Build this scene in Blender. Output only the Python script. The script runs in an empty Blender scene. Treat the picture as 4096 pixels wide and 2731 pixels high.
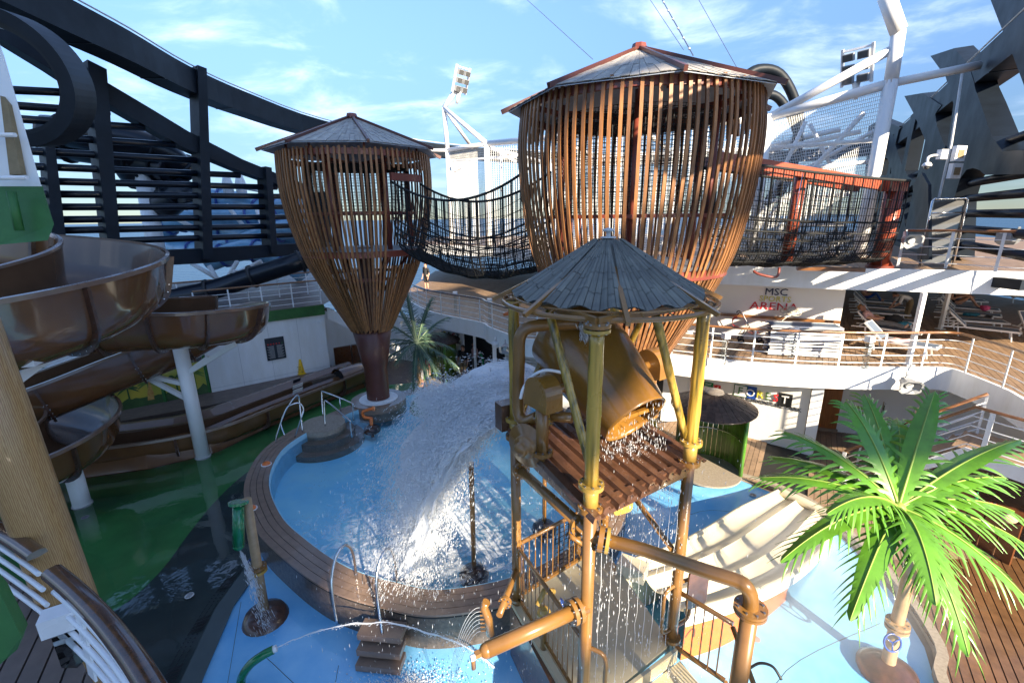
import bpy, bmesh, math, random
from math import sin, cos, pi, radians
from mathutils import Vector, Matrix, noise
random.seed(7)
SC = bpy.context.scene
COL = SC.collection
# ---------------------------------------------------------------- camera
cam = bpy.data.cameras.new('camera'); cam.lens = 16.01; cam.sensor_width = 36
cam.clip_start = 0.05; cam.clip_end = 40000
camo = bpy.data.objects.new('camera', cam); COL.objects.link(camo); SC.camera = camo
camo.matrix_world = Matrix(((0.99992, 0.01298, 0, 0), (-0.0034, 0.26195, -0.96508, 0), (-0.01252, 0.96499, 0.26197, 7.5), (0, 0, 0, 1)))
# ---------------------------------------------------------------- light
SUN = Vector((0.6, -1.1, 0.55)).normalized()
w = bpy.data.worlds.new('World'); SC.world = w; w.use_nodes = True
nt = w.node_tree; nt.nodes.clear()
def N(nt, t, **k):
    n = nt.nodes.new(t)
    for a, b in k.items(): setattr(n, a, b)
    return n
sky = N(nt, 'ShaderNodeTexSky', sky_type='NISHITA', sun_disc=False, sun_elevation=math.asin(SUN.z),
        sun_rotation=math.atan2(SUN.x, SUN.y), altitude=20, air_density=0.75, dust_density=0.08, ozone_density=2.2)
tc = N(nt, 'ShaderNodeTexCoord'); sep = N(nt, 'ShaderNodeSeparateXYZ'); nt.links.new(tc.outputs['Generated'], sep.inputs[0])
mx = N(nt, 'ShaderNodeMath', operation='MAXIMUM'); mx.inputs[1].default_value = 0.03; nt.links.new(sep.outputs['Z'], mx.inputs[0])
ad = N(nt, 'ShaderNodeMath', operation='ADD'); ad.inputs[1].default_value = 0.12; nt.links.new(mx.outputs[0], ad.inputs[0])
vd = N(nt, 'ShaderNodeVectorMath', operation='DIVIDE'); nt.links.new(tc.outputs['Generated'], vd.inputs[0])
cb = N(nt, 'ShaderNodeCombineXYZ'); nt.links.new(ad.outputs[0], cb.inputs[0]); nt.links.new(ad.outputs[0], cb.inputs[1]); cb.inputs[2].default_value = 1
nt.links.new(cb.outputs[0], vd.inputs[1])
mp = N(nt, 'ShaderNodeMapping'); mp.inputs['Location'].default_value = (0.7, 1.9, 0); mp.inputs['Rotation'].default_value = (0, 0, 0.5); mp.inputs['Scale'].default_value = (1.0, 1.15, 0.0)
nt.links.new(vd.outputs[0], mp.inputs['Vector'])
nz = N(nt, 'ShaderNodeTexNoise'); nz.inputs['Scale'].default_value = 1.9; nz.inputs['Detail'].default_value = 9; nz.inputs['Roughness'].default_value = 0.6; nz.inputs['Distortion'].default_value = 0.35
nt.links.new(mp.outputs[0], nz.inputs['Vector'])
nb = N(nt, 'ShaderNodeTexNoise'); nb.inputs['Scale'].default_value = 0.55; nb.inputs['Detail'].default_value = 2
nt.links.new(mp.outputs[0], nb.inputs['Vector'])
am = N(nt, 'ShaderNodeMath', operation='MULTIPLY_ADD'); am.inputs[1].default_value = 0.9; nt.links.new(nb.outputs['Fac'], am.inputs[0]); nt.links.new(nz.outputs['Fac'], am.inputs[2])
rmp = N(nt, 'ShaderNodeMapRange'); rmp.interpolation_type = 'SMOOTHSTEP'
rmp.inputs['From Min'].default_value = 0.9; rmp.inputs['From Max'].default_value = 1.3; rmp.inputs['To Max'].default_value = 0.34
nt.links.new(am.outputs[0], rmp.inputs['Value'])
hz = N(nt, 'ShaderNodeMapRange'); hz.interpolation_type = 'SMOOTHSTEP'; hz.inputs['From Min'].default_value = 0.02; hz.inputs['From Max'].default_value = 0.30; hz.inputs['To Min'].default_value = 0.12; nt.links.new(sep.outputs['Z'], hz.inputs['Value'])
hm = N(nt, 'ShaderNodeMath', operation='MULTIPLY'); nt.links.new(rmp.outputs[0], hm.inputs[0]); nt.links.new(hz.outputs[0], hm.inputs[1])
mixc = N(nt, 'ShaderNodeMix', data_type='RGBA'); nt.links.new(hm.outputs[0], mixc.inputs['Factor'])
ht = N(nt, 'ShaderNodeMapRange'); ht.interpolation_type = 'SMOOTHSTEP'; ht.inputs['From Min'].default_value = -0.02; ht.inputs['From Max'].default_value = 0.5; ht.inputs['To Min'].default_value = 0.22; nt.links.new(sep.outputs['Z'], ht.inputs['Value'])
hv = N(nt, 'ShaderNodeVectorMath', operation='SCALE'); nt.links.new(sky.outputs[0], hv.inputs[0]); nt.links.new(ht.outputs[0], hv.inputs['Scale'])
ts = N(nt, 'ShaderNodeVectorMath', operation='MULTIPLY'); ts.inputs[1].default_value = (0.88, 0.94, 1.0); nt.links.new(hv.outputs[0], ts.inputs[0]); nt.links.new(ts.outputs[0], mixc.inputs['A']); mixc.inputs['B'].default_value = (8.6, 9.0, 9.8, 1)
bg = N(nt, 'ShaderNodeBackground'); bg.inputs['Strength'].default_value = 0.058
nt.links.new(mixc.outputs['Result'], bg.inputs['Color'])
wo = N(nt, 'ShaderNodeOutputWorld'); nt.links.new(bg.outputs[0], wo.inputs[0])
sl = bpy.data.lights.new('sun', 'SUN'); sl.energy = 2.35; sl.angle = radians(0.5); sl.color = (1.0, 0.86, 0.66)
so = bpy.data.objects.new('sun', sl); COL.objects.link(so); so.rotation_euler = SUN.to_track_quat('Z', 'Y').to_euler()
SC.view_settings.view_transform = 'Standard'; SC.view_settings.look = 'None'; SC.view_settings.gamma = 1
SC.view_settings.exposure = 2.8
SC.render.engine = 'CYCLES'
SC.cycles.max_bounces = 14; SC.cycles.diffuse_bounces = 7; SC.cycles.transparent_max_bounces = 24
# ---------------------------------------------------------------- materials
MATS = {}
def mat(name, col, rough=0.5, metal=0.0, var=0.12, scale=3.0, stretch=(1, 1, 1), bump=0.0, bscale=30.0, coat=0.0, col2=None, rnd=0.0, detail=4, trans=0.0, spec=0.5, obj=False):
    m = bpy.data.materials.new(name); m.use_nodes = True; nt = m.node_tree; b = nt.nodes['Principled BSDF']
    if obj: g = N(nt, 'ShaderNodeTexCoord').outputs['Object']
    else: g = N(nt, 'ShaderNodeNewGeometry').outputs['Position']
    mp = N(nt, 'ShaderNodeMapping'); mp.inputs['Scale'].default_value = stretch; nt.links.new(g, mp.inputs['Vector'])
    nz = N(nt, 'ShaderNodeTexNoise'); nz.inputs['Scale'].default_value = scale; nz.inputs['Detail'].default_value = detail; nz.inputs['Roughness'].default_value = 0.62
    nt.links.new(mp.outputs[0], nz.inputs['Vector'])
    mr = N(nt, 'ShaderNodeMapRange'); mr.inputs['From Min'].default_value = 0.3; mr.inputs['From Max'].default_value = 0.7; nt.links.new(nz.outputs['Fac'], mr.inputs['Value'])
    mi = N(nt, 'ShaderNodeMix', data_type='RGBA'); nt.links.new(mr.outputs[0], mi.inputs['Factor'])
    c2 = col2 or tuple(c * (1 - 2 * var) for c in col)
    mi.inputs['A'].default_value = (*col, 1); mi.inputs['B'].default_value = (*c2, 1)
    out = mi.outputs['Result']
    if rnd:
        oi = N(nt, 'ShaderNodeObjectInfo'); r = N(nt, 'ShaderNodeMapRange'); r.inputs['To Min'].default_value = 1 - rnd; r.inputs['To Max'].default_value = 1 + rnd
        nt.links.new(oi.outputs['Random'], r.inputs['Value'])
        vm = N(nt, 'ShaderNodeVectorMath', operation='SCALE'); nt.links.new(out, vm.inputs[0]); nt.links.new(r.outputs[0], vm.inputs['Scale']); out = vm.outputs[0]
    nt.links.new(out, b.inputs['Base Color'])
    rr = N(nt, 'ShaderNodeMapRange'); rr.inputs['To Min'].default_value = max(0.02, rough * 0.8); rr.inputs['To Max'].default_value = min(1, rough * 1.25); nt.links.new(nz.outputs['Fac'], rr.inputs['Value'])
    nt.links.new(rr.outputs[0], b.inputs['Roughness'])
    b.inputs['Metallic'].default_value = metal; b.inputs['Coat Weight'].default_value = coat; b.inputs['Coat Roughness'].default_value = 0.06
    b.inputs['Transmission Weight'].default_value = trans; b.inputs['Specular IOR Level'].default_value = spec
    if bump:
        n2 = N(nt, 'ShaderNodeTexNoise'); n2.inputs['Scale'].default_value = bscale; n2.inputs['Detail'].default_value = 3; nt.links.new(mp.outputs[0], n2.inputs['Vector'])
        bp = N(nt, 'ShaderNodeBump'); bp.inputs['Strength'].default_value = bump; bp.inputs['Distance'].default_value = 0.02; nt.links.new(n2.outputs['Fac'], bp.inputs['Height']); nt.links.new(bp.outputs[0], b.inputs['Normal'])
    MATS[name] = m; return m
mat('white', (0.82, 0.83, 0.84), 0.42, col2=(0.72, 0.715, 0.69), scale=1.6, stretch=(1.6, 1.6, 0.35), detail=7, bump=0.05, bscale=3)
mat('whitegloss', (0.80, 0.80, 0.80), 0.28, var=0.03, scale=2)
mat('cream', (0.74, 0.72, 0.67), 0.5, var=0.03, scale=1.3)
mat('navy', (0.012, 0.018, 0.027), 0.5, var=0.25, scale=0.9, spec=0.22)
mat('navytube', (0.006, 0.010, 0.018), 0.3, var=0.15, scale=0.9, coat=0.15, spec=0.3)
mat('slat', (0.32, 0.138, 0.048), 0.5, var=0.27, scale=5, stretch=(3, 3, 0.35), bump=0.15, rnd=0.4)
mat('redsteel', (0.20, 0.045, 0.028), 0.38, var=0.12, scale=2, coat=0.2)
mat('maroon', (0.11, 0.035, 0.024), 0.4, var=0.12, scale=2, coat=0.1)
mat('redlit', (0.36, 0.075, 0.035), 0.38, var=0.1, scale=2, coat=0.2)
mat('brownslide', (0.175, 0.078, 0.032), 0.16, var=0.16, scale=0.8, coat=0.9)
mat('brownin', (0.13, 0.068, 0.038), 0.22, var=0.16, scale=0.8, coat=0.5)
mat('brownrim', (0.20, 0.125, 0.09), 0.25, var=0.1, scale=2, coat=0.5)
mat('pipe', (0.27, 0.13, 0.032), 0.3, var=0.14, scale=2.5, coat=0.45)
mat('pipeyellow', (0.46, 0.29, 0.06), 0.3, var=0.12, scale=2.5, coat=0.4)
mat('bucket', (0.31, 0.145, 0.024), 0.28, var=0.2, scale=1.6, coat=0.5)
mat('platform', (0.135, 0.062, 0.034), 0.28, var=0.25, scale=5, coat=0.55, rnd=0.12)
mat('beige', (0.56, 0.48, 0.31), 0.42, var=0.08, scale=1.5, bump=0.08, bscale=60, coat=0.15)
mat('slidecream', (0.66, 0.59, 0.43), 0.32, var=0.06, scale=1.2, coat=0.35)
mat('chrome', (0.62, 0.63, 0.65), 0.14, metal=1.0, var=0.05, scale=9)
mat('steel', (0.36, 0.37, 0.39), 0.35, metal=0.9, var=0.1, scale=9)
mat('net', (0.012, 0.013, 0.014), 0.75, var=0.2, scale=20)
mat('whitenet', (0.85, 0.85, 0.83), 0.75, var=0.1, scale=20)
mat('black', (0.014, 0.014, 0.016), 0.45, var=0.2, scale=6)
mat('rubber', (0.02, 0.02, 0.022), 0.7, var=0.2, scale=6)
mat('thatch', (0.44, 0.41, 0.35), 0.75, col2=(0.27, 0.25, 0.24), scale=5, stretch=(1, 1, 1), bump=0.15, rnd=0.16)
mat('canopy', (0.165, 0.165, 0.14), 0.65, col2=(0.11, 0.11, 0.10), scale=3, bump=0.12, bscale=12, rnd=0.17)
mat('rooffilm', (0.55, 0.60, 0.68), 0.4, var=0.08, scale=5)
mat('teak', (0.315, 0.205, 0.125), 0.55, var=0.18, scale=4, rnd=0.13, bump=0.08, bscale=50)
mat('teakwet', (0.21, 0.105, 0.045), 0.24, var=0.22, scale=3, rnd=0.12, coat=0.5)
mat('greydeck', (0.155, 0.115, 0.095), 0.5, var=0.14, scale=4, rnd=0.08)
mat('caulk', (0.012, 0.012, 0.012), 0.7)
mat('handrail', (0.115, 0.045, 0.018), 0.22, var=0.32, scale=9, stretch=(1, 1, 1), coat=0.7)
mat('handrail2', (0.26, 0.11, 0.035), 0.3, var=0.25, scale=6, coat=0.6)
mat('doorwood', (0.42, 0.13, 0.022), 0.3, var=0.25, scale=5, stretch=(6, 6, 0.5), coat=0.5)
mat('barwood', (0.16, 0.055, 0.02), 0.28, var=0.25, scale=5, coat=0.5)
mat('green', (0.035, 0.16, 0.035), 0.55, var=0.2, scale=2.2, bump=0.15, bscale=25)
mat('greengloss', (0.008, 0.19, 0.065), 0.2, var=0.12, scale=4, coat=0.7)
mat('greenbooth', (0.10, 0.20, 0.02), 0.32, var=0.35, scale=6, stretch=(6, 6, 0.6), coat=0.4, rnd=0.2)
mat('greenpost', (0.12, 0.32, 0.03), 0.3, var=0.2, scale=4, coat=0.4)
mat('shingle', (0.075, 0.05, 0.036), 0.75, var=0.3, scale=9, rnd=0.35, bump=0.2)
mat('poolrim', (0.27, 0.185, 0.135), 0.35, var=0.14, scale=5, rnd=0.07, coat=0.3)
mat('poolwall', (0.145, 0.11, 0.085), 0.4, var=0.28, scale=14, coat=0.35, bump=0.1, bscale=70)
mat('pad', (0.11, 0.42, 0.78), 0.3, col2=(0.28, 0.60, 0.86), scale=0.8, bump=0.14, bscale=70, coat=0.5, detail=7)
mat('poolfloor', (0.46, 0.86, 0.95), 0.6, col2=(0.22, 0.66, 0.92), scale=0.55, detail=3)
mat('padstep', (0.4, 0.72, 0.88), 0.5, var=0.1)
mat('lagoon', (0.13, 0.46, 0.15), 0.45, var=0.2, scale=0.6, bump=0.05, bscale=30)
mat('slate', (0.085, 0.115, 0.12), 0.4, var=0.18, scale=0.8, bump=0.05, bscale=40)
mat('stone', (0.36, 0.30, 0.23), 0.55, var=0.18, scale=18)
mat('orange', (0.72, 0.16, 0.018), 0.3, var=0.1, scale=5, coat=0.4)
mat('yellow', (0.80, 0.47, 0.01), 0.4, var=0.06, scale=5)
mat('blue', (0.02, 0.07, 0.32), 0.3, var=0.1, scale=5, coat=0.4)
mat('bluetube', (0.22, 0.46, 0.66), 0.15, var=0.2, scale=1.2, coat=0.8)
mat('red', (0.62, 0.02, 0.025), 0.5, var=0.12, scale=6)
mat('grey', (0.33, 0.34, 0.35), 0.5, var=0.1, scale=6)
mat('greylight', (0.52, 0.53, 0.53), 0.5, var=0.08, scale=6)
mat('mesh', (0.13, 0.17, 0.24), 0.65, var=0.14, scale=60)
mat('frond', (0.125, 0.32, 0.025), 0.36, var=0.18, scale=5, coat=0.25)
mat('frondstem', (0.30, 0.42, 0.07), 0.45, var=0.1)
mat('frondgrey', (0.085, 0.155, 0.095), 0.45, var=0.25, scale=5, coat=0.15)
mat('frondgreystem', (0.22, 0.29, 0.17), 0.5, var=0.1)
mat('trunk', (0.42, 0.28, 0.15), 0.5, var=0.15, scale=6, coat=0.2)
mat('rock', (0.10, 0.045, 0.03), 0.35, var=0.3, scale=9, coat=0.6, bump=0.2, bscale=40)
mat('skin', (0.55, 0.30, 0.20), 0.5, var=0.06, scale=9)
mat('hair', (0.05, 0.03, 0.02), 0.6, var=0.2, scale=30)
mat('hairblond', (0.45, 0.24, 0.08), 0.6, var=0.2, scale=30)
mat('cwhite', (0.72, 0.71, 0.70), 0.8, var=0.06, scale=12)
mat('cpink', (0.62, 0.36, 0.34), 0.8, var=0.08, scale=12)
mat('credpink', (0.62, 0.15, 0.17), 0.8, var=0.08, scale=12)
mat('cblack', (0.018, 0.018, 0.02), 0.8, var=0.1, scale=12)
mat('ckhaki', (0.27, 0.20, 0.11), 0.8, var=0.1, scale=12)
mat('cgrey', (0.20, 0.20, 0.20), 0.8, var=0.1, scale=12)
mat('cteal', (0.02, 0.20, 0.30), 0.8, var=0.25, scale=12)
mat('cmag', (0.75, 0.10, 0.25), 0.8, var=0.2, scale=12)
mat('cbeige', (0.45, 0.36, 0.24), 0.85, var=0.2, scale=14)
mat('rope', (0.62, 0.58, 0.50), 0.8, var=0.2, scale=30)
mat('sign', (0.016, 0.02, 0.03), 0.3, var=0.1)
mat('navytext', (0.012, 0.018, 0.07), 0.5); mat('yellowtext', (0.62, 0.55, 0.05), 0.5); mat('redtext', (0.62, 0.02, 0.025), 0.5)
mat('muralA', (0.62, 0.47, 0.06), 0.3, col2=(0.25, 0.33, 0.05), scale=0.9, coat=0.6, detail=1)
mat('muralG', (0.05, 0.12, 0.03), 0.4, var=0.2, coat=0.5); mat('muralL', (0.16, 0.27, 0.05), 0.4, var=0.2, coat=0.5)
mat('giraffe', (0.45, 0.17, 0.03), 0.4, col2=(0.6, 0.4, 0.12), scale=14, coat=0.5)
mat('lens', (0.10, 0.10, 0.10), 0.12, var=0.1, coat=0.6)
def woodpole():
    m = mat('polewood', (0.36, 0.18, 0.055), 0.42, coat=0.25); nt = m.node_tree; b = nt.nodes['Principled BSDF']
    tcn = N(nt, 'ShaderNodeNewGeometry'); mp = N(nt, 'ShaderNodeMapping'); mp.inputs['Scale'].default_value = (26, 26, 1.6); nt.links.new(tcn.outputs['Position'], mp.inputs[0])
    wv = N(nt, 'ShaderNodeTexWave', wave_type='BANDS', bands_direction='DIAGONAL'); wv.inputs['Scale'].default_value = 1.1; wv.inputs['Distortion'].default_value = 6; wv.inputs['Detail'].default_value = 3; wv.inputs['Detail Scale'].default_value = 1.2
    nt.links.new(mp.outputs[0], wv.inputs['Vector'])
    cr = N(nt, 'ShaderNodeValToRGB'); cr.color_ramp.elements[0].color = (0.30, 0.15, 0.045, 1); cr.color_ramp.elements[1].color = (0.43, 0.25, 0.095, 1); cr.color_ramp.elements[0].position = 0.42; cr.color_ramp.elements[1].position = 0.6
    nt.links.new(wv.outputs['Fac'], cr.inputs[0]); nt.links.new(cr.outputs[0], b.inputs['Base Color'])
woodpole()
def bamboo():
    m = mat('bamboo', (0.4, 0.3, 0.08), 0.28, coat=0.5); nt = m.node_tree; b = nt.nodes['Principled BSDF']
    g = N(nt, 'ShaderNodeNewGeometry'); mp = N(nt, 'ShaderNodeMapping'); mp.inputs['Scale'].default_value = (11, 11, 0.7); nt.links.new(g.outputs['Position'], mp.inputs[0])
    nz = N(nt, 'ShaderNodeTexNoise'); nz.inputs['Scale'].default_value = 1.4; nz.inputs['Detail'].default_value = 3; nt.links.new(mp.outputs[0], nz.inputs['Vector'])
    cr = N(nt, 'ShaderNodeValToRGB'); e = cr.color_ramp.elements; e[0].position = 0.33; e[0].color = (0.075, 0.055, 0.012, 1); e[1].position = 0.62; e[1].color = (0.52, 0.32, 0.055, 1)
    x = cr.color_ramp.elements.new(0.48); x.color = (0.33, 0.21, 0.03, 1)
    nt.links.new(nz.outputs['Fac'], cr.inputs[0]); nt.links.new(cr.outputs[0], b.inputs['Base Color'])
bamboo()
def water(name, tint, scale, strength, amt=1.0, rough=0.02, foam=None):
    m = bpy.data.materials.new(name); m.use_nodes = True; nt = m.node_tree; nt.nodes.clear()
    o = N(nt, 'ShaderNodeOutputMaterial'); g = N(nt, 'ShaderNodeNewGeometry')
    n1 = N(nt, 'ShaderNodeTexNoise'); n1.inputs['Scale'].default_value = scale; n1.inputs['Detail'].default_value = 4; n1.inputs['Distortion'].default_value = 0.6; nt.links.new(g.outputs['Position'], n1.inputs['Vector'])
    bp = N(nt, 'ShaderNodeBump'); bp.inputs['Strength'].default_value = strength; bp.inputs['Distance'].default_value = 0.05; nt.links.new(n1.outputs['Fac'], bp.inputs['Height'])
    fr = N(nt, 'ShaderNodeFresnel'); fr.inputs['IOR'].default_value = 1.33; nt.links.new(bp.outputs[0], fr.inputs['Normal'])
    ml = N(nt, 'ShaderNodeMath', operation='MULTIPLY', use_clamp=True); ml.inputs[1].default_value = amt; nt.links.new(fr.outputs[0], ml.inputs[0])
    tr = N(nt, 'ShaderNodeBsdfTransparent'); tr.inputs['Color'].default_value = (*tint, 1)
    gl = N(nt, 'ShaderNodeBsdfGlossy'); gl.inputs['Roughness'].default_value = rough; nt.links.new(bp.outputs[0], gl.inputs['Normal'])
    ms = N(nt, 'ShaderNodeMixShader'); nt.links.new(ml.outputs[0], ms.inputs[0]); nt.links.new(tr.outputs[0], ms.inputs[1]); nt.links.new(gl.outputs[0], ms.inputs[2])
    out = ms.outputs[0]
    if foam:
        n2 = N(nt, 'ShaderNodeTexNoise'); n2.inputs['Scale'].default_value = 2.6; n2.inputs['Detail'].default_value = 9; n2.inputs['Roughness'].default_value = 0.72; n2.inputs['Distortion'].default_value = 1.6; nt.links.new(g.outputs['Position'], n2.inputs['Vector'])
        d = N(nt, 'ShaderNodeVectorMath', operation='DISTANCE'); d.inputs[1].default_value = foam[0]; nt.links.new(g.outputs['Position'], d.inputs[0])
        r = N(nt, 'ShaderNodeMapRange'); r.inputs['From Min'].default_value = foam[1]; r.inputs['From Max'].default_value = 0.2; r.inputs['To Min'].default_value = 0.0; r.inputs['To Max'].default_value = 0.30; nt.links.new(d.outputs['Value'], r.inputs['Value'])
        a = N(nt, 'ShaderNodeMath', operation='ADD'); nt.links.new(n2.outputs['Fac'], a.inputs[0]); nt.links.new(r.outputs[0], a.inputs[1])
        r2 = N(nt, 'ShaderNodeMapRange'); r2.inputs['From Min'].default_value = 0.60; r2.inputs['From Max'].default_value = 0.86; r2.inputs['To Max'].default_value = 0.8; nt.links.new(a.outputs[0], r2.inputs['Value'])
        df = N(nt, 'ShaderNodeBsdfDiffuse'); df.inputs['Color'].default_value = (0.82, 0.86, 0.9, 1)
        m2 = N(nt, 'ShaderNodeMixShader'); nt.links.new(r2.outputs[0], m2.inputs[0]); nt.links.new(out, m2.inputs[1]); nt.links.new(df.outputs[0], m2.inputs[2]); out = m2.outputs[0]
    nt.links.new(out, o.inputs[0]); MATS[name] = m
water('poolwater', (0.96, 0.99, 1.0), 2.4, 0.5, 0.9, foam=((-2.1, 8.8, 0.62), 3.6))
water('film', (0.93, 0.97, 0.95), 1.1, 0.14, 2.3)
water('glass', (0.86, 0.90, 0.92), 0.4, 0.0, 1.2)
def spray():
    m = bpy.data.materials.new('spray'); m.use_nodes = True; nt = m.node_tree; nt.nodes.clear(); o = N(nt, 'ShaderNodeOutputMaterial')
    d = N(nt, 'ShaderNodeBsdfDiffuse'); d.inputs[0].default_value = (0.93, 0.95, 0.97, 1); t = N(nt, 'ShaderNodeBsdfTranslucent'); t.inputs[0].default_value = (0.92, 0.95, 0.98, 1)
    a = N(nt, 'ShaderNodeMixShader'); a.inputs[0].default_value = 0.45; nt.links.new(d.outputs[0], a.inputs[1]); nt.links.new(t.outputs[0], a.inputs[2])
    g = N(nt, 'ShaderNodeBsdfGlossy'); g.inputs['Roughness'].default_value = 0.1; b = N(nt, 'ShaderNodeMixShader'); b.inputs[0].default_value = 0.12
    nt.links.new(a.outputs[0], b.inputs[1]); nt.links.new(g.outputs[0], b.inputs[2])
    tr = N(nt, 'ShaderNodeBsdfTransparent'); c = N(nt, 'ShaderNodeMixShader'); c.inputs[0].default_value = 0.9; nt.links.new(tr.outputs[0], c.inputs[1]); nt.links.new(b.outputs[0], c.inputs[2])
    nt.links.new(c.outputs[0], o.inputs[0]); MATS['spray'] = m
spray()
def mistmat(name, dens, sc):
    m = bpy.data.materials.new(name); m.use_nodes = True; nt = m.node_tree; nt.nodes.clear(); o = N(nt, 'ShaderNodeOutputMaterial'); v = N(nt, 'ShaderNodeVolumePrincipled'); v.inputs['Color'].default_value = (0.97, 0.98, 1, 1); v.inputs['Anisotropy'].default_value = 0.2
    g = N(nt, 'ShaderNodeNewGeometry'); n = N(nt, 'ShaderNodeTexNoise'); n.inputs['Scale'].default_value = sc; n.inputs['Detail'].default_value = 3; nt.links.new(g.outputs['Position'], n.inputs['Vector'])
    r = N(nt, 'ShaderNodeMapRange'); r.inputs['From Min'].default_value = 0.42; r.inputs['From Max'].default_value = 0.68; r.inputs['To Max'].default_value = dens; nt.links.new(n.outputs['Fac'], r.inputs['Value']); nt.links.new(r.outputs[0], v.inputs['Density']); nt.links.new(v.outputs[0], o.inputs['Volume']); MATS[name] = m
def mistmat(name, dens, c, r):
    m = bpy.data.materials.new(name); m.use_nodes = True; nt = m.node_tree; nt.nodes.clear(); o = N(nt, 'ShaderNodeOutputMaterial'); v = N(nt, 'ShaderNodeVolumePrincipled'); v.inputs['Color'].default_value = (0.97, 0.98, 1, 1)
    g = N(nt, 'ShaderNodeNewGeometry'); n = N(nt, 'ShaderNodeTexNoise'); n.inputs['Scale'].default_value = 1.3; n.inputs['Detail'].default_value = 3; nt.links.new(g.outputs['Position'], n.inputs['Vector'])
    sb = N(nt, 'ShaderNodeVectorMath', operation='SUBTRACT'); sb.inputs[1].default_value = c; nt.links.new(g.outputs['Position'], sb.inputs[0]); dv = N(nt, 'ShaderNodeVectorMath', operation='DIVIDE'); dv.inputs[1].default_value = r; nt.links.new(sb.outputs[0], dv.inputs[0]); ln = N(nt, 'ShaderNodeVectorMath', operation='LENGTH'); nt.links.new(dv.outputs[0], ln.inputs[0])
    rr = N(nt, 'ShaderNodeMapRange'); rr.interpolation_type = 'SMOOTHSTEP'; rr.inputs['From Min'].default_value = 1.0; rr.inputs['From Max'].default_value = 0.1; rr.inputs['To Max'].default_value = dens; nt.links.new(ln.outputs['Value'], rr.inputs['Value'])
    ml = N(nt, 'ShaderNodeMath', operation='MULTIPLY'); nt.links.new(rr.outputs[0], ml.inputs[0]); nt.links.new(n.outputs['Fac'], ml.inputs[1]); nt.links.new(ml.outputs[0], v.inputs['Density']); nt.links.new(v.outputs[0], o.inputs['Volume']); MATS[name] = m
mistmat('padmist', 0.5, (5.6, 6.9, 0.9), (2.3, 2.3, 1.5))
def seamat():
    m = mat('sea', (0.012, 0.04, 0.085), 0.3, col2=(0.02, 0.06, 0.115), scale=0.004, spec=0.22); nt = m.node_tree; b = nt.nodes['Principled BSDF']
    g = N(nt, 'ShaderNodeNewGeometry'); n = N(nt, 'ShaderNodeTexNoise'); n.inputs['Scale'].default_value = 0.16; n.inputs['Detail'].default_value = 6; nt.links.new(g.outputs['Position'], n.inputs['Vector'])
    bp = N(nt, 'ShaderNodeBump'); bp.inputs['Strength'].default_value = 0.8; bp.inputs['Distance'].default_value = 2.0; nt.links.new(n.outputs['Fac'], bp.inputs['Height']); nt.links.new(bp.outputs[0], b.inputs['Normal'])
seamat()
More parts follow.
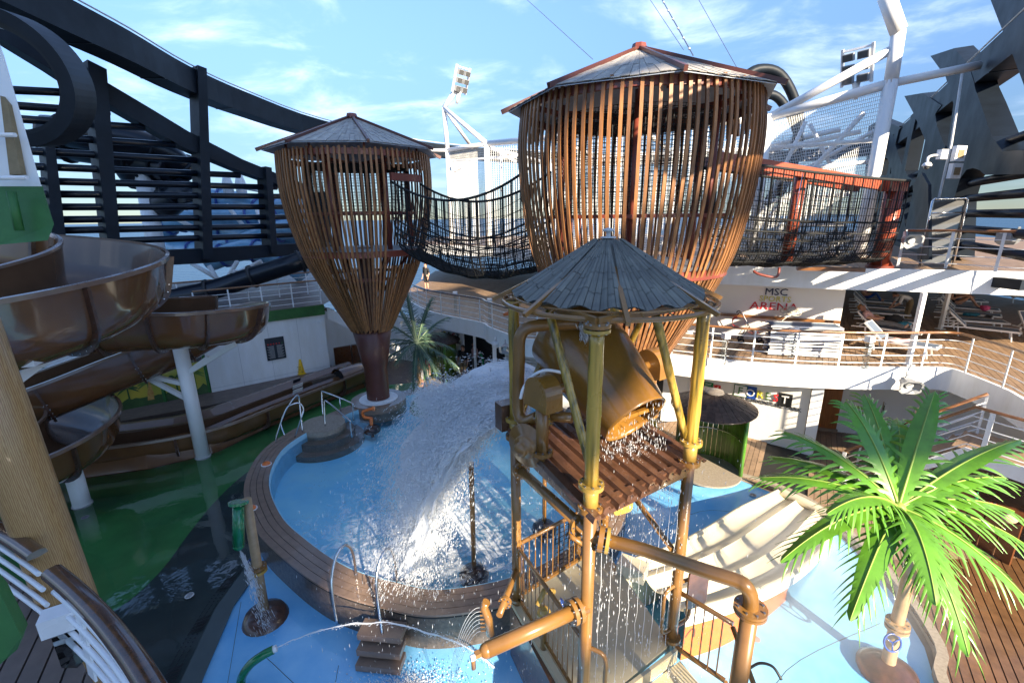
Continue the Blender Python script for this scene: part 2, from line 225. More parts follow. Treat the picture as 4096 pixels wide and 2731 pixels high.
# ---------------------------------------------------------------- geometry helpers
def vec(p): return Vector(p)
class B:
    def __init__(s): s.v = []; s.f = []; s.sm = []
    def add(s, v, f, smooth=False):
        k = len(s.v); s.v += [tuple(p) for p in v]; s.f += [tuple(i + k for i in q) for q in f]; s.sm += [smooth] * len(f); return s
    def box(s, c, size, rz=0.0, rot=None):
        hx, hy, hz = size[0] / 2, size[1] / 2, size[2] / 2; R = rot if rot else Matrix.Rotation(rz, 3, 'Z'); c = Vector(c)
        v = [c + R @ Vector((x * hx, y * hy, z * hz)) for z in (-1, 1) for x, y in ((-1, -1), (1, -1), (1, 1), (-1, 1))]
        return s.add(v, [(3, 2, 1, 0), (4, 5, 6, 7), (0, 1, 5, 4), (1, 2, 6, 5), (2, 3, 7, 6), (3, 0, 4, 7)])
    def bar(s, p, q, w, h, up=(0, 0, 1)):
        p, q = Vector(p), Vector(q); d = (q - p).normalized(); u = Vector(up)
        if abs(d.dot(u)) > 0.98: u = Vector((0, 1, 0))
        a = d.cross(u).normalized() * w / 2; b = a.cross(d).normalized() * h / 2
        v = [p - a - b, p + a - b, p + a + b, p - a + b, q - a - b, q + a - b, q + a + b, q - a + b]
        return s.add(v, [(0, 1, 2, 3), (7, 6, 5, 4), (1, 0, 4, 5), (2, 1, 5, 6), (3, 2, 6, 7), (0, 3, 7, 4)])
    def tube(s, pts, r, n=8, cap=True, closed=False):
        pts = [Vector(p) for p in pts]; m = len(pts); rs = r if isinstance(r, (list, tuple)) else [r] * m
        v = []; prev = None
        for i, p in enumerate(pts):
            if closed: d = pts[(i + 1) % m] - pts[i - 1]
            else: d = pts[min(i + 1, m - 1)] - pts[max(i - 1, 0)]
            if d.length < 1e-7: d = Vector((0, 0, 1))
            d.normalize()
            if prev is None:
                u = Vector((0, 0, 1)) if abs(d.z) < 0.9 else Vector((1, 0, 0)); a = d.cross(u).normalized()
            else:
                a = prev - d * prev.dot(d)
                a = a.normalized() if a.length > 1e-6 else d.orthogonal().normalized()
            prev = a; b = d.cross(a)
            v += [p + (a * cos(2 * pi * k / n) + b * sin(2 * pi * k / n)) * rs[i] for k in range(n)]
        f = []; rg = m if closed else m - 1
        for i in range(rg):
            j = (i + 1) % m
            f += [(i * n + k, i * n + (k + 1) % n, j * n + (k + 1) % n, j * n + k) for k in range(n)]
        s.add(v, f, n > 5)
        if cap and not closed:
            k0 = len(s.v) - len(v); s.f += [tuple(k0 + k for k in range(n))[::-1], tuple(k0 + (m - 1) * n + k for k in range(n))]; s.sm += [False, False]
        return s
    def lathe(s, prof, c=(0, 0, 0), n=24, axis=(0, 0, 1), smooth=True, a0=0.0, a1=2 * pi):
        ax = Vector(axis).normalized(); e1 = ax.orthogonal().normalized() if abs(ax.z) < 0.999 else Vector((1, 0, 0)); e2 = ax.cross(e1); c = Vector(c)
        full = abs(a1 - a0 - 2 * pi) < 1e-6; m = n if full else n + 1
        v = [c + ax * z + (e1 * cos(a0 + (a1 - a0) * k / n) + e2 * sin(a0 + (a1 - a0) * k / n)) * r for r, z in prof for k in range(m)]
        f = []
        for i in range(len(prof) - 1):
            for k in range(n):
                k2 = (k + 1) % m; f.append((i * m + k, i * m + k2, (i + 1) * m + k2, (i + 1) * m + k))
        return s.add(v, f, smooth)
    def disc(s, c, r, n=16, axis=(0, 0, 1)):
        ax = Vector(axis).normalized(); e1 = ax.orthogonal().normalized(); e2 = ax.cross(e1); c = Vector(c)
        return s.add([c + (e1 * cos(2 * pi * k / n) + e2 * sin(2 * pi * k / n)) * r for k in range(n)], [tuple(range(n))])
    def cyl(s, c, r, h, n=16, axis=(0, 0, 1)):
        ax = Vector(axis).normalized(); c = Vector(c); s.lathe([(r, 0), (r, h)], c, n, ax, True); s.disc(c, r, n, -ax); return s.disc(c + ax * h, r, n, ax)
    def prism(s, poly, ext):
        n = len(poly); e = Vector(ext); v = [Vector(p) for p in poly]; v += [p + e for p in v]
        return s.add(v, [tuple(range(n))[::-1], tuple(range(n, 2 * n))] + [(k, (k + 1) % n, n + (k + 1) % n, n + k) for k in range(n)])
    def ball(s, c, r, n=10, m=7, sq=(1, 1, 1)):
        c = Vector(c); v = [c + Vector((sq[0] * r * sin(pi * i / m) * cos(2 * pi * k / n), sq[1] * r * sin(pi * i / m) * sin(2 * pi * k / n), sq[2] * r * cos(pi * i / m))) for i in range(m + 1) for k in range(n)]
        return s.add(v, [(i * n + k, (i + 1) * n + k, (i + 1) * n + (k + 1) % n, i * n + (k + 1) % n) for i in range(m) for k in range(n)], True)
    def grid(s, P, smooth=True):
        m, n = len(P), len(P[0]); return s.add([p for r in P for p in r], [(i * n + k, i * n + k + 1, (i + 1) * n + k + 1, (i + 1) * n + k) for i in range(m - 1) for k in range(n - 1)], smooth)
    def ob(s, name, m, parent=None, **tags):
        base = ROOT.get(parent.name, Vector((0, 0, 0))) if parent else Vector(tags.pop('at', (0, 0, 0)))
        me = bpy.data.meshes.new(name); me.from_pydata([(p[0] - base.x, p[1] - base.y, p[2] - base.z) for p in s.v], [], s.f)
        if any(s.sm): me.polygons.foreach_set('use_smooth', s.sm)
        me.materials.append(MATS[m]); me.update()
        o = bpy.data.objects.new(name, me); COL.objects.link(o)
        if parent: o.parent = parent
        else: o.location = base
        ROOT[o.name] = base
        for k, x in tags.items(): o[k] = x
        return o
ROOT = {}
def thing(name, label, cat, loc=(0, 0, 0), group=None):
    o = bpy.data.objects.new(name, None); COL.objects.link(o); o.location = loc; o['label'] = label; o['category'] = cat; o.empty_display_size = 0.2
    if group: o['group'] = group
    ROOT[o.name] = Vector(loc); return o
def copy_tree(o, parent=None, **tags):
    c = o.copy(); COL.objects.link(c); c.parent = parent; ROOT[c.name] = Vector(c.location)
    for ch in o.children: copy_tree(ch, c)
    for k, x in tags.items(): c[k] = x
    return c
def struct(o): o['kind'] = 'structure'; return o
def stuff(o): o['kind'] = 'stuff'; return o
def spline(pts, n=8, closed=False):
    pts = [Vector(p) for p in pts]; m = len(pts); out = []
    for i in range(m if closed else m - 1):
        g = lambda k: pts[k % m] if closed else pts[min(max(k, 0), m - 1)]
        a, b, c, d = g(i - 1), g(i), g(i + 1), g(i + 2)
        for k in range(n):
            t = k / n; out.append(0.5 * ((2 * b) + (c - a) * t + (2 * a - 5 * b + 4 * c - d) * t * t + (3 * b - a - 3 * c + d) * t ** 3))
    if not closed: out.append(pts[-1])
    return out
def offset(poly, d, closed=True):
    out = []; n = len(poly)
    for i in range(n):
        a = Vector(poly[i - 1][:2]) if (closed or i > 0) else Vector(poly[i][:2]); b = Vector(poly[(i + 1) % n][:2]) if (closed or i < n - 1) else Vector(poly[i][:2])
        t = (b - a); t = t.normalized() if t.length > 1e-9 else Vector((1, 0)); out.append((poly[i][0] + t.y * d, poly[i][1] - t.x * d))
    return out
def text(body, name, m, parent, origin, right, up, size, ext=0.008, align='CENTER', shear=0.0, sx=1.0):
    cu = bpy.data.curves.new('t', 'FONT'); cu.body = body; cu.size = size; cu.extrude = ext; cu.align_x = align; cu.align_y = 'CENTER'; cu.shear = shear; cu.resolution_u = 2
    t = bpy.data.objects.new('t', cu); COL.objects.link(t); dg = bpy.context.evaluated_depsgraph_get(); me = bpy.data.meshes.new_from_object(t.evaluated_get(dg)); bpy.data.objects.remove(t)
    r = Vector(right).normalized(); u = Vector(up); u = (u - r * u.dot(r)).normalized(); nn = r.cross(u); bs = ROOT.get(parent.name, Vector((0, 0, 0)))
    for v in me.vertices: v.co = Vector(origin) + r * v.co.x * sx + u * v.co.y + nn * v.co.z - bs
    me.materials.clear(); me.materials.append(MATS[m]); o = bpy.data.objects.new(name, me); COL.objects.link(o); o.parent = parent; ROOT[o.name] = bs; return o
def planks(parent, name, poly, z, d, width, m, gap=0.012, th=0.03, maxlen=None):
    d = Vector((d[0], d[1], 0)).normalized(); nrm = Vector((-d.y, d.x, 0)); ks = [Vector((p[0], p[1], 0)).dot(nrm) for p in poly]
    k = min(ks); i = 0
    while k < max(ks):
        bm = bmesh.new(); bm.faces.new([bm.verts.new((p[0], p[1], z)) for p in poly])
        for sgn, kk in ((1, k + gap / 2), (-1, k + width - gap / 2)):
            bmesh.ops.bisect_plane(bm, geom=bm.verts[:] + bm.edges[:] + bm.faces[:], plane_co=nrm * kk, plane_no=nrm * -sgn, clear_outer=True)
        if bm.faces:
            bmesh.ops.recalc_face_normals(bm, faces=bm.faces)
            for fc in bm.faces:
                if fc.normal.z < 0: fc.normal_flip()
            ex = bmesh.ops.extrude_face_region(bm, geom=bm.faces[:])
            for e in ex['geom']:
                if isinstance(e, bmesh.types.BMVert): e.co.z -= th
            bmesh.ops.recalc_face_normals(bm, faces=bm.faces)
            bs = ROOT.get(parent.name, Vector((0, 0, 0)))
            for vv in bm.verts: vv.co -= bs
            me = bpy.data.meshes.new(name); bm.to_mesh(me); me.materials.append(MATS[m]); o = bpy.data.objects.new(name, me); COL.objects.link(o); o.parent = parent; ROOT[o.name] = bs
        bm.free(); k += width; i += 1
def rail(label, pts, h, spacing, nb, posts='white', hr='handrail2', lean=(0, 0, 0), hw=0.075, pr=(0.05, 0.015), group=None, cat='railing', nm='deck_railing', br=0.013, boxes=0):
    t = thing(nm, label, cat, pts[0], group); L = Vector(lean); up = Vector((0, 0, h))
    P = [Vector(p) for p in pts]; b = B(); hp = [p + up + L for p in P]
    ln = [0]
    for i in range(1, len(P)): ln.append(ln[-1] + (P[i] - P[i - 1]).length)
    def at(s):
        for i in range(1, len(P)):
            if s <= ln[i] + 1e-6: k = (s - ln[i - 1]) / max(1e-6, ln[i] - ln[i - 1]); return P[i - 1].lerp(P[i], k), (P[i] - P[i - 1]).normalized()
        return P[-1], (P[-1] - P[-2]).normalized()
    b.tube([p for p in hp], hw / 2, 8); b.ob('handrail', hr, t)
    for k in range(nb):
        B().tube([p + (up + L) * ((k + 0.6) / (nb + 0.55)) for p in P], br, 6).ob('rail_bar', posts, t)
    n = max(1, int(round(ln[-1] / spacing)))
    for k in range(n + 1):
        p, d = at(ln[-1] * k / n); B().bar(p, p + (up + L) * 0.97, pr[0], pr[1], up=Vector((-d.y, d.x, 0))).ob('stanchion', posts, t)
    return t

# ================================================================ the setting
def sheet(name, poly, z, m, tilt=None):
    b = B(); b.add([(p[0], p[1], z) for p in poly], [tuple(range(len(poly)))]); o = b.ob(name, m); return struct(o)
def band(b, line, z0, z1, th=0.0, closed=False):
    L = [(p[0], p[1]) for p in line]; inn = offset(L, th, closed)
    n = len(L); r = n if closed else n - 1
    v = [(x, y, z0) for x, y in L] + [(x, y, z1) for x, y in L] + [(x, y, z0) for x, y in inn] + [(x, y, z1) for x, y in inn]
    f = []
    for i in range(r):
        j = (i + 1) % n
        f += [(i, j, n + j, n + i), (2 * n + j, 2 * n + i, 3 * n + i, 3 * n + j), (n + i, n + j, 3 * n + j, 3 * n + i), (j, i, 2 * n + i, 2 * n + j)]
    if not closed: f += [(0, n, 3 * n, 2 * n), (n - 1, 2 * n - 1, 4 * n - 1, 3 * n - 1)]
    return b.add(v, f)
AX = (0.55, 0.835)
b = B(); b.lathe([(0.0, 0), (60, 0), (300, 0), (1500, 0), (6000, 0), (25000, 0)], (0, 0, -26), 48); struct(b.ob('sea', 'sea'))
sheet('lower_deck', [(-17, -4), (16, -4), (16, 27), (-17, 27)], -0.03, 'greydeck')
slate = sheet('wading_pool_floor', [(-15, 2), (-4.2, 2), (-5.2, 4.6), (-5.62, 5.9), (-5.98, 7.4), (-6.0, 9), (-4, 12), (-3, 19.5), (-6.6, 20), (-14, 13.5)], 0.0, 'slate')
sheet('wading_pool_green_floor', [(-15, 4), (-12, 3.4), (-9.2, 5.8)] + [tuple(p[:2]) for p in spline([(-8.6, 6.7, 0), (-8.0, 7.5, 0), (-7.9, 8.5, 0), (-8.11, 9.66, 0), (-8.3, 11, 0), (-8.28, 12.44, 0), (-7.86, 13.77, 0), (-6.78, 15.5, 0), (-5.5, 16.3, 0), (-4.4, 17.6, 0)], 4)] + [(-3.3, 19.3), (-4.6, 20.4), (-6.8, 19.9), (-7.93, 18.1), (-9.32, 15.45), (-9.94, 13.9), (-11.4, 12.95), (-14, 12.4)], 0.004, 'lagoon')
film = B(); P = [[(-15.2 + 12.4 * i / 60, 2 + 18.6 * k / 60, 0.035) for k in range(61)] for i in range(61)]
wl = [(-15, 2), (-4.5, 2), (-5.3, 4.6), (-5.66, 5.9), (-6.02, 7.4), (-6.03, 8.7), (-7.0, 10.5), (-7.55, 12.4), (-7.2, 13.9), (-6.0, 16), (-4.6, 17.3), (-3.4, 18.4), (-3.2, 19.2), (-4.6, 20.3), (-6.75, 19.85), (-7.9, 18.1), (-9.3, 15.45), (-9.9, 13.9), (-11.4, 12.95), (-14, 12.4)]
film = B(); film.add([(x, y, 0.035) for x, y in wl], [tuple(range(len(wl)))]); struct(film.ob('wading_pool_water', 'film'))
pad = [(-5.63, 5.9), (-5.2, 4.5), (-4.2, 1.5), (7, 1.5), (6.7, 5.4), (7.3, 6.4), (7.7, 7.6), (7.85, 9), (7.7, 10.6), (6.6, 11.8), (5.0, 12.1), (3.2, 11.6), (-3, 12), (-6.0, 8.95), (-5.98, 7.42)]
sheet('splash_pad_floor', pad, 0.008, 'pad')
# drain strip between the wading pool and the splash pad
dr = B(); L = [(-6.02, 8.7), (-6.0, 7.42), (-5.64, 5.9), (-5.2, 4.5)]
band(dr, L, 0.036, 0.052, -0.34)
t = thing('drain_grate', 'dark perforated drain strip along the blue splash floor edge', 'drain', (-5.9, 7, 0)); dr.ob('grate_plate', 'slate', t)
q = B(); random.seed(3)
for k in range(46):
    s = k / 46; p0 = Vector((-6.16 + 0.75 * s ** 2.2, 8.5 - 3.9 * s, 0.055)); g = k // 4 % 3
    for j in range(3):
        if g == 0: q.box(p0 + Vector((-0.09 + j * 0.09, 0, 0)), (0.012, 0.06, 0.004))
        elif g == 1: q.box(p0 + Vector((0, 0.025 * j, 0)), (0.22, 0.012, 0.004), 0.5)
        else: q.box(p0 + Vector((-0.09 + j * 0.08, 0.01 * j, 0)), (0.025, 0.025, 0.004))
stuff(q.ob('slot', 'black', t))
for x, y in ((-6.75, 7.75), (-11.3, 10.4), (6.6, 11.0)):
    t = thing('floor_drain', {-6.75: 'pale round drain cover in the dark wet floor by the drain strip', -11.3: 'round drain cover in the green floor beside the white column', 6.6: 'round drain cover in the blue floor below the green booth'}[x], 'drain cover', (x, y, 0))
    B().cyl((x, y, 0.037), 0.085, 0.008, 16).ob('cover', 'greylight' if x == -6.75 else 'grey', t)
    for k in range(4): B().box((x, y - 0.045 + 0.03 * k, 0.0465), (0.1, 0.01, 0.003)).ob('slot', 'black', t)
# ---------------------------------------------------------------- round pool
outer = [(-1.4, 6.45), (0, 6.72), (1.2, 7.4), (2.3, 8.6), (2.95, 10.3), (3.0, 12.3), (2.5, 14.3), (1.2, 16.1), (-0.8, 17.2), (-3, 17.9), (-4.4, 17.3), (-5.9, 16.1), (-6.75, 14.9), (-7.35, 13.8), (-7.6, 12.4), (-7.1, 10.6), (-6.0, 9.0), (-4.9, 8.0), (-3.6, 7.1), (-2.4, 6.65)]
OUT = [tuple(p[:2]) for p in spline([(x, y, 0) for x, y in outer], 6, True)]
pool = thing('swimming_pool', 'raised round swimming pool with grooved brown rim and bright blue water', 'pool', (-2, 12, 0))
w_ = B(); band(w_, offset(OUT, -0.04), 0.0, 0.76, -0.5, True); w_.ob('outer_wall', 'poolwall', pool)
for k in range(4):
    a = offset(OUT, -0.146 * k); seg = 12; m_ = len(a)
    for s in range(seg):
        i0 = s * m_ // seg; i1 = (s + 1) * m_ // seg; c = [a[i % m_] for i in range(i0, i1 + 1)]
        d2 = [offset(OUT, -0.146 * k - 0.134)[i % m_] for i in range(i0, i1 + 1)]
        v = [(x, y, 0.80) for x, y in c] + [(x, y, 0.80) for x, y in d2] + [(x, y, 0.757) for x, y in c] + [(x, y, 0.757) for x, y in d2]; n = len(c)
        f = [(i, i + 1, n + i + 1, n + i) for i in range(n - 1)] + [(2 * n + i, i, i + 1, 2 * n + i + 1)[::-1] for i in range(n - 1)] + [(n + i, 3 * n + i, 3 * n + i + 1, n + i + 1)[::-1] for i in range(n - 1)]
        B().add(v, [q[::-1] for q in f]).ob('rim_board', 'poolrim', pool)
gro = B(); band(gro, offset(OUT, -0.02), 0.70, 0.785, -0.54, True); gro.ob('rim_caulk', 'caulk', pool)
inn = offset(OUT, -0.58)
iw = B(); band(iw, inn, 0.02, 0.79, -0.02, True); iw.ob('inner_wall', 'padstep', pool)
fl = B(); fl.add([(x, y, 0.05) for x, y in inn], [tuple(range(len(inn)))]); fl.ob('basin_floor', 'poolfloor', pool)
wt = B(); wt.add([(x, y, 0.63) for x, y in inn], [tuple(range(len(inn)))]); struct(wt.ob('pool_water', 'poolwater'))
pd = B(); pd.cyl((-5.16, 16.36, 0.3), 1.02, 0.56, 40); pd.ob('column_pedestal', 'poolrim', pool); pd = B(); pd.cyl((-5.16, 16.36, 0.86), 0.72, 0.02, 40); pd.ob('pedestal_disc', 'white', pool)
for k, (r, z) in enumerate(((0.72, 0.805), (1.0, 0.5), (1.3, 0.25))): B().cyl((-6.5, 14.3, z - 0.3), r, 0.3, 40).ob('round_step', 'stone' if k == 0 else 'poolrim', pool)
for k, z in enumerate((0.56, 0.34, 0.14)): B().box((-2.35, 6.42 - 0.11 * k, z - 0.05), (0.78, 0.34, 0.12), -0.12).ob('entry_step', 'poolrim', pool)
B().box((-2.2, 7.35, 0.55), (0.7, 0.35, 0.1), -0.12).ob('entry_step', 'poolrim', pool)
# ---------------------------------------------------------------- teak decks on the right
teak = [(6.55, 11.85), (7.75, 10.7), (7.95, 9.0), (7.8, 7.6), (7.4, 6.35), (6.75, 5.3), (6.6, 1.5), (15, 1.5), (15, 15.6), (9.7, 15.4), (9.5, 13.1), (6.3, 15.6), (4.6, 15.2), (4.4, 12.3), (5.2, 12.15)]
td = sheet('teak_deck', teak, 0.10, 'caulk')
planks(td, 'plank', [(6.55, 11.85), (7.75, 10.7), (7.95, 9.0), (8.0, 8.4), (15, 8.4), (15, 15.6), (9.7, 15.4), (9.5, 13.1), (6.3, 15.6), (4.6, 15.2), (4.4, 12.3), (5.2, 12.15)], 0.13, AX, 0.15, 'teak')
planks(td, 'plank', [(8.0, 8.4), (7.8, 7.6), (7.4, 6.35), (6.75, 5.3), (6.6, 3.2), (13, 3.2), (13, 8.4)], 0.13, AX, 0.15, 'teakwet', gap=0.02)
kb = B(); band(kb, [tuple(p[:2]) for p in spline([(4.4, 12.3, 0), (5.2, 12.15, 0), (6.55, 11.85, 0), (7.75, 10.7, 0), (7.95, 9.0, 0), (7.8, 7.6, 0), (7.4, 6.35, 0), (6.75, 5.3, 0), (6.6, 1.5, 0)], 5)], -0.02, 0.16, -0.16); struct(kb.ob('teak_kerb', 'stone'))
# ---------------------------------------------------------------- mid deck (z 3.15)
edge = [(11.6, 8.6), (12.25, 10.1), (12.5, 10.8), (12.66, 12.1), (12.55, 12.42), (12.2, 12.55), (11.3, 12.56), (9.7, 12.67), (7.8, 13.04), (6.1, 13.68), (4, 14.75), (1.38, 15.96), (0.37, 16.4), (-0.08, 17), (-0.9, 18.3), (-1.16, 19), (-2.1, 19.9), (-3, 20.7), (-4.1, 22), (-5.7, 25), (-6.6, 27)]
MID = [tuple(p[:2]) for p in spline([(x, y, 0) for x, y in edge], 3)]
md = sheet('mid_deck', MID + [(-6.6, 40), (26, 40), (26, 8.6)], 3.12, 'teak')
planks(md, 'plank', [p for p in MID if p[0] > 1.3] + [(2.2, 17.6), (7, 18.4), (12, 25), (19, 25), (19, 8.6)], 3.15, AX, 0.15, 'teak')
fs = thing('deck_fascia', 'white curved steel edge of the middle deck round the open pool well', 'deck edge', (6, 13.5, 2.5))
b = B(); band(b, MID, 2.5, 3.19, -0.09); b.ob('fascia_plate', 'white', fs)
b = B(); band(b, offset(MID, 0.03, False), 3.0, 3.035, 0.06); b.ob('fascia_lip', 'white', fs)
cl = sheet('mid_deck_ceiling', offset(MID, -0.1, False) + [(-6.6, 40), (26, 40), (26, 8.6)], 2.52, 'cream')
# ---------------------------------------------------------------- lower walls under the mid deck
lw = thing('lower_back_wall', 'white bulkhead under the middle deck behind the palm and the two men', 'wall', (-4, 22, 0))
b = B(); band(b, [(-7.6, 25), (-5.2, 23.6), (-3.6, 21.95), (-2.35, 20.95)], 0, 2.5, -0.12); b.ob('wall_panel', 'white', lw)
b = B(); band(b, [(-2.35, 21.6), (-0.3, 20.4)], 0, 2.5, -0.1); b.ob('shade_panel', 'black', lw)  # flat black panel, shade of the opening put into its colour
b = B(); b.bar((-1.75, 20.6, 0), (-1.75, 20.6, 2.5), 0.12, 0.12); b.ob('door_jamb', 'white', lw)
b = B(); b.bar((-0.75, 18.6, 0), (-0.75, 18.6, 2.5), 0.16, 0.16); b.ob('corner_post', 'white', lw)
fw = thing('forest_wall', 'white bulkhead carrying the colourful FOREST park lettering', 'wall', (8, 14.3, 0))
b = B(); band(b, [(-0.3, 18.3), (1.6, 17.2), (4.2, 16.2)], 0, 2.5, -0.1); b.ob('shutter_panel', 'greylight', fw)
for k in range(16): B().bar((-0.3, 18.22, 0.2 + 0.14 * k), (1.58, 17.12, 0.2 + 0.14 * k), 0.05, 0.06).ob('shutter_slat', 'greylight', fw)
b = B(); band(b, [(4.2, 16.2), (5.6, 15.9)], 0, 2.5, -0.1); b.ob('shade_panel', 'black', fw)  # another black panel, painting in the shade behind the wall gap
b = B(); band(b, [(5.6, 15.9), (6.35, 15.55), (9.28, 13.22)], 0, 2.5, -0.1); b.ob('wall_panel', 'cream', fw)
b = B(); b.box((9.42, 13.12, 1.25), (0.3, 0.24, 2.5), -0.66); b.ob('pilaster', 'white', fw)
dw = thing('door_wall', 'white bulkhead with a wooden door and porthole beside the direction sign', 'wall', (11, 14.7, 0))
b = B(); band(b, [(9.3, 15.3), (10.15, 14.98)], 0, 2.5, -0.1); b.ob('wall_panel', 'white', dw)
b = B(); band(b, [(11.3, 14.55), (12.2, 14.2), (13.2, 13.3)], 0, 2.5, -0.1); b.ob('wall_panel', 'cream', dw)
b = B(); band(b, [(13.2, 13.3), (13.6, 11.5), (13.4, 8.6), (12.4, 6)], 0, 2.5, -0.1); b.ob('wall_panel', 'white', dw)
dd = B(); dd.bar((10.15, 14.98, 1.25), (11.3, 14.55, 1.25), 0.05, 2.1); dr_ = dd.ob('door', 'doorwood', dw)
b = B(); b.bar((10.2, 14.94, 0.13), (11.32, 14.5, 0.13), 0.1, 0.2); b.ob('sill', 'teak', dw)
nD = Vector((-0.35, -0.936, 0))
pc = Vector((10.72, 14.76, 2.08)) + nD * 0.05
b = B(); b.lathe([(0.21, 0), (0.27, 0.0), (0.27, 0.03), (0.21, 0.03)], pc, 24, nD); b.ob('porthole_frame', 'chrome', dr_)
b = B(); b.disc(pc + nD * 0.012, 0.215, 24, nD); b.ob('porthole_glass', 'lens', dr_)
b = B(); b.bar((11.13, 14.56, 1.15), (11.13, 14.56, 1.3), 0.05, 0.03); b.ob('door_handle', 'chrome', dr_)
# ---------------------------------------------------------------- upper deck (z 5.85)
UP = [(4.2, 16.9), (7.1, 15.25), (10.1, 13.85), (12.2, 13.15), (15.2, 12.0), (18, 10.9)]
ud = sheet('upper_deck', UP + [(30, 12), (34, 45), (-7, 45), (-7, 31), (-1, 27), (2, 22)], 5.82, 'teak')
planks(ud, 'plank', [(10.1, 13.9), (12.2, 13.2), (15.2, 12.05), (17.5, 11.2), (19.5, 15), (18, 18), (14, 18)], 5.85, AX, 0.15, 'teak')
sheet('upper_deck_ceiling', [(4.2, 17.0), (7.1, 15.35), (10.1, 13.95), (12.2, 13.25), (15.2, 12.1), (18, 11), (30, 12), (34, 45), (-7, 45), (-7, 31), (-1, 27), (2, 22)], 5.3, 'cream')
uf = thing('upper_deck_fascia', 'white steel edge of the upper deck with diagonal bars of sunlight', 'deck edge', (10, 13.9, 5.3))
b = B(); band(b, UP, 5.25, 5.9, -0.12); b.ob('fascia_plate', 'white', uf)
b = B(); band(b, [(-7, 31), (-1, 27), (2, 22), (4.2, 16.9)], 5.3, 5.9, -0.1); b.ob('fascia_plate', 'white', uf)
b = B(); b.bar((13.382, 13.904, 5.6), (13.62, 12.021, 5.6), 0.2, 0.28); b.ob('dark_bracket', 'navy', uf)
aw = thing('arena_wall', 'white bulkhead carrying the MSC SPORTS ARENA lettering', 'wall', (9, 15.7, 3.15))
b = B(); band(b, [(4.6, 17.9), (7.2, 16.55), (11.0, 14.85)], 3.12, 5.3, -0.12); b.ob('wall_panel', 'cream', aw)
b = B(); b.bar((7.6, 16.22, 4.02), (10.9, 14.72, 4.02), 0.08, 0.1); b.ob('wood_rail', 'handrail2', aw)
for p in ((11.705, 12.788, 3.15), (12.1, 18.3, 3.15), (8.9, 19.5, 3.15), (16.5, 17.0, 3.15)):
    t = thing('deck_pillar', {0: 'slim white pillar under the upper deck beside the bending man'}.get(0 if p[1] < 14 else 1, 'white pillar deep under the upper deck behind the loungers'), 'pillar', p, None)
    if p[1] >= 14: t['group'] = 'pillars under the upper deck'
    B().bar(p, (p[0], p[1], 5.3), 0.11, 0.11).ob('pillar_shaft', 'white', t)
    B().box((p[0], p[1], 3.17), (0.24, 0.24, 0.03)).ob('foot_plate', 'white', t)
# ---------------------------------------------------------------- camera-side deck
NEAR = [(-11.562, 7.523, 3.15)[:2], (-7.577, 5.431, 3.15)[:2], (-6.709, 4.967, 3.15)[:2], (-5.635, 4.429, 3.15)[:2], (-4.979, 4.035, 3.15)[:2], (-4.147, 3.448, 3.15)[:2], (-3.52, 2.932, 3.15)[:2], (-3.4, 0.5), (-10, 0.5), (-11, 4)]
nd = sheet('near_deck', NEAR, 3.12, 'caulk')
planks(nd, 'plank', NEAR, 3.15, (-0.5, 0.86), 0.19, 'greydeck', gap=0.02)

# ================================================================ water play tower with tipping bucket
TW = thing('water_play_tower', 'brown and bamboo-yellow water play tower with a tipping bucket under a conical canopy', 'water tower', (1.25, 5.97, 0))
PL, PF, PR, PK = Vector((0.03, 6.3, 0)), Vector((0.87, 4.52, 0)), Vector((2.37, 5.5, 0)), Vector((1.74, 7.55, 0))
TC = Vector((1.25, 5.97, 0))
def flange(p, axis, r, th, m, parent, n=8, bolts=True, name='flange'):
    ax = Vector(axis).normalized(); p = Vector(p); b = B(); b.cyl(p - ax * th / 2, r, th, 20, ax); o = b.ob(name, m, parent)
    if bolts:
        e1 = ax.orthogonal().normalized(); e2 = ax.cross(e1); q = B()
        for k in range(n):
            c = p + (e1 * cos(2 * pi * k / n) + e2 * sin(2 * pi * k / n)) * r * 0.8; q.cyl(c - ax * (th / 2 + 0.014), 0.013, th + 0.028, 6, ax)
        stuff(q.ob('bolts', 'steel', o))
    return o
for p in (PL, PF, PR, PK):
    z0 = 0.01; b = B(); b.tube([p + Vector((0, 0, z0)), p + Vector((0, 0, 4.4))], 0.078, 16); b.ob('lower_post', 'pipe', TW)
    rs = []; pts = []
    for k in range(13):
        z = 4.58 + 1.8 * k / 12; pts.append(p + Vector((0, 0, z))); rs.append(0.078 if k % 3 else 0.084)
    b = B(); b.tube(pts, rs, 16); b.ob('bamboo_post', 'bamboo', TW)
    flange(p + Vector((0, 0, 4.59)), (0, 0, 1), 0.145, 0.05, 'pipeyellow', TW); flange(p + Vector((0, 0, 4.3)), (0, 0, 1), 0.145, 0.06, 'pipe', TW)
    b = B(); b.tube([p + Vector((0, 0, 4.3)), p + Vector((0, 0, 4.59))], 0.088, 16); b.ob('post_joint', 'pipeyellow', TW)
    flange(p + Vector((0, 0, 6.38)), (0, 0, 1), 0.14, 0.035, 'pipeyellow', TW); flange(p + Vector((0, 0, 6.43)), (0, 0, 1), 0.14, 0.035, 'pipe', TW)
    flange(p + Vector((0, 0, 1.32)), (0, 0, 1), 0.13, 0.05, 'pipe', TW, bolts=False)
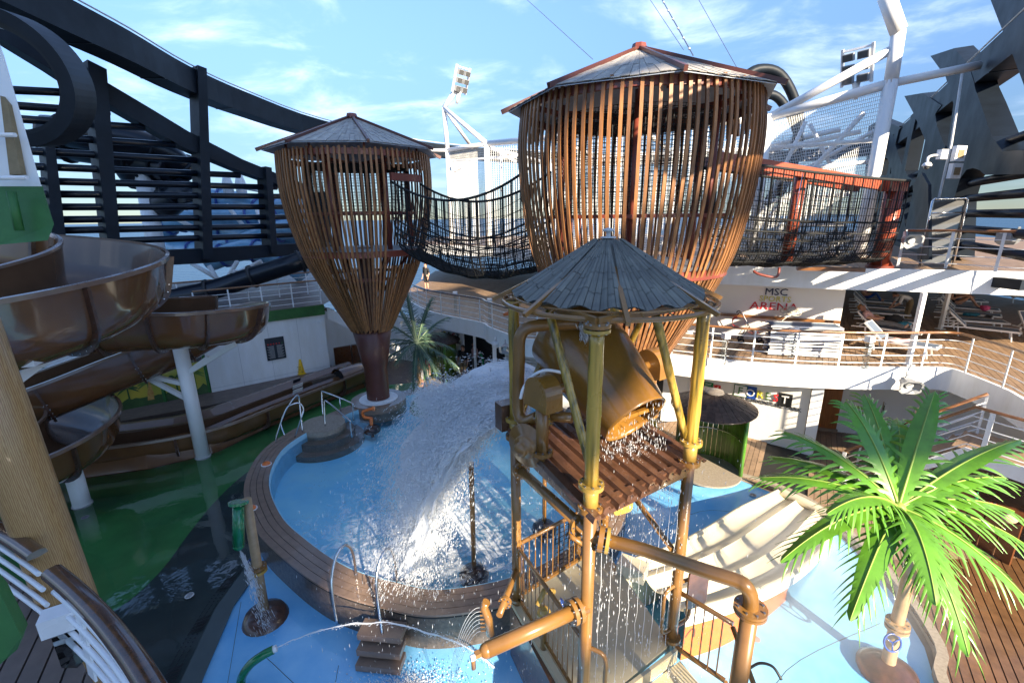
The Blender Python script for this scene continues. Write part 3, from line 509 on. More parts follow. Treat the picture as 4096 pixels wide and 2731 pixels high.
# canopy ring, rafters and cone
ZR = 6.46
b = B(); b.tube([TC + Vector((1.37 * cos(2 * pi * k / 48), 1.37 * sin(2 * pi * k / 48), ZR)) for k in range(48)], 0.03, 8, closed=True); b.ob('canopy_ring', 'pipe', TW)
b = B(); b.tube([TC + Vector((1.22 * cos(2 * pi * k / 48), 1.22 * sin(2 * pi * k / 48), ZR + 0.05)) for k in range(48)], 0.013, 6, closed=True); b.ob('lacing_ring', 'pipe', TW)
APX = TC + Vector((0, 0, 7.30))
b = B()
for k in range(24): a = 2 * pi * k / 24 + 0.1; b.tube([TC + Vector((1.2 * cos(a), 1.2 * sin(a), ZR + 0.05)), TC + Vector((1.37 * cos(a), 1.37 * sin(a), ZR))], 0.009, 5)
b.ob('ring_ties', 'pipe', TW)
for k in range(8):
    a = 2 * pi * k / 8 - 1.62; e = TC + Vector((1.5 * cos(a), 1.5 * sin(a), ZR - 0.01)); B().bar(APX + Vector((0, 0, -0.12)), e, 0.05, 0.05).ob('rafter', 'pipe', TW)
# canopy cloth: eight gores, each made of bamboo-look strips
random.seed(11)
cp = B()
for g in range(8):
    a0 = 2 * pi * g / 8 - 1.62; a1 = a0 + pi / 4; ns = 11
    e0 = Vector((cos(a0), sin(a0), 0)); e1 = Vector((cos(a1), sin(a1), 0)); rr = 1.26
    for s in range(ns):
        def rim(t, sag=True):
            q = (e0.lerp(e1, t)).normalized() * (rr - 0.05 * sin(pi * t)) ; return TC + Vector((q.x, q.y, ZR + 0.085 + 0.03 * sin(t * pi * 5) - 0.0))
        t0, t1 = s / ns + 0.004, (s + 1) / ns - 0.004
        top = TC + Vector((0, 0, 7.30)) + (e0.lerp(e1, 0.5)) * 0.06
        # strips run parallel to one seam like the printed bamboo
        A0, A1 = rim(t0), rim(t1); C0 = top.lerp(rim(t0), 0.10 + 0.02 * (s % 2)); C1 = top.lerp(rim(t1), 0.10 + 0.02 * (s % 2))
        n_ = Vector((e0.lerp(e1, 0.5).x, e0.lerp(e1, 0.5).y, 1.3)).normalized()
        k0 = 0.0; lo = random.uniform(0.15, 0.35); cuts = [0.0]
        while cuts[-1] < 1: cuts.append(min(1, cuts[-1] + random.uniform(0.17, 0.3)))
        for i in range(len(cuts) - 1):
            c0, c1 = cuts[i] + 0.004, cuts[i + 1] - 0.004; P0, P1 = A0.lerp(C0, c0), A1.lerp(C1, c0); P2, P3 = A1.lerp(C1, c1), A0.lerp(C0, c1); m0 = (P0 + P1) / 2 + n_ * 0.007; m1 = (P2 + P3) / 2 + n_ * 0.007
            B().add([P0, m0, P1, P2, m1, P3], [(0, 1, 4, 5), (1, 2, 3, 4)]).ob('canopy_strip', 'canopy', TW)
ul = B()
for g in range(8):
    a0 = 2 * pi * g / 8 - 1.62; P = []
    for s in range(9):
        a = a0 + (pi / 4) * s / 8; r = 1.26 * cos(pi / 8) / cos(a - a0 - pi / 8); P.append(TC + Vector((r * 0.985 * cos(a), r * 0.985 * sin(a), ZR + 0.07 + 0.03 * sin(s / 8 * pi * 5))))
    ul.add([APX + Vector((0, 0, -0.03))] + P, [(0, i + 1, i + 2) for i in range(8)])
ul.ob('canopy_lining', 'canopy', TW)
b = B(); b.lathe([(0.10, 7.235), (0.10, 7.25), (0.03, 7.255), (0.03, 7.31), (0.075, 7.32), (0.07, 7.345), (0.02, 7.36), (0.0, 7.362)], (TC.x, TC.y, 0), 16); b.ob('finial', 'greylight', TW)
# bamboo braces
mid = lambda p, q, z, o=0.0: (p + q) / 2 + Vector((0, 0, z))
for base, top in ((PF, mid(PL, PF, 6.42)), (PL, mid(PL, PK, 6.42)), (PR, mid(PF, PR, 6.42)), (PK, mid(PK, PR, 6.42))):
    q = base + (TC - base) * 0.07 + Vector((0, 0, 4.66)); pts = [q.lerp(top, k / 10) for k in range(11)]; B().tube(pts, [0.05 if k % 3 else 0.054 for k in range(11)], 12).ob('bamboo_brace', 'bamboo', TW)
    B().bar(q - Vector((0, 0, 0.1)), q + Vector((0, 0, 0.08)), 0.07, 0.05).ob('brace_lug', 'pipeyellow', TW)
for p, q in ((PL, PF), (PF, PR), (PR, PK), (PK, PL)): B().bar(p + Vector((0, 0, 6.47)), q + Vector((0, 0, 6.47)), 0.06, 0.08).ob('top_beam', 'pipe', TW)
# corrugated platform
U = (PF - PL).normalized(); Vv = (PK - PL).normalized(); n_rib = 11
O = PL + Vector((0, 0, 4.40)) - U * 0.05 - Vv * 0.12
for k in range(n_rib):
    a = O + Vv * (2.2 * k / n_rib); e = a + U * (2.22 - 0.05 * (k % 2)); e.z -= 0.12; w_ = 2.2 / n_rib; v0 = Vv * w_
    prof = [(0.0, 0), (0.12, 0.055), (0.55, 0.055), (0.67, 0.0), (1.0, 0.0)]
    V_ = []
    for q in (a, e):
        for s, z in prof: V_.append(q + v0 * s + Vector((0, 0, z)))
        for s, z in prof[::-1]: V_.append(q + v0 * s + Vector((0, 0, z - 0.02)))
    m_ = len(prof) * 2
    B().add(V_, [(i, (i + 1) % m_, m_ + (i + 1) % m_, m_ + i) for i in range(m_)] + [tuple(range(m_))[::-1], tuple(range(m_, 2 * m_))]).ob('deck_panel', 'platform', TW)
for p, q in ((PL, PF), (PF, PR), (PR, PK), (PK, PL)): B().bar(p + Vector((0, 0, 4.22)), q + Vector((0, 0, 4.22)), 0.08, 0.2).ob('platform_beam', 'platform', TW)
B().box(PL + Vector((-0.12, 0.12, 4.6)), (0.3, 0.22, 0.42), 0.5).ob('junction_box', 'platform', TW)
# tipping bucket
piv = Vector((1.28, 6.05, 5.32)); pax = Vector((0.83, 0.55, 0.0)).normalized()
bd = Vector((0.55, -0.62, -0.56)); bd = (bd - pax * bd.dot(pax)).normalized()
bk = B(); bk.lathe([(0.0, -0.92), (0.62, -0.92), (0.66, -0.88), (0.64, -0.3), (0.58, 0.15), (0.47, 0.72), (0.475, 0.75), (0.44, 0.75), (0.43, 0.70), (0.55, 0.1), (0.6, -0.82), (0.0, -0.84)], piv, 40, bd); bko = bk.ob('bucket', 'bucket', TW)
b = B(); b.cyl(piv + bd * 0.15, 0.14, 0.4, 16, bd); b.ob('baffle', 'bucket', bko)
b = B(); b.bar(piv + bd * 0.66 - pax * 0.43, piv + bd * 0.66 + pax * 0.43, 0.06, 0.05); b.ob('mouth_bar', 'bucket', bko)
b = B(); b.tube([piv - pax * 1.06, piv - pax * 0.5], 0.06, 12); b.ob('axle', 'pipe', TW); B().tube([piv + pax * 0.5, piv + pax * 1.0], 0.06, 12).ob('axle', 'pipe', TW)
def housing(c, ax, r, th, m='bucket'):
    # rounded bearing cover: D-shaped drum
    ax = Vector(ax).normalized(); e1 = Vector((-ax.y, ax.x, 0)); P = [(-r, -r * 0.75)] + [(r * cos(a), r * sin(a)) for a in [pi - pi * k / 14 for k in range(15)]] + [(r, -r * 0.75)]
    poly = [Vector(c) + e1 * x + Vector((0, 0, 1)) * y for x, y in P]; B().prism(poly, ax * th).ob('bearing_cover', m, TW)
housing(piv - pax * 1.2, pax, 0.24, 0.26); housing(piv + pax * 0.92, pax, 0.24, 0.24, 'pipe')
for s in (-1, 1):
    c = piv + pax * (1.08 if s < 0 else 1.03) * s; B().tube([c + Vector((0, 0, -0.15)), Vector((c.x, c.y, 4.45))], 0.085, 14).ob('bucket_pedestal', 'pipe', TW); flange((c.x, c.y, 4.5), (0, 0, 1), 0.15, 0.05, 'pipe', TW)
# feed pipe
fp = spline([(0.894, 5.9, 6.138), (0.505, 5.95, 6.114), (0.23, 5.95, 6.076), (0.107, 5.95, 5.938), (0.092, 5.95, 5.599), (0.076, 5.95, 5.153), (0.085, 5.9, 4.847), (0.173, 5.8, 4.773), (0.336, 5.7, 4.888)], 5)
B().tube(fp, 0.085, 14).ob('feed_pipe', 'pipe', TW)
c = Vector((0.362, 5.66, 4.931)); d = Vector((0.75, -0.3, 0.06)).normalized()
for k in range(3): flange(c + d * (0.07 * k), d, 0.13 - 0.012 * (k == 1), 0.045, 'pipeyellow' if k != 1 else 'pipe', TW)
B().tube([c + d * 0.15, c + d * 0.45], 0.07, 12).ob('feed_stub', 'pipe', TW)
B().tube(spline([piv - pax * 0.75 + Vector((0, 0, 0.22)), (0.441, 5.6, 5.588), (0.272, 5.6, 5.518), (0.146, 5.6, 5.351), (0.105, 5.6, 5.199)], 6), 0.022, 8).ob('hose', 'whitegloss', TW)
# water wheel on the left post
wc = Vector((0.193, 5.55, 4.545)); wa = Vector((-0.62, -0.78, 0.0)).normalized()
b = B(); b.lathe([(0.0, 0.0), (0.31, 0.0), (0.31, 0.02), (0.17, 0.025), (0.17, 0.09), (0.15, 0.11), (0.10, 0.11), (0.10, 0.17), (0.07, 0.21), (0.0, 0.215)], wc, 32, wa); wo_ = b.ob('water_wheel', 'pipe', TW)
e2 = Vector((0, 0, 1)); e1 = wa.cross(e2)
for k in range(6):
    a = 2 * pi * k / 6; r0 = (e1 * cos(a) + e2 * sin(a)); r1 = (e1 * cos(a + 0.35) + e2 * sin(a + 0.35)); P = [[wc + r0.lerp(r1, s / 4) * (0.08 + 0.21 * s / 4) - wa * (0.0 + 0.17 * j) for s in range(5)] for j in (0, 1)]
    B().grid(P).ob('paddle', 'pipe', wo_)
B().tube([wc, wc - wa * 0.5], 0.04, 8).ob('wheel_axle', 'pipe', TW)
# horizontal pipes at mid height
def pipe_run(pts, r, m='pipe', ends=(), name='pipe_run'):
    o = B().tube(pts, r, 16).ob(name, m, TW)
    return o
a, c = PL + Vector((0, 0, 3.8)), PF + Vector((0, 0, 3.95)); pipe_run([a, c], 0.07)
for q in (0.1, 0.9): flange(a.lerp(c, q), c - a, 0.135, 0.05, 'pipe', TW)
fr = [PF + Vector((0, 0, 3.92))] + spline([(1.467, 4.35, 3.86), (2.044, 4.068, 3.82), (2.317, 3.951, 3.8), (2.392, 3.895, 3.78), (2.457, 3.886, 3.66), (2.481, 3.895, 3.5)], 5)
pipe_run(fr, 0.076); flange(fr[0].lerp(Vector(fr[1]), 0.22), Vector(fr[1]) - fr[0], 0.15, 0.06, 'pipe', TW); flange(fr[0].lerp(Vector(fr[1]), 0.34), Vector(fr[1]) - fr[0], 0.15, 0.04, 'pipeyellow', TW)
e = Vector(fr[-1]); flange(e, (0, 0, 1), 0.165, 0.035, 'pipe', TW); flange(e - Vector((0, 0, 0.04)), (0, 0, 1), 0.165, 0.03, 'pipe', TW)
B().tube([e, (e.x, e.y, 0.0)], 0.086, 18).ob('right_stand_pipe', 'pipe', TW)
# spray arm to the lower left
a = PF + Vector((0, 0, 2.92)); e = Vector((-0.322, 3.946, 2.92)); pipe_run([a, e], [0.085, 0.085]); flange(a.lerp(e, 0.1), e - a, 0.15, 0.05, 'pipe', TW); flange(a.lerp(e, 0.16), e - a, 0.15, 0.05, 'pipe', TW)
d = (e - a).normalized(); B().ball(e, 0.085, 12, 8).ob('arm_cap', 'pipe', TW)
B().bar(e, e + d * 0.14, 0.06, 0.05).ob('nozzle_bracket', 'pipe', TW); n0 = e + d * 0.16
B().tube([e + d * 0.1, n0 + Vector((0, 0, -0.02)), n0 + Vector((0.0, 0, -0.17))], 0.026, 10).ob('tap_nozzle', 'pipe', TW); B().cyl(n0 + d * -0.02 + Vector((0, 0, -0.02)), 0.033, 0.05, 10, d).ob('tap_collar', 'whitegloss', TW)
# comb sprayer
c = Vector((-0.217, 5.379, 1.9)); a = PL + Vector((0, 0, 1.9)); B().tube([a, c + Vector((-0.02, 0, 0))], 0.05, 10).ob('comb_arm', 'pipe', TW); flange(c.lerp(a, 0.25), a - c, 0.1, 0.05, 'pipe', TW)
c = Vector((-0.393, 5.322, 1.9)); cm = B(); cm.tube([c + Vector((-0.02, 0, 0.3)), c + Vector((-0.06, 0, 0.22)), c, c + Vector((0.02, 0, -0.28))], 0.06, 10)
for k in range(7): cm.cyl(c + Vector((-0.12, 0, 0.2 - 0.07 * k)), 0.012, 0.08, 6, (1, 0, 0))
cm.ob('comb_sprayer', 'pipe', TW)
# tower floor
FZ = 1.2
def quad(p, q, r, s, z, th, name, m):
    B().prism([(v[0], v[1], z) for v in (p, q, r, s)], (0, 0, -th)).ob(name, m, TW)
ext = (PR - PK).normalized()
quad(PL - Vector((0.1, 0, 0)), PF - Vector((0.05, 0.1, 0)), PR, PK + Vector((0.0, 0.12, 0)), FZ, 0.09, 'floor_panel', 'beige')
F2 = [PF - Vector((0.2, 0.25, 0)), PF + Vector((-0.25, -1.9, 0)), Vector((2.6, 3.2, 0)), Vector((2.9, 4.4, 0)), PR + Vector((0.12, -0.1, 0))]
B().prism([(v.x, v.y, 0.98) for v in F2], (0, 0, -0.09)).ob('landing_panel', 'beige', TW)
B().bar(PF + Vector((-0.1, -0.15, 1.1)), PR + Vector((0.05, -0.1, 1.1)), 0.05, 0.22).ob('landing_riser', 'beige', TW)
B().prism([(-0.1, 6.35, 0.02), (0.72, 4.4, 0.02), (0.8, 4.5, 0.02), (0.0, 6.45, 0.02)], (0, 0, 1.1)).ob('side_skirt', 'platform', TW)
# railings of bars
def panel(p, q, z0, z1, name, n, h0=1.0, h1=1.0):
    p, q = Vector(p), Vector(q); u = Vector((0, 0, 1)); B().tube([p + u * z1, q + u * (z1 + h1 - 1)], 0.035, 8).ob('guard_rail', 'pipe', TW); B().bar(p + u * z0, q + u * (z0 + h1 - 1), 0.05, 0.05).ob('guard_sill', 'pipe', TW)
    for k in range(1, n): c = p.lerp(q, k / n); B().tube([c + u * (z0 + (h1 - 1) * k / n), c + u * (z1 + (h1 - 1) * k / n)], 0.011, 5).ob('guard_bar', 'pipe', TW)
panel(PL, PK, 1.32, 2.35, 'a', 16); panel(PL, PF, 1.32, 2.35, 'b', 15)
panel(PR + Vector((0.05, 0, 0)), (2.95, 4.95, 0), 1.15, 2.15, 'c', 6); panel((2.95, 4.95, 0), (3.0, 3.4, 0), 1.15, 2.1, 'd', 14, 1.0, 0.3)
# looped grab rails and play panels
for p, dx in ((PF, Vector((0.22, -0.1, 0))), (PR, Vector((-0.2, -0.12, 0))), (PR, Vector((0.26, 0.12, 0)))):
    B().tube(spline([p + Vector((0, 0, 2.3)), p + dx + Vector((0, 0, 2.25)), p + dx * 1.1 + Vector((0, 0, 1.9)), p + dx + Vector((0, 0, 1.55)), p + Vector((0, 0, 1.5))], 5), 0.028, 8).ob('grab_loop', 'pipe', TW)
def plate(c, dx, w, h, m, name):
    d = Vector(dx).normalized(); c = Vector(c); r = 0.09; P = []
    for sx, sz, a0 in ((1, 1, 0), (-1, 1, pi / 2), (-1, -1, pi), (1, -1, 1.5 * pi)):
        for k in range(4): a = a0 + pi / 2 * k / 3; P.append(c + d * (sx * (w / 2 - r) + r * cos(a)) + Vector((0, 0, sz * (h / 2 - r) + r * sin(a))))
    B().prism(P, Vector((-d.y, d.x, 0)) * 0.03).ob(name, m, TW)
plate(PK + Vector((0.32, -0.1, 2.45)), (0.9, 0.35, 0), 0.42, 0.75, 'pipeyellow', 'play_panel'); plate(PR + Vector((0.33, 0.02, 2.2)), (0.9, 0.3, 0), 0.36, 0.7, 'platform', 'play_panel')
B().tube([PK + Vector((0, 0, 3.15)), Vector((2.28, 5.55, 2.849))], 0.045, 10).ob('diagonal_pipe', 'pipe', TW)
# water cannons on the railing, cargo net
c = Vector((1.15, 7.1, 2.3)); B().tube([c + Vector((0, 0, 0.15)), c, c + Vector((0.02, -0.05, -0.75))], 0.045, 10).ob('cannon_post', 'pipe', TW); B().tube([c + Vector((-0.2, -0.1, -0.3)), c + Vector((0.26, -0.12, -0.65))], [0.05, 0.035], 10).ob('water_cannon', 'pipe', TW)
c = Vector((0.42, 5.45, 1.95)); B().tube([c, (c.x, c.y, 1.2)], 0.05, 10).ob('cannon_post', 'pipe', TW); B().ball(c + Vector((0, 0, -0.1)), 0.11, 12, 8).ob('cannon_hub', 'pipeyellow', TW); B().tube([c + Vector((-0.1, -0.1, 0.15)), c + Vector((0.0, 0, 0.3)), c + Vector((0.15, 0.1, 0.2))], 0.045, 8).ob('water_cannon', 'pipeyellow', TW)
b = B(); b.lathe([(0.10, -0.012), (0.125, 0), (0.10, 0.012), (0.09, 0), (0.10, -0.012)], c + Vector((0.3, 0.05, -0.02)), 16, (0.9, 0.3, 0.2)); b.ob('valve_wheel', 'blue', TW)
nt_ = B(); p0, p1 = Vector((0.72, 6.86, 0)), Vector((1.4, 7.34, 0))
for k in range(9): q = p0.lerp(p1, k / 8); nt_.tube([q + Vector((0, 0, 1.42)), q + Vector((0, 0, 2.28))], 0.008, 4)
for k in range(10): z = 1.42 + 0.86 * k / 9; nt_.tube([p0 + Vector((0, 0, z)), p1 + Vector((0, 0, z))], 0.008, 4)
nt_.ob('cargo_net', 'net', TW)
# bow-shaped jet at the foot of the stand pipe
B().tube(spline([(3.453, 5.242, 1.0), (3.576, 5.205, 1.15), (3.707, 5.108, 1.2), (3.781, 4.993, 1.1)], 5), 0.02, 8).ob('spray_bow', 'black', TW)
# ================================================================ beige slide with three lanes
SL = thing('splash_slide', 'wide beige multi-lane splash slide running down from the play tower', 'slide', (4.5, 7.8, 0))
s0, s1 = Vector((2.09, 7.041, 1.25)), Vector((2.759, 6.228, 1.15)); 
ctl = [(Vector((2.113, 7.186, 1.2)), Vector((2.871, 6.209, 1.05))), (Vector((2.985, 7.58, 1.15)), Vector((3.882, 6.545, 1.0))), (Vector((4.271, 8.622, 0.8)), Vector((5.215, 7.311, 0.68))), (Vector((5.619, 9.821, 0.45)), Vector((6.624, 8.358, 0.38))), (Vector((6.698, 10.534, 0.3)), Vector((7.574, 9.279, 0.28))), (Vector((7.214, 10.862, 0.26)), Vector((7.951, 9.624, 0.26)))]
Lf = spline([a for a, c in ctl], 6); Rt = spline([c for a, c in ctl], 6)
NL = 3
for l in range(NL):
    P = []
    for i in range(len(Lf)):
        row = []
        for k in range(11):
            t = (l + k / 10) / NL; p = Lf[i].lerp(Rt[i], t); u = k / 10; p = p + Vector((0, 0, -0.10 * sin(pi * u))); row.append(p)
        P.append(row)
    B().grid(P).ob('slide_lane', 'slidecream', SL)
for l in range(NL + 1):
    w_ = 0.06 if l in (0, NL) else 0.018; b = B(); b.tube([Lf[i].lerp(Rt[i], l / NL) + Vector((0, 0, 0.0)) for i in range(len(Lf))], w_, 8); b.ob('lane_divider', 'slidecream', SL)
b = B(); b.grid([[p + Vector((0, 0, 0.02)) for p in Rt], [Vector((p.x, p.y, p.z - 0.32)) for p in Rt]]); b.ob('side_apron', 'white', SL)
b = B(); b.grid([[Vector((p.x, p.y, p.z - 0.32)) for p in Rt[:14]], [Vector((p.x, p.y, 0.0)) for p in Rt[:14]]]); b.ob('side_base', 'orange', SL)
b = B(); b.grid([[p + Vector((0, 0, 0.02)) for p in Lf], [Vector((p.x, p.y, 0.0)) for p in Lf]]); b.ob('side_apron', 'slidecream', SL)
b = B(); b.tube([Lf[-1].lerp(Rt[-1], k / 10) + Vector((0.0, 0, -0.02 + 0.03 * sin(pi * k / 10))) for k in range(11)], 0.11, 10); b.ob('end_lip', 'slidecream', SL)
st = B(); st.box((2.15, 6.95, 1.28), (0.5, 0.32, 0.25), -0.55); st.ob('slide_bench', 'slidecream', SL)

# ================================================================ nest towers and rope bridges
def net_surface(b, F, nu, nv, r, su, sv, sides=3):
    """strands over a surface F(u,v): nu lines along v, nv lines along u"""
    for i in range(nu + 1): b.tube([F(i / nu, k / sv) for k in range(sv + 1)], r, sides, cap=False)
    for k in range(nv + 1): b.tube([F(i / su, k / nv) for i in range(su + 1)], r, sides, cap=False)
def nest(label, c, prof, zt, ns, eave_r, eave_z, apex_z, floor, doors, col_r, zc, a_roof, seed):
    random.seed(seed); T = thing('nest_tower', label, 'play tower', (c[0], c[1], 0), 'nest towers of wooden slats'); C = Vector((c[0], c[1], 0))
    def rad(z):
        for (z1, r1), (z0, r0) in zip(prof, prof[1:]):
            if z0 <= z <= z1: k = (z - z0) / (z1 - z0); return r0 + (r1 - r0) * k
        return prof[0][1] if z > prof[0][0] else prof[-1][1]
    sm = spline([(r, 0, z) for z, r in prof], 5)
    zb = prof[-1][0]
    def slat_mesh(z0, z1, name):
        b = B(); pts = [p for p in sm if z0 <= p.z <= z1]
        if len(pts) < 2 or pts[0].z < z1 - 0.02: pts = [Vector((rad(z1), 0, z1))] + pts
        if pts[-1].z > z0 + 0.02: pts = pts + [Vector((rad(z0), 0, z0))]
        v = []
        for i, p in enumerate(pts):
            w_ = 0.033 if p.z > zb + 1.2 else 0.024 + 0.009 * (p.z - zb) / 1.2; v += [(p.x + 0.022, -w_, p.z), (p.x + 0.022, w_, p.z), (p.x - 0.02, w_, p.z), (p.x - 0.02, -w_, p.z)]
        f = []
        for i in range(len(pts) - 1): f += [(4 * i + k, 4 * i + (k + 1) % 4, 4 * i + 4 + (k + 1) % 4, 4 * i + 4 + k) for k in range(4)]
        f += [(3, 2, 1, 0), tuple(4 * (len(pts) - 1) + k for k in range(4))]
        b.add([Vector(q) + C for q in v], f); return b.ob(name, 'slat', T)
    src = {}
    def put(key, z0, z1, a):
        if key not in src: o = slat_mesh(z0, z1, 'slat'); src[key] = o
        else: o = src[key].copy(); COL.objects.link(o); o.parent = T
        o.rotation_euler.z = a
    for k in range(ns):
        a = 2 * pi * (k + random.uniform(-0.13, 0.13)) / ns; dj = False
        for da, dw_ in doors:
            d = (a - da + pi) % (2 * pi) - pi
            if abs(d) < dw_: dj = True
        if dj: put('t%d' % (k % 2), zt - 0.55 - 0.08 * (k % 2), zt, a); put('b', zb, floor - 0.5, a)
        else: put('f%d' % (k % 3), zb + 0.06 * (k % 3), zt - 0.03 * (k % 2), a)
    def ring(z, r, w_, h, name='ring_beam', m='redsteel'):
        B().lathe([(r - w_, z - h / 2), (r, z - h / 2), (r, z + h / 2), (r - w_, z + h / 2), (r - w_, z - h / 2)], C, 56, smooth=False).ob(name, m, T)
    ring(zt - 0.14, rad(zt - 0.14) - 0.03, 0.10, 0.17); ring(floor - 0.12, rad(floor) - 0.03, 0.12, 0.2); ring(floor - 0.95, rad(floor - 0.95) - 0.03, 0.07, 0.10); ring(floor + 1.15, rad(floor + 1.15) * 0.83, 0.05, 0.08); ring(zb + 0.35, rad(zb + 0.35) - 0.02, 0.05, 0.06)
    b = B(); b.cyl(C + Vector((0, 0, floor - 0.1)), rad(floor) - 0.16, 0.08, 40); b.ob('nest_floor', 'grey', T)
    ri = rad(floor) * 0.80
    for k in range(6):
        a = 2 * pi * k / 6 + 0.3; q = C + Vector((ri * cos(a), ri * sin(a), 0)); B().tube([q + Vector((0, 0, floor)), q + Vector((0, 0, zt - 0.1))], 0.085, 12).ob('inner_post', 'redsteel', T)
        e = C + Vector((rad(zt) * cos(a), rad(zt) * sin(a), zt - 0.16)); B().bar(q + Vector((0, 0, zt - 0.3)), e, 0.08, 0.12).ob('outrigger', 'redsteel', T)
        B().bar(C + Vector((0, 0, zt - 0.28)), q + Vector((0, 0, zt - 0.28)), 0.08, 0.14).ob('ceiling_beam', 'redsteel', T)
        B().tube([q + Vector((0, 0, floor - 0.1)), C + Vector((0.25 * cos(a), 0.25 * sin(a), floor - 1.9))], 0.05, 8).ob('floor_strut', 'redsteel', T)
    for k in range(44):
        a = 2 * pi * k / 44
        if any(abs((a - da + pi) % (2 * pi) - pi) < dw_ for da, dw_ in doors): continue
        q = C + Vector((ri * cos(a), ri * sin(a), 0)); B().tube([q + Vector((0, 0, floor)), q + Vector((0, 0, floor + 1.15))], 0.011, 5).ob('balustrade_bar', 'redsteel', T)
    nb = B(); z0 = floor + 1.15; z1 = zt - 0.35
    nn = 150; nzz = int((z1 - z0) / 0.1)
    for k in range(nn):
        a = 2 * pi * k / nn
        if any(abs((a - da + pi) % (2 * pi) - pi) < dw_ for da, dw_ in doors): continue
        q = C + Vector((ri * 1.02 * cos(a), ri * 1.02 * sin(a), 0)); nb.tube([q + Vector((0, 0, z0)), q + Vector((0, 0, z1))], 0.008, 3, cap=False)
    for k in range(nzz + 1):
        z = z0 + (z1 - z0) * k / nzz; nb.tube([C + Vector((ri * 1.02 * cos(2 * pi * i / 60), ri * 1.02 * sin(2 * pi * i / 60), z)) for i in range(60)], 0.008, 3, closed=True)
    for k in range(-12, 13):
        y = ri * k / 12.5; x = math.sqrt(max(0.01, ri * ri - y * y)); nb.tube([C + Vector((-x, y, zt - 0.4)), C + Vector((x, y, zt - 0.4))], 0.009, 3, cap=False); nb.tube([C + Vector((y, -x, zt - 0.4)), C + Vector((y, x, zt - 0.4))], 0.009, 3, cap=False)
    stuff(nb.ob('safety_net', 'net', T))
    # roof
    A = C + Vector((0, 0, apex_z))
    for g in range(8):
        a0 = a_roof + 2 * pi * g / 8; a1 = a0 + pi / 4; E0 = C + Vector((eave_r * cos(a0), eave_r * sin(a0), eave_z)); E1 = C + Vector((eave_r * cos(a1), eave_r * sin(a1), eave_z)); nrm = ((E1 - E0).cross(A - E0)).normalized()
        B().bar(A + Vector((0, 0, 0.03)), E0 + (E0 - A) * 0.03 + Vector((0, 0, 0.03)), 0.07, 0.10).ob('roof_rafter', 'maroon', T)
        rows = 7; ux = (E1 - E0)
        cols = 13
        for s in range(cols):
            t0, t1 = 0.012 + 0.976 * s / cols + 0.002, 0.012 + 0.976 * (s + 1) / cols - 0.002
            cut = [0.02]
            while cut[-1] < 0.95: cut.append(min(0.955, cut[-1] + random.uniform(0.2, 0.42)))
            for i in range(len(cut) - 1):
                Q = []
                for t, l in ((t0, cut[i]), (t1, cut[i]), (t1, cut[i + 1] - 0.006), (t0, cut[i + 1] - 0.006)): Q.append(E0.lerp(E1, t).lerp(A, l))
                lift = nrm * (0.012 if (s + i) % 2 else 0.004); B().prism([q + lift for q in Q], -nrm * 0.012).ob('roof_strip', 'thatch', T)
        B().prism([E0.lerp(A, 0.02) - nrm * 0.03, E1.lerp(A, 0.02) - nrm * 0.03, A - nrm * 0.03], -nrm * 0.01).ob('roof_lining', 'rooffilm', T)
        q = C + Vector((rad(zt) * 0.86 * cos(a0), rad(zt) * 0.86 * sin(a0), 0)); zz = eave_z + (apex_z - eave_z) * (1 - rad(zt) * 0.86 / eave_r); B().bar(q + Vector((0, 0, zt - 0.2)), q + Vector((0, 0, zz - 0.05)), 0.06, 0.06).ob('roof_prop', 'redsteel', T)
    B().lathe([(0.0, apex_z + 0.1), (0.16, apex_z + 0.1), (0.2, apex_z - 0.05), (0.0, apex_z - 0.06)], C, 8, smooth=False).ob('roof_cap', 'redsteel', T)
    # column
    b = B(); b.lathe([(col_r * 1.0, zc), (col_r, zb - 1.45), (col_r + 0.05, zb - 1.3), (prof[-1][1] * 0.97, zb + 0.02), (prof[-1][1] * 0.9, zb + 0.03), (0.3, zb), (0.3, floor), ], C, 36); b.ob('column', 'maroon', T)
    b = B(); b.cyl(C + Vector((0, 0, zc)), col_r + 0.12, 0.03, 36); b.ob('base_plate', 'white', T)
    return T
d12 = math.atan2(12 - 16.36, 3.05 + 5.16)
N1 = nest('smaller nest-shaped slat tower on a maroon column by the pool edge', (-5.16, 16.36), [(9.55, 2.42), (8.9, 2.45), (8.2, 2.42), (7.3, 2.27), (6.1, 1.93), (4.9, 1.38), (3.6, 0.72)], 9.55, 92, 2.86, 9.62, 10.75, 6.55, [(d12 - 0.1, 0.36)], 0.42, 0.88, -pi / 2 - 0.35, 1)
N2 = nest('larger nest-shaped slat tower with sun stripes behind the tipping bucket', (3.05, 12.0), [(10.05, 2.74), (9.3, 2.82), (8.5, 2.8), (7.5, 2.68), (6.4, 2.42), (5.25, 1.9), (4.1, 1.27), (3.3, 0.9)], 10.05, 98, 3.14, 9.95, 11.25, 6.35, [(d12 + pi, 0.26), (math.atan2(2.2, 8.45), 0.26)], 0.42, 0.02, -pi / 2, 2)
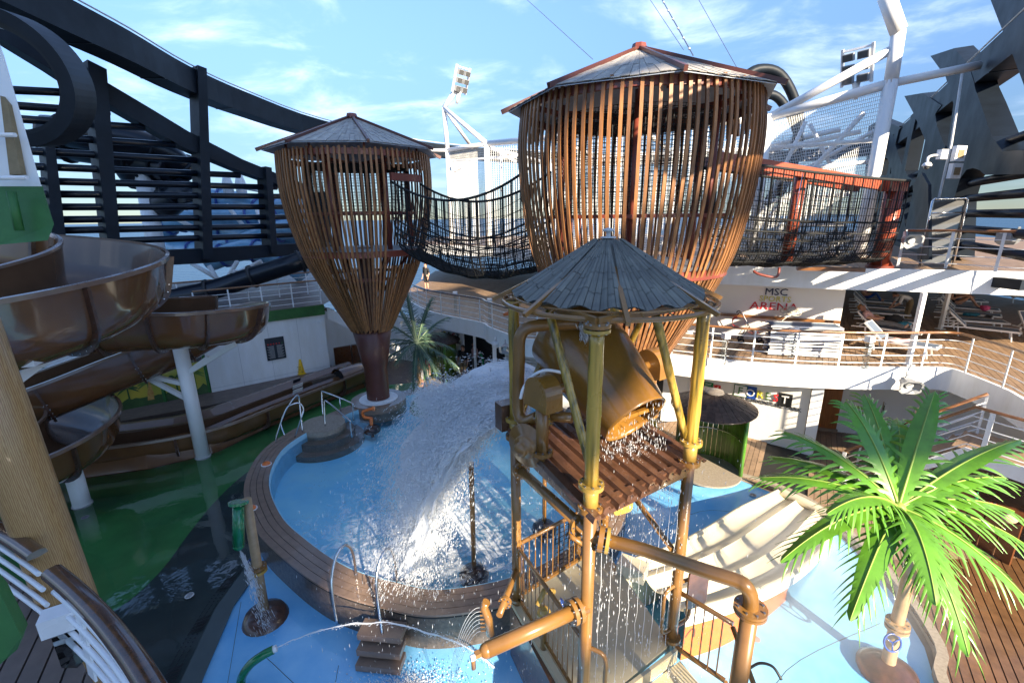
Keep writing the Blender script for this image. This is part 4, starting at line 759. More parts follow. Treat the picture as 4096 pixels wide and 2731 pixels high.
def bridge(label, p0, p1, zt, zb, hw, side_open, n_long=46, n_ring=64):
    T = thing('rope_bridge', label, 'rope bridge', ((p0[0] + p1[0]) / 2, (p0[1] + p1[1]) / 2, zb[1]), 'black rope net bridges'); p0 = Vector((*p0, 0)); p1 = Vector((*p1, 0)); d = (p1 - p0).normalized(); s = Vector((-d.y, d.x, 0))
    q = lambda a, t: a[0] * (1 - t) * (1 - 2 * t) + a[1] * 4 * t * (1 - t) + a[2] * t * (2 * t - 1)
    def F(u, v):
        t = v; a = pi * u; z1 = q(zt, t); z0 = q(zb, t); c = p0.lerp(p1, t); x = -cos(a); x = math.copysign(abs(x) ** 0.6, x)
        wob = 0.02 * sin(9 * t * pi + 5 * u) ; return c + s * (hw * x) + Vector((0, 0, z1 - (z1 - z0) * (sin(a) ** 0.55) + wob * sin(a)))
    b = B(); net_surface(b, F, n_long, n_ring, 0.009, 40, 40); stuff(b.ob('fine_net', 'net', T))
    b = B(); net_surface(b, F, 11, 17, 0.019, 40, 40, 4); stuff(b.ob('rope_grid', 'net', T))
    for u in (0.0, 1.0): B().tube([F(u, k / 40) for k in range(41)], 0.036, 8).ob('top_rope', 'net', T)
    for u in (0.14, 0.86): B().tube([F(u, k / 40) for k in range(41)], 0.024, 6).ob('side_rope', 'net', T)
    dk = B(); dk.grid([[F(0.36 + 0.28 * i / 4, k / 30) + Vector((0, 0, 0.02)) for i in range(5)] for k in range(31)]); dk.ob('tread_strip', 'net', T)
    return T, F
BR1, F1 = bridge('black rope bridge sagging between the two nest towers', (-3.3, 15.25), (0.85, 13.15), (8.62, 8.0, 8.75), (6.45, 5.75, 6.05), 0.72, 0)
BR2, F2_ = bridge('black rope bridge under the red beam right of the large nest tower', (5.55, 12.7), (10.95, 14.05), (8.75, 8.5, 8.35), (6.2, 6.05, 6.1), 0.72, 0)
# lintel beam at nest 1 door
B().bar((-2.9, 15.55, 8.75), (-3.6, 14.55, 8.75), 0.1, 0.22).ob('bridge_lintel', 'redsteel', N1)
# red gantry
G = thing('red_gantry', 'rust-red steel column and beam carrying the right rope bridge', 'gantry', (11.45, 14.25, 5.85))
gx = Vector((11.42, 14.2, 0))
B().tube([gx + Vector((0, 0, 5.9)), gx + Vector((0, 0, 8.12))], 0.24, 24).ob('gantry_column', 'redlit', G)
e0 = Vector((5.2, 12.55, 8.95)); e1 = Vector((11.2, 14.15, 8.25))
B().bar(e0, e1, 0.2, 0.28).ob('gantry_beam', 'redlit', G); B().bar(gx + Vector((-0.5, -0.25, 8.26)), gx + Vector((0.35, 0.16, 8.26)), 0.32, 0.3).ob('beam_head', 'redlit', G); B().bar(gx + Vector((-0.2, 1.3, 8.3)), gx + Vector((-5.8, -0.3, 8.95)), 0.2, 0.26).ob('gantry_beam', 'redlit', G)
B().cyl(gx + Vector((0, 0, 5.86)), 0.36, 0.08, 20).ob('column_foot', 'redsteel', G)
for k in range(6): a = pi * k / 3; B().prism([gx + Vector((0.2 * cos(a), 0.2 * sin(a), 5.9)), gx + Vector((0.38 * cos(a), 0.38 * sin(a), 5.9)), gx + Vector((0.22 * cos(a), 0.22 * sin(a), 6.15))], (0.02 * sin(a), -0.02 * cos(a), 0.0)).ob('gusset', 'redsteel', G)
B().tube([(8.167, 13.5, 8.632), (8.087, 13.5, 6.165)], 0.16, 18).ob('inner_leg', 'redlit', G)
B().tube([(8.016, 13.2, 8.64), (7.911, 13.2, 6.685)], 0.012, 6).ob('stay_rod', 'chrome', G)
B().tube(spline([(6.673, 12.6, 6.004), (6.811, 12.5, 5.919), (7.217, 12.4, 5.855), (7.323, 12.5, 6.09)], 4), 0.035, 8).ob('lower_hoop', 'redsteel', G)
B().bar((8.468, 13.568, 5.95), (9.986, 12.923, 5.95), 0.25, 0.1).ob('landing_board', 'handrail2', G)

# ================================================================ brown body slide on the left
WS = thing('body_slide', 'glossy brown open water slide winding down at the left', 'water slide', (-10, 11, 0))
def channel(path, r, h, joints, m='brownslide', tilt=None, rimr=0.05, name='slide_section', inner=True):
    pts = spline(path, 8); n = len(pts); tl = tilt or [0] * len(path); fr = []
    for i, p in enumerate(pts):
        d = (pts[min(i + 1, n - 1)] - pts[max(i - 1, 0)]).normalized(); s = d.cross(Vector((0, 0, 1))).normalized(); u = s.cross(d).normalized(); k = i / (n - 1) * (len(path) - 1); j = min(int(k), len(path) - 2); tt = tl[j] + (tl[j + 1] - tl[j]) * (k - j)
        R = Matrix.Rotation(tt, 3, d); fr.append((p, d, R @ s, R @ u))
    sec = [(-r * 1.04, h)] + [(-r * cos(a), r - r * sin(a)) for a in [pi * q / 14 for q in range(15)]] + [(r * 1.04, h)]
    seco = [(x * (1 + 0.05 / r), y - 0.045) for x, y in sec]
    cuts = [0] + [int(j * (n - 1)) for j in joints] + [n - 1]
    for a, c in zip(cuts, cuts[1:]):
        if c <= a: continue
        b = B(); b.grid([[f[0] + f[2] * x + f[3] * y for x, y in seco] for f in fr[a:c + 1]])
        o = b.ob(name, m, WS); b = B(); b.grid([[f[0] + f[2] * x + f[3] * y for x, y in sec] for f in fr[a:c + 1]]); b.ob('slide_lining', 'brownin', o)
        for sgn in (0, -1):
            x, y = sec[sgn]; b = B(); L = []
            for f in fr[a:c + 1]: L.append([f[0] + f[2] * (x + dx) + f[3] * (y + dy) for dx, dy in ((-0.02, 0.0), (-0.01, 0.05), (0.06 if sgn else -0.08, 0.05), (0.08 if sgn else -0.1, -0.03), (-0.02, 0.0))])
            b.grid(L, False); b.ob('slide_rim', 'brownrim', o)
    for j in cuts[1:-1]:
        f = fr[j]; b = B(); q = [f[0] + f[2] * x * (1 + 0.16 / r) + f[3] * (y - 0.13 if 0 < i < len(seco) - 1 else y - 0.02) for i, (x, y) in enumerate(sec)]; q2 = [f[0] + f[2] * x + f[3] * y for x, y in seco]
        P = [[p - f[1] * 0.03 for p in q2], [p - f[1] * 0.03 for p in q], [p + f[1] * 0.03 for p in q], [p + f[1] * 0.03 for p in q2]]; b.grid(P, False); fo = b.ob('joint_flange', 'rock', WS)
        bb = B()
        for p, p2 in list(zip(q, q2))[1:-1]:
            c_ = (p + p2) / 2; bb.cyl(c_ - f[1] * 0.045, 0.014, 0.09, 6, f[1])
        stuff(bb.ob('flange_bolts', 'chrome', fo))
CA = Vector((-10.55, 8.75, 0)); ra = 2.15
pa = [(CA.x + ra * cos(a), CA.y + ra * sin(a), 6.18 - 0.13 * k) for k, a in enumerate([radians(150 - 22 * k) for k in range(13)])]
channel(pa, 0.82, 1.42, [0.22, 0.42, 0.62, 0.8], tilt=[-0.16] * 13)
pb = [(-13.6, 9.6, 4.5), (-12.4, 10.9, 4.32), (-10.6, 11.8, 4.2), (-10.0, 12.0, 4.2), (-9.1, 12.35, 4.16), (-8.6, 13.2, 4.08), (-8.7, 14.2, 3.92), (-9.5, 14.85, 3.7), (-10.2, 14.9, 3.35), (-11.0, 14.2, 2.95), (-12.3, 13.0, 2.5), (-13.4, 11.7, 2.1), (-14.6, 10.4, 1.8)]
channel(pb, 0.68, 1.14, [0.06, 0.16, 0.3, 0.36, 0.44, 0.62, 0.72, 0.8, 0.9], tilt=[0, 0, 0, 0.05, 0.15, 0.2, 0.2, 0.15, 0.1, 0, 0, 0, 0])
pd_ = [(-15.2, 12.4, 1.62), (-13.9, 12.5, 1.55), (-12.5, 12.1, 1.42), (-11.8, 11.2, 1.3), (-11.9, 10.0, 1.15), (-12.9, 9.2, 1.05), (-14.2, 9.2, 0.9)]
channel(pd_, 0.7, 1.1, [0.3, 0.62, 0.8], tilt=[-0.12] * 7)
# run-out trough along the house
pe = [(-14.2, 12.75, 0.16), (-12.6, 13.15, 0.14), (-11.1, 13.75, 0.12), (-10.1, 14.6, 0.1), (-9.3, 16.1, 0.1), (-8.3, 18.0, 0.1), (-7.4, 19.7, 0.1), (-6.9, 20.6, 0.1)]
channel(pe, 0.5, 0.72, [0.3, 0.55, 0.8], name='runout_section')
fl_ = [(-14.0, 12.1), (-13.2, 12.3), (-11.5, 12.8), (-10.05, 13.75), (-9.4, 15.3), (-8.0, 18.0), (-6.85, 19.85)]
ap = B(); inn2 = offset(fl_, -0.28, False); ap.grid([[(x, y, 0.0) for x, y in fl_], [(x, y, 0.72) for x, y in inn2], [(x, y, 0.8) for x, y in offset(fl_, -0.42, False)]], False); ap.ob('runout_apron', 'brownslide', WS)
bk_ = [(-14.5, 13.7), (-12.9, 14.05), (-11.7, 14.5), (-10.9, 15.2), (-10.1, 16.6), (-9.0, 18.6), (-7.7, 20.6)]
ap = B(); ap.grid([[(x, y, 0.8) for x, y in offset(bk_, 0.3, False)], [(x, y, 1.0) for x, y in bk_], [(x, y, 1.0) for x, y in offset(bk_, -0.16, False)], [(x, y, 0.5) for x, y in offset(bk_, -0.18, False)]], False); ap.ob('runout_parapet', 'brownrim', WS)
hd = B(); hd.grid([[Vector((-7.75, 19.1, 0.55)).lerp(Vector((-6.9, 20.6, 0.55)), k / 6) + Vector((0.5 * cos(a) * 0.86, -0.5 * cos(a) * 0.5, 0.62 * sin(a) * (1 - 0.25 * (k / 6) ** 2))) for a in [pi * j / 12 for j in range(13)]] for k in range(7)]); hd.ob('runout_hood', 'brownslide', WS)
hd = B(); hd.add([Vector((-7.72, 19.14, 0.45)) + Vector((0.42 * cos(a) * 0.86, -0.42 * cos(a) * 0.5, 0.6 * sin(a))) for a in [pi * j / 12 for j in range(13)]], [tuple(range(13))]); hd.ob('mouth_shade', 'black', WS)  # black cap that paints in the shade inside the tunnel
for c_, w_, m_ in (((-9.074, 18.098, 1.0), 0.34, 'sign'), ((-8.821, 17.603, 0.95), 0.46, 'cwhite'), ((-8.64, 17.188, 0.9), 0.44, 'cwhite')):
    d_ = Vector((0.47, 0.88, 0)).normalized(); c_ = Vector(c_) + Vector((0.02, -0.04, 0.02)); B().bar(c_ - d_ * w_ / 2, c_ + d_ * w_ / 2, 0.02, 0.17, up=(0.3, -0.2, 0.9)).ob('notice_sticker', m_, WS)
# white slide columns
def slide_col(label, p, top, r, arms):
    T = thing('slide_column', label, 'column', (p[0], p[1], 0)); B().tube([(p[0], p[1], 0.0), (p[0], p[1], top)], r, 20).ob('shaft', 'white', T); B().cyl((p[0], p[1], 0.0), r + 0.03, 0.05, 20).ob('foot_ring', 'greylight', T)
    for a, c in arms: B().bar(a, c, 0.1, 0.14).ob('bracket_arm', 'white', T)
    return T
q = Vector((-10.24, 13.54, 0))
slide_col('tall white column under the brown slide bend standing in green water', q, 4.0, 0.2, [(q + Vector((0, 0, 3.9)), (-8.189, 13.2, 4.283)), (q + Vector((0, 0, 2.9)), (-8.375, 13.3, 3.92)), (q + Vector((0, 0, 2.9)), (-9.448, 13.6, 3.429)), (q + Vector((0, 0, 2.55)), (-12.297, 13.8, 2.971)), (q + Vector((0, 0, 2.0)), (-11.639, 13.7, 2.777))])
slide_col('short white column under the lowest slide bend at far left', (-11.9, 10.98), 1.28, 0.2, [])
T = thing('slide_truss', 'white steel truss arms holding up the near brown slide bend', 'truss', (-9.5, 8.5, 4))
for a, c in (((-8.983, 7.5, 4.668), (-8.387, 8.6, 5.445)), ((-8.817, 7.4, 5.335), (-8.48, 7.6, 5.173)), ((-8.884, 7.5, 4.989), (-8.865, 7.8, 5.09)), ((-8.603, 7.2, 5.543), (-8.107, 7.3, 5.394))): B().bar(a, c, 0.12, 0.16).ob('truss_arm', 'white', T)
B().box((-8.243, 7.4, 5.281), (0.32, 0.26, 0.2), 0.3).ob('truss_node', 'white', T)
# ================================================================ mural house
HB = [Vector((-8.456, 20.108, 0.6)), Vector((-12.109, 17.212, 0.6)), Vector((-15.451, 14.9, 0.6))]
h0, h1, h2 = HB; hz = 3.42; ht = 3.86
HS = thing('mural_house', 'white deckhouse with green roof trim and jungle mural windows behind the slide', 'deckhouse', tuple(h0))
def out2(p, q): d = (q - p); n = Vector((d.y, -d.x, 0)); n.z = 0; n = n.normalized(); return n if n.dot(Vector((0, 0, 0)) - p) < 0 else -n
nO = out2(h0, h1)  # pointing away from the well
B().prism([(p.x, p.y, 0.6) for p in (h0, h1, h1 + nO * 3.5, h0 + nO * 5)], (0, 0, hz - 0.6)).ob('wall', 'white', HS)
dH = (h1 - h0).normalized(); tin = -nO
B().prism([(p.x, p.y, hz) for p in (h0 - dH * 0.05 + tin * 0.06, h1 + dH * 7.5 + tin * 0.06, h1 + dH * 7.5 + nO * 4, h0 - dH * 0.05 + nO * 5)], (0, 0, ht - hz)).ob('roof_trim', 'green', HS)
B().prism([(p.x, p.y, 2.9) for p in (h1 + tin * 0.02, h1 + dH * 7.5 + tin * 0.02, h1 + dH * 7.5 + nO * 4, h1 + nO * 4)], (0, 0, 0.518)).ob('lintel', 'white', HS)
mz0, mz1 = 0.85, 2.2
dM = dH
B().bar(h1 + dM * 0.0 + Vector((0, 0, 0.72 - 0.6)) , h1 + dM * 7.4 + Vector((0, 0, 0.12)), 0.12, 0.26).ob('window_sill', 'greylight', HS)
for k in range(5):
    a = h1 + dM * (0.12 + 1.45 * k) + nO * 0.06; c = a + dM * 1.32; a.z = c.z = 0
    pn = B(); pn.prism([a + Vector((0, 0, mz0)), c + Vector((0, 0, mz0)), c + Vector((0, 0, mz1)), a + Vector((0, 0, mz1))], nO * 0.03); po = pn.ob('mural_window', 'muralA', HS)
    B().prism([a + Vector((0, 0, mz1)), c + Vector((0, 0, mz1)), c + Vector((0, 0, 2.9)), a + Vector((0, 0, 2.9))], nO * 0.03).ob('upper_pane', 'lens', HS)
    B().bar(a - dM * 0.065 + Vector((0, 0, 0.8)), a - dM * 0.065 + Vector((0, 0, 2.95)), 0.09, 0.09).ob('mullion', 'green', HS)
    random.seed(40 + k)
    g = B(); L = [a + tin * 0.012 + Vector((0, 0, mz0))] + [a + dM * (1.32 * i / 12) + tin * 0.012 + Vector((0, 0, mz0 + 0.32 + 0.16 * noise.noise(Vector((i * 0.5, k * 3, 0))) + 0.05 * random.random())) for i in range(13)] + [c + tin * 0.012 + Vector((0, 0, mz0))]; g.prism(L, nO * 0.008); g.ob('painted_grass', 'muralG', po)
    for s in range(2 if k < 2 else 1):
        bx = a + dM * (0.35 + 0.6 * s); tz = mz0 + 0.75 + 0.25 * random.random(); tp = bx + tin * 0.02 + Vector((0, 0, tz)); pt = B(); pt.prism([bx + tin * 0.02 + Vector((0, 0, mz0 + 0.3)) - dM * 0.03, bx + tin * 0.02 + Vector((0, 0, mz0 + 0.3)) + dM * 0.03, tp + dM * 0.02, tp - dM * 0.02], nO * 0.006)
        for f in range(7):
            an = radians(-20 + 220 * f / 6); pp = [tp + (dM * (cos(an) * 0.36 * t) + Vector((0, 0, 1)) * (sin(an) * 0.22 * t - 0.2 * t * t + 0.06 * t)) for t in (0, 0.35, 0.7, 1)]; pt.add([pp[0], pp[1] + Vector((0, 0, 0.035)), pp[2] + Vector((0, 0, 0.035)), pp[3], pp[2] - Vector((0, 0, 0.035)), pp[1] - Vector((0, 0, 0.035))], [(0, 1, 2, 3, 4, 5)])
        pt.ob('painted_palm', 'muralG' if s else 'muralL', po)
    if k == 1:
        gx_ = a + dM * 0.25 + tin * 0.024; B().prism([gx_ + dM * x + Vector((0, 0, mz0 + z)) for x, z in ((0, 0.2), (0.2, 0.2), (0.16, 0.5), (0.08, 0.8), (0.1, 1.1), (0.02, 1.16), (-0.06, 1.1), (0.02, 1.05), (0.02, 0.75), (-0.02, 0.5))], nO * 0.006).ob('painted_giraffe', 'giraffe', po)
        bx_ = a + dM * 0.85 + tin * 0.024; B().prism([bx_ + dM * x + Vector((0, 0, mz0 + z)) for x, z in ((-0.2, 1.02), (-0.05, 1.06), (0.05, 1.14), (0.25, 1.16), (0.12, 1.08), (0.1, 0.96), (0.0, 0.98))], nO * 0.006).ob('painted_bird', 'blue', po)
# rules board on the white wall
sp = h0.lerp(h1, 0.46); sp = Vector((sp.x, sp.y, 0)) + tin * 0.02
bo = B(); bo.prism([sp - dH * 0.37 + Vector((0, 0, 1.75)), sp + dH * 0.37 + Vector((0, 0, 1.75)), sp + dH * 0.37 + Vector((0, 0, 2.72)), sp - dH * 0.37 + Vector((0, 0, 2.72))], tin * 0.03); SB = bo.ob('rules_board', 'sign', HS)
for k in range(14):
    for s in (-1, 1): B().bar(sp + tin * 0.034 + dH * (0.05 * s) + Vector((0, 0, 2.36 - 0.04 * k)), sp + tin * 0.034 + dH * (0.32 * s - 0.04 * s * (k % 3)) + Vector((0, 0, 2.36 - 0.04 * k)), 0.004, 0.012).ob('text_line', 'greylight', SB)
for k in range(6): B().cyl(sp + tin * 0.03 + dH * (-0.28 + 0.11 * k) + Vector((0, 0, 2.45)), 0.03, 0.006, 12, tin).ob('symbol', 'red' if k else 'green', SB)
lp = h0 + dH * 0.2 + tin * 0.05; B().cyl(Vector((lp.x, lp.y, 3.1)), 0.07, 0.08, 12, tin).ob('wall_lamp', 'whitegloss', HS)
# ledge in front of the house, side walkway on top
struct(B().prism([(p.x, p.y, 0.5) for p in (h0 + Vector((0.9, -0.6, 0)), h1 - nO * 1.5, h2 - nO * 1.2, h2 + nO, h0 + nO * 2)], (0, 0, 0.36)).ob('house_ledge', 'greydeck'))
sw = struct(B().prism([(p.x, p.y, ht) for p in (h0 + tin * 0.02 - dH * 0.02, h1 + dH * 7 , h1 + dH * 7 + nO * 14, h0 + nO * 14 - dH * 10)], (0, 0, 0.02)).ob('side_deck', 'greydeck'))
rail('white railing with wooden handrail along the edge of the green-trimmed roof', [h0 + Vector((0, 0, ht + 0.02 - 0.6)) + nO * 0.15, h0.lerp(h1, 1.0) + Vector((0, 0, ht + 0.02 - 0.6)) + nO * 0.15], 1.05, 1.1, 4)
rail('second white railing on the side walkway behind the dark slide tube', [h0 + Vector((0, 0, ht - 0.58)) + nO * 3.5 - dH * 3, h1 + Vector((0, 0, ht - 0.58)) + nO * 3.2 + dH * 3], 1.1, 1.3, 4)
# stair flank at the house end
T = thing('stair_flight', 'white stair flank climbing behind the house end to the middle deck', 'stairs', tuple(h0 - dH * 0.6))
a = h0 - dH * 0.35 + nO * 0.6; a = Vector((a.x, a.y, 0)); e = a - dH * 3.6
B().prism([a + Vector((0, 0, 3.6)), a + Vector((0, 0, 3.05)), e + Vector((0, 0, 0.6)), e + Vector((0, 0, 1.2))], nO * 0.06).ob('stringer', 'white', T)
B().prism([a + nO * 0.9 + Vector((0, 0, 0.1)), e + nO * 0.9 + Vector((0, 0, 0.1)), e + nO * 0.9 + Vector((0, 0, 1.2)), a + nO * 0.9 + Vector((0, 0, 3.6))], nO * 0.08).ob('stair_wall', 'white', T)
for k in range(10): c_ = a.lerp(e, (k + 0.5) / 10) + nO * 0.45; B().box((c_.x, c_.y, 3.4 - 0.25 * k), (0.3, 0.85, 0.05), math.atan2(dH.y, dH.x)).ob('tread', 'teak', T)
T = thing('wood_lockers', 'low brown wooden lockers at the far end of the white house', 'locker', (-8.267, 22.421, 0.1))
for k in range(3):
    c_ = Vector((-8.599, 22.086, 0.1)) + Vector((0.75, 0.42, 0)) * k; B().box((c_.x, c_.y, 0.75), (0.8, 0.5, 1.3), 0.5).ob('locker_door', 'barwood', T)

# ================================================================ dark steel ring on the left
LR = thing('louvre_wall', 'dark navy steel ring with round louvre tubes on the left ship side', 'steel screen', (-14, 22, 3.9))
wx, wy, wdx, wdy = -14.0, 22.0, 0.56, 0.83
wn = Vector((0.83, -0.56, 0))
def flatband(top, bot, th, name, m='navy', parent=None):
    T_ = [Vector(p) for p in top]; Bt = [Vector(p) for p in bot]; off = wn * -th
    b = B(); n = len(T_); v = T_ + Bt + [p + off for p in T_] + [p + off for p in Bt]; f = []
    for i in range(n - 1): f += [(i, n + i, n + i + 1, i + 1), (2 * n + i, 2 * n + i + 1, 3 * n + i + 1, 3 * n + i), (i, i + 1, 2 * n + i + 1, 2 * n + i), (n + i, 3 * n + i, 3 * n + i + 1, n + i + 1)]
    f += [(0, 2 * n, 3 * n, n), (n - 1, 2 * n - 1, 4 * n - 1, 3 * n - 1)]; return b.add(v, f).ob(name, m, parent or LR)
W = lambda L: L
flatband([(-17.199, 17.259, 15.033), (-16.932, 17.655, 14.553), (-16.44, 18.383, 13.862), (-16.062, 18.943, 13.372), (-15.591, 19.642, 12.787), (-14.793, 20.825, 12.015), (-14.122, 21.82, 11.342), (-12.918, 23.604, 10.387), (-11.954, 25.032, 9.824), (-10.885, 26.617, 9.267)],
         [(-17.339, 17.051, 13.859), (-17.053, 17.475, 13.526), (-16.471, 18.337, 12.878), (-16.108, 18.876, 12.42), (-15.654, 19.549, 12.006), (-14.757, 20.878, 11.106), (-14.268, 21.604, 10.637), (-12.971, 23.526, 9.805), (-11.998, 24.967, 9.309), (-10.925, 26.558, 8.759)], 0.7, 'sloping_band')
flatband([(-18.448, 15.408, 6.418), (-15.406, 19.916, 6.325), (-14.143, 21.788, 6.3), (-12.399, 24.373, 6.293), (-10.492, 27.199, 6.26)], [(-18.527, 15.291, 5.768), (-15.472, 19.818, 5.688), (-14.208, 21.692, 5.623), (-12.452, 24.294, 5.671), (-10.537, 27.133, 5.666)], 0.6, 'lower_beam')
def louvre_post(name, tl, tr, bl, br, th=0.45):
    off = wn * -th; b = B(); b.prism([Vector(p) + wn * 0.25 for p in (tl, tr, br, bl)], off - wn * 0.45); return b.ob(name, 'navy', LR)
louvre_post('post', (-15.844, 19.267, 13.366), (-15.55, 19.702, 13.163), (-16.262, 18.647, 6.182), (-16.045, 18.969, 6.153))
louvre_post('post', (-13.71, 22.43, 14.071), (-13.512, 22.724, 14.015), (-14.375, 21.444, 5.829), (-14.149, 21.779, 5.797))
louvre_post('post', (-12.384, 24.395, 10.124), (-12.213, 24.648, 10.086), (-12.579, 24.107, 5.867), (-12.398, 24.374, 5.844))
louvre_post('post', (-16.805, 17.843, 10.733), (-16.677, 18.032, 10.501), (-17.177, 17.291, 5.982), (-16.956, 17.619, 5.947))
louvre_post('post', (-10.675, 26.928, 9.052), (-10.476, 27.222, 9.018), (-10.767, 26.792, 5.817), (-10.56, 27.099, 5.794))
# wide faces of the posts turned to the light
for a, c, d_, e_ in (((-15.586, 19.649, 13.104), (-15.775, 19.369, 11.906), (-16.129, 18.844, 6.251), (-16.035, 18.983, 6.239)),):
    pass
random.seed(5)
ends = [((-17.742, 16.454, 11.819), (-16.067, 18.937, 12.23)), ((-17.795, 16.376, 11.381), (-15.595, 19.636, 11.715)), ((-17.843, 16.304, 10.98), (-15.002, 20.515, 11.298)), ((-17.903, 16.215, 10.483), (-14.445, 21.34, 10.726)), ((-17.965, 16.123, 9.969), (-13.769, 22.342, 10.195)), ((-18.026, 16.033, 9.466), (-13.007, 23.472, 9.662)), ((-18.086, 15.944, 8.973), (-12.009, 24.951, 9.179)), ((-18.141, 15.863, 8.519), (-10.304, 27.479, 8.791)), ((-18.194, 15.784, 8.077), (-10.345, 27.417, 8.237)), ((-18.248, 15.704, 7.632), (-10.385, 27.359, 7.705)), ((-18.293, 15.636, 7.255), (-10.421, 27.305, 7.218)), ((-18.346, 15.559, 6.82), (-10.457, 27.251, 6.728))]
for a, c in ends: B().tube([Vector(a) - wn * 0.2, Vector(c) - wn * 0.2], 0.135, 12).ob('louvre_tube', 'navytube', LR)
# upper band of the ring
UR = thing('upper_ring', 'high dark navy steel band sweeping round the ship end above the nests', 'steel ring', (-13.9, 22, 13))
ub = spline([(-12.6, 9.5, 14.2), (-13.1, 13, 14.15), (-13.3, 16, 14.1), (-13.4, 18.5, 14.05), (-13.7, 22, 13.95), (-13.5, 26, 13.9), (-12.2, 32.5, 13.8), (-7.6, 40.5, 13.7), (-1.5, 45.5, 13.7), (8, 50, 13.7), (19, 50, 13.7), (27.5, 45.5, 13.3), (28.4, 37.5, 13.0), (25.2, 31.6, 12.95), (19.9, 23.2, 12.95), (14.6, 14.8, 12.95), (10.4, 8.0, 12.95), (6.6, 2.1, 12.95)], 4)
b = B(); xy = [(p.x, p.y) for p in ub]; ou = offset(xy, 0.0, False); iu = offset(xy, -0.9, False)
v = [(x, y, ub[i].z) for i, (x, y) in enumerate(xy)] + [(x, y, ub[i].z - 1.02) for i, (x, y) in enumerate(xy)] + [(x, y, ub[i].z) for i, (x, y) in enumerate(iu)] + [(x, y, ub[i].z - 1.02) for i, (x, y) in enumerate(iu)]
n = len(xy); f = []
for i in range(n - 1): f += [(i, i + 1, n + i + 1, n + i)[::-1], (2 * n + i, 2 * n + i + 1, 3 * n + i + 1, 3 * n + i), (i, i + 1, 2 * n + i + 1, 2 * n + i), (n + i, n + i + 1, 3 * n + i + 1, 3 * n + i)[::-1]]
b.add(v, f); b.ob('ring_band', 'navy', UR)
B().tube([(x, y, ub[i].z + 0.09) for i, (x, y) in enumerate(xy)], 0.03, 5).ob('cable_tray', 'greylight', UR)
for i in range(4, len(xy) - 1, 5):
    x, y = iu[i]; x2, y2 = xy[i]; z_ = ub[i].z; dn = Vector((x - x2, y - y2, 0)).normalized(); B().bar(Vector((x, y, z_ - 1.03)) + dn * 0.004, Vector((x, y, z_ + 0.01)) + dn * 0.004, 0.05, 0.03, up=dn).ob('weld_seam', 'navytube', UR); B().bar(Vector((x2, y2, z_ - 1.03)), Vector((x, y, z_ - 1.03)), 0.05, 0.02).ob('weld_seam', 'navytube', UR)
# ---------------------------------------------------------------- right side of the ring: shaped pillars
RR = thing('ring_pillars', 'dark navy shaped steel pillars and louvre tubes along the right ship side', 'steel screen', (14.6, 14.8, 5.85))
rd = Vector((0.53, 0.848, 0)); rn = Vector((-0.848, 0.53, 0)); RO = Vector((14.6, 14.8, 0))
def rplate(pts, th, name='pillar', holes=(), inset=0.0):
    P = [Vector(p) for p in pts]; bm = bmesh.new()
    loops = [P] + [[Vector(q) for q in h] for h in holes]; es = []
    for L in loops:
        vs = [bm.verts.new(p + rn * inset) for p in L]; es += [bm.edges.new((vs[i], vs[(i + 1) % len(vs)])) for i in range(len(vs))]
    r_ = bmesh.ops.triangle_fill(bm, use_beauty=True, use_dissolve=False, edges=es)
    fs_ = [g for g in r_['geom'] if isinstance(g, bmesh.types.BMFace)]
    ex = bmesh.ops.extrude_face_region(bm, geom=fs_)
    for e in ex['geom']:
        if isinstance(e, bmesh.types.BMVert): e.co -= rn * th
    bmesh.ops.recalc_face_normals(bm, faces=bm.faces); base = ROOT[RR.name]
    for q in bm.verts: q.co -= base
    me = bpy.data.meshes.new(name); bm.to_mesh(me); bm.free(); me.materials.append(MATS['navy']); o = bpy.data.objects.new(name, me); COL.objects.link(o); o.parent = RR; ROOT[o.name] = base; return o
def hourglass(wt, wm, wb, zt_, zm, zb_):
    R = [(wt + (wm - wt) * sin(k / 8 * pi / 2), zt_ + (zm - zt_) * k / 8) for k in range(9)] + [(wm + (wb - wm) * (k / 12) ** 2.2, zm + (zb_ - zm) * k / 12) for k in range(1, 13)]
    return R + [(-x, z) for x, z in R[::-1]]
rplate([(22.23, 27.008, 15.435), (19.187, 22.139, 14.292), (17.421, 19.313, 12.85), (16.754, 18.246, 12.062), (16.473, 17.797, 11.672), (15.791, 16.706, 10.928), (14.728, 15.005, 9.703), (14.005, 13.847, 9.14), (13.134, 12.455, 8.999), (12.904, 12.086, 8.394), (14.601, 14.801, 8.584), (14.954, 15.366, 8.772), (15.376, 16.041, 8.898), (15.773, 16.677, 8.9), (16.087, 17.179, 8.651), (16.169, 17.31, 7.987), (15.421, 16.114, 5.984), (18.406, 20.89, 5.555), (17.925, 20.12, 8.077), (17.728, 19.805, 10.004), (18.018, 20.269, 11.704), (19.485, 22.616, 13.309)], 0.6)
rplate([(25.977, 33.003, 14.879), (22.291, 27.106, 13.698), (19.29, 22.304, 12.097), (19.805, 23.128, 11.902), (19.279, 22.286, 11.238), (17.983, 20.213, 10.141), (16.832, 18.372, 8.893), (17.711, 19.778, 8.066), (18.052, 20.324, 6.077), (20.689, 24.543, 5.795), (20.623, 24.437, 8.129), (20.443, 24.149, 9.042), (20.405, 24.087, 10.917), (23.339, 28.782, 13.085)], 0.6)
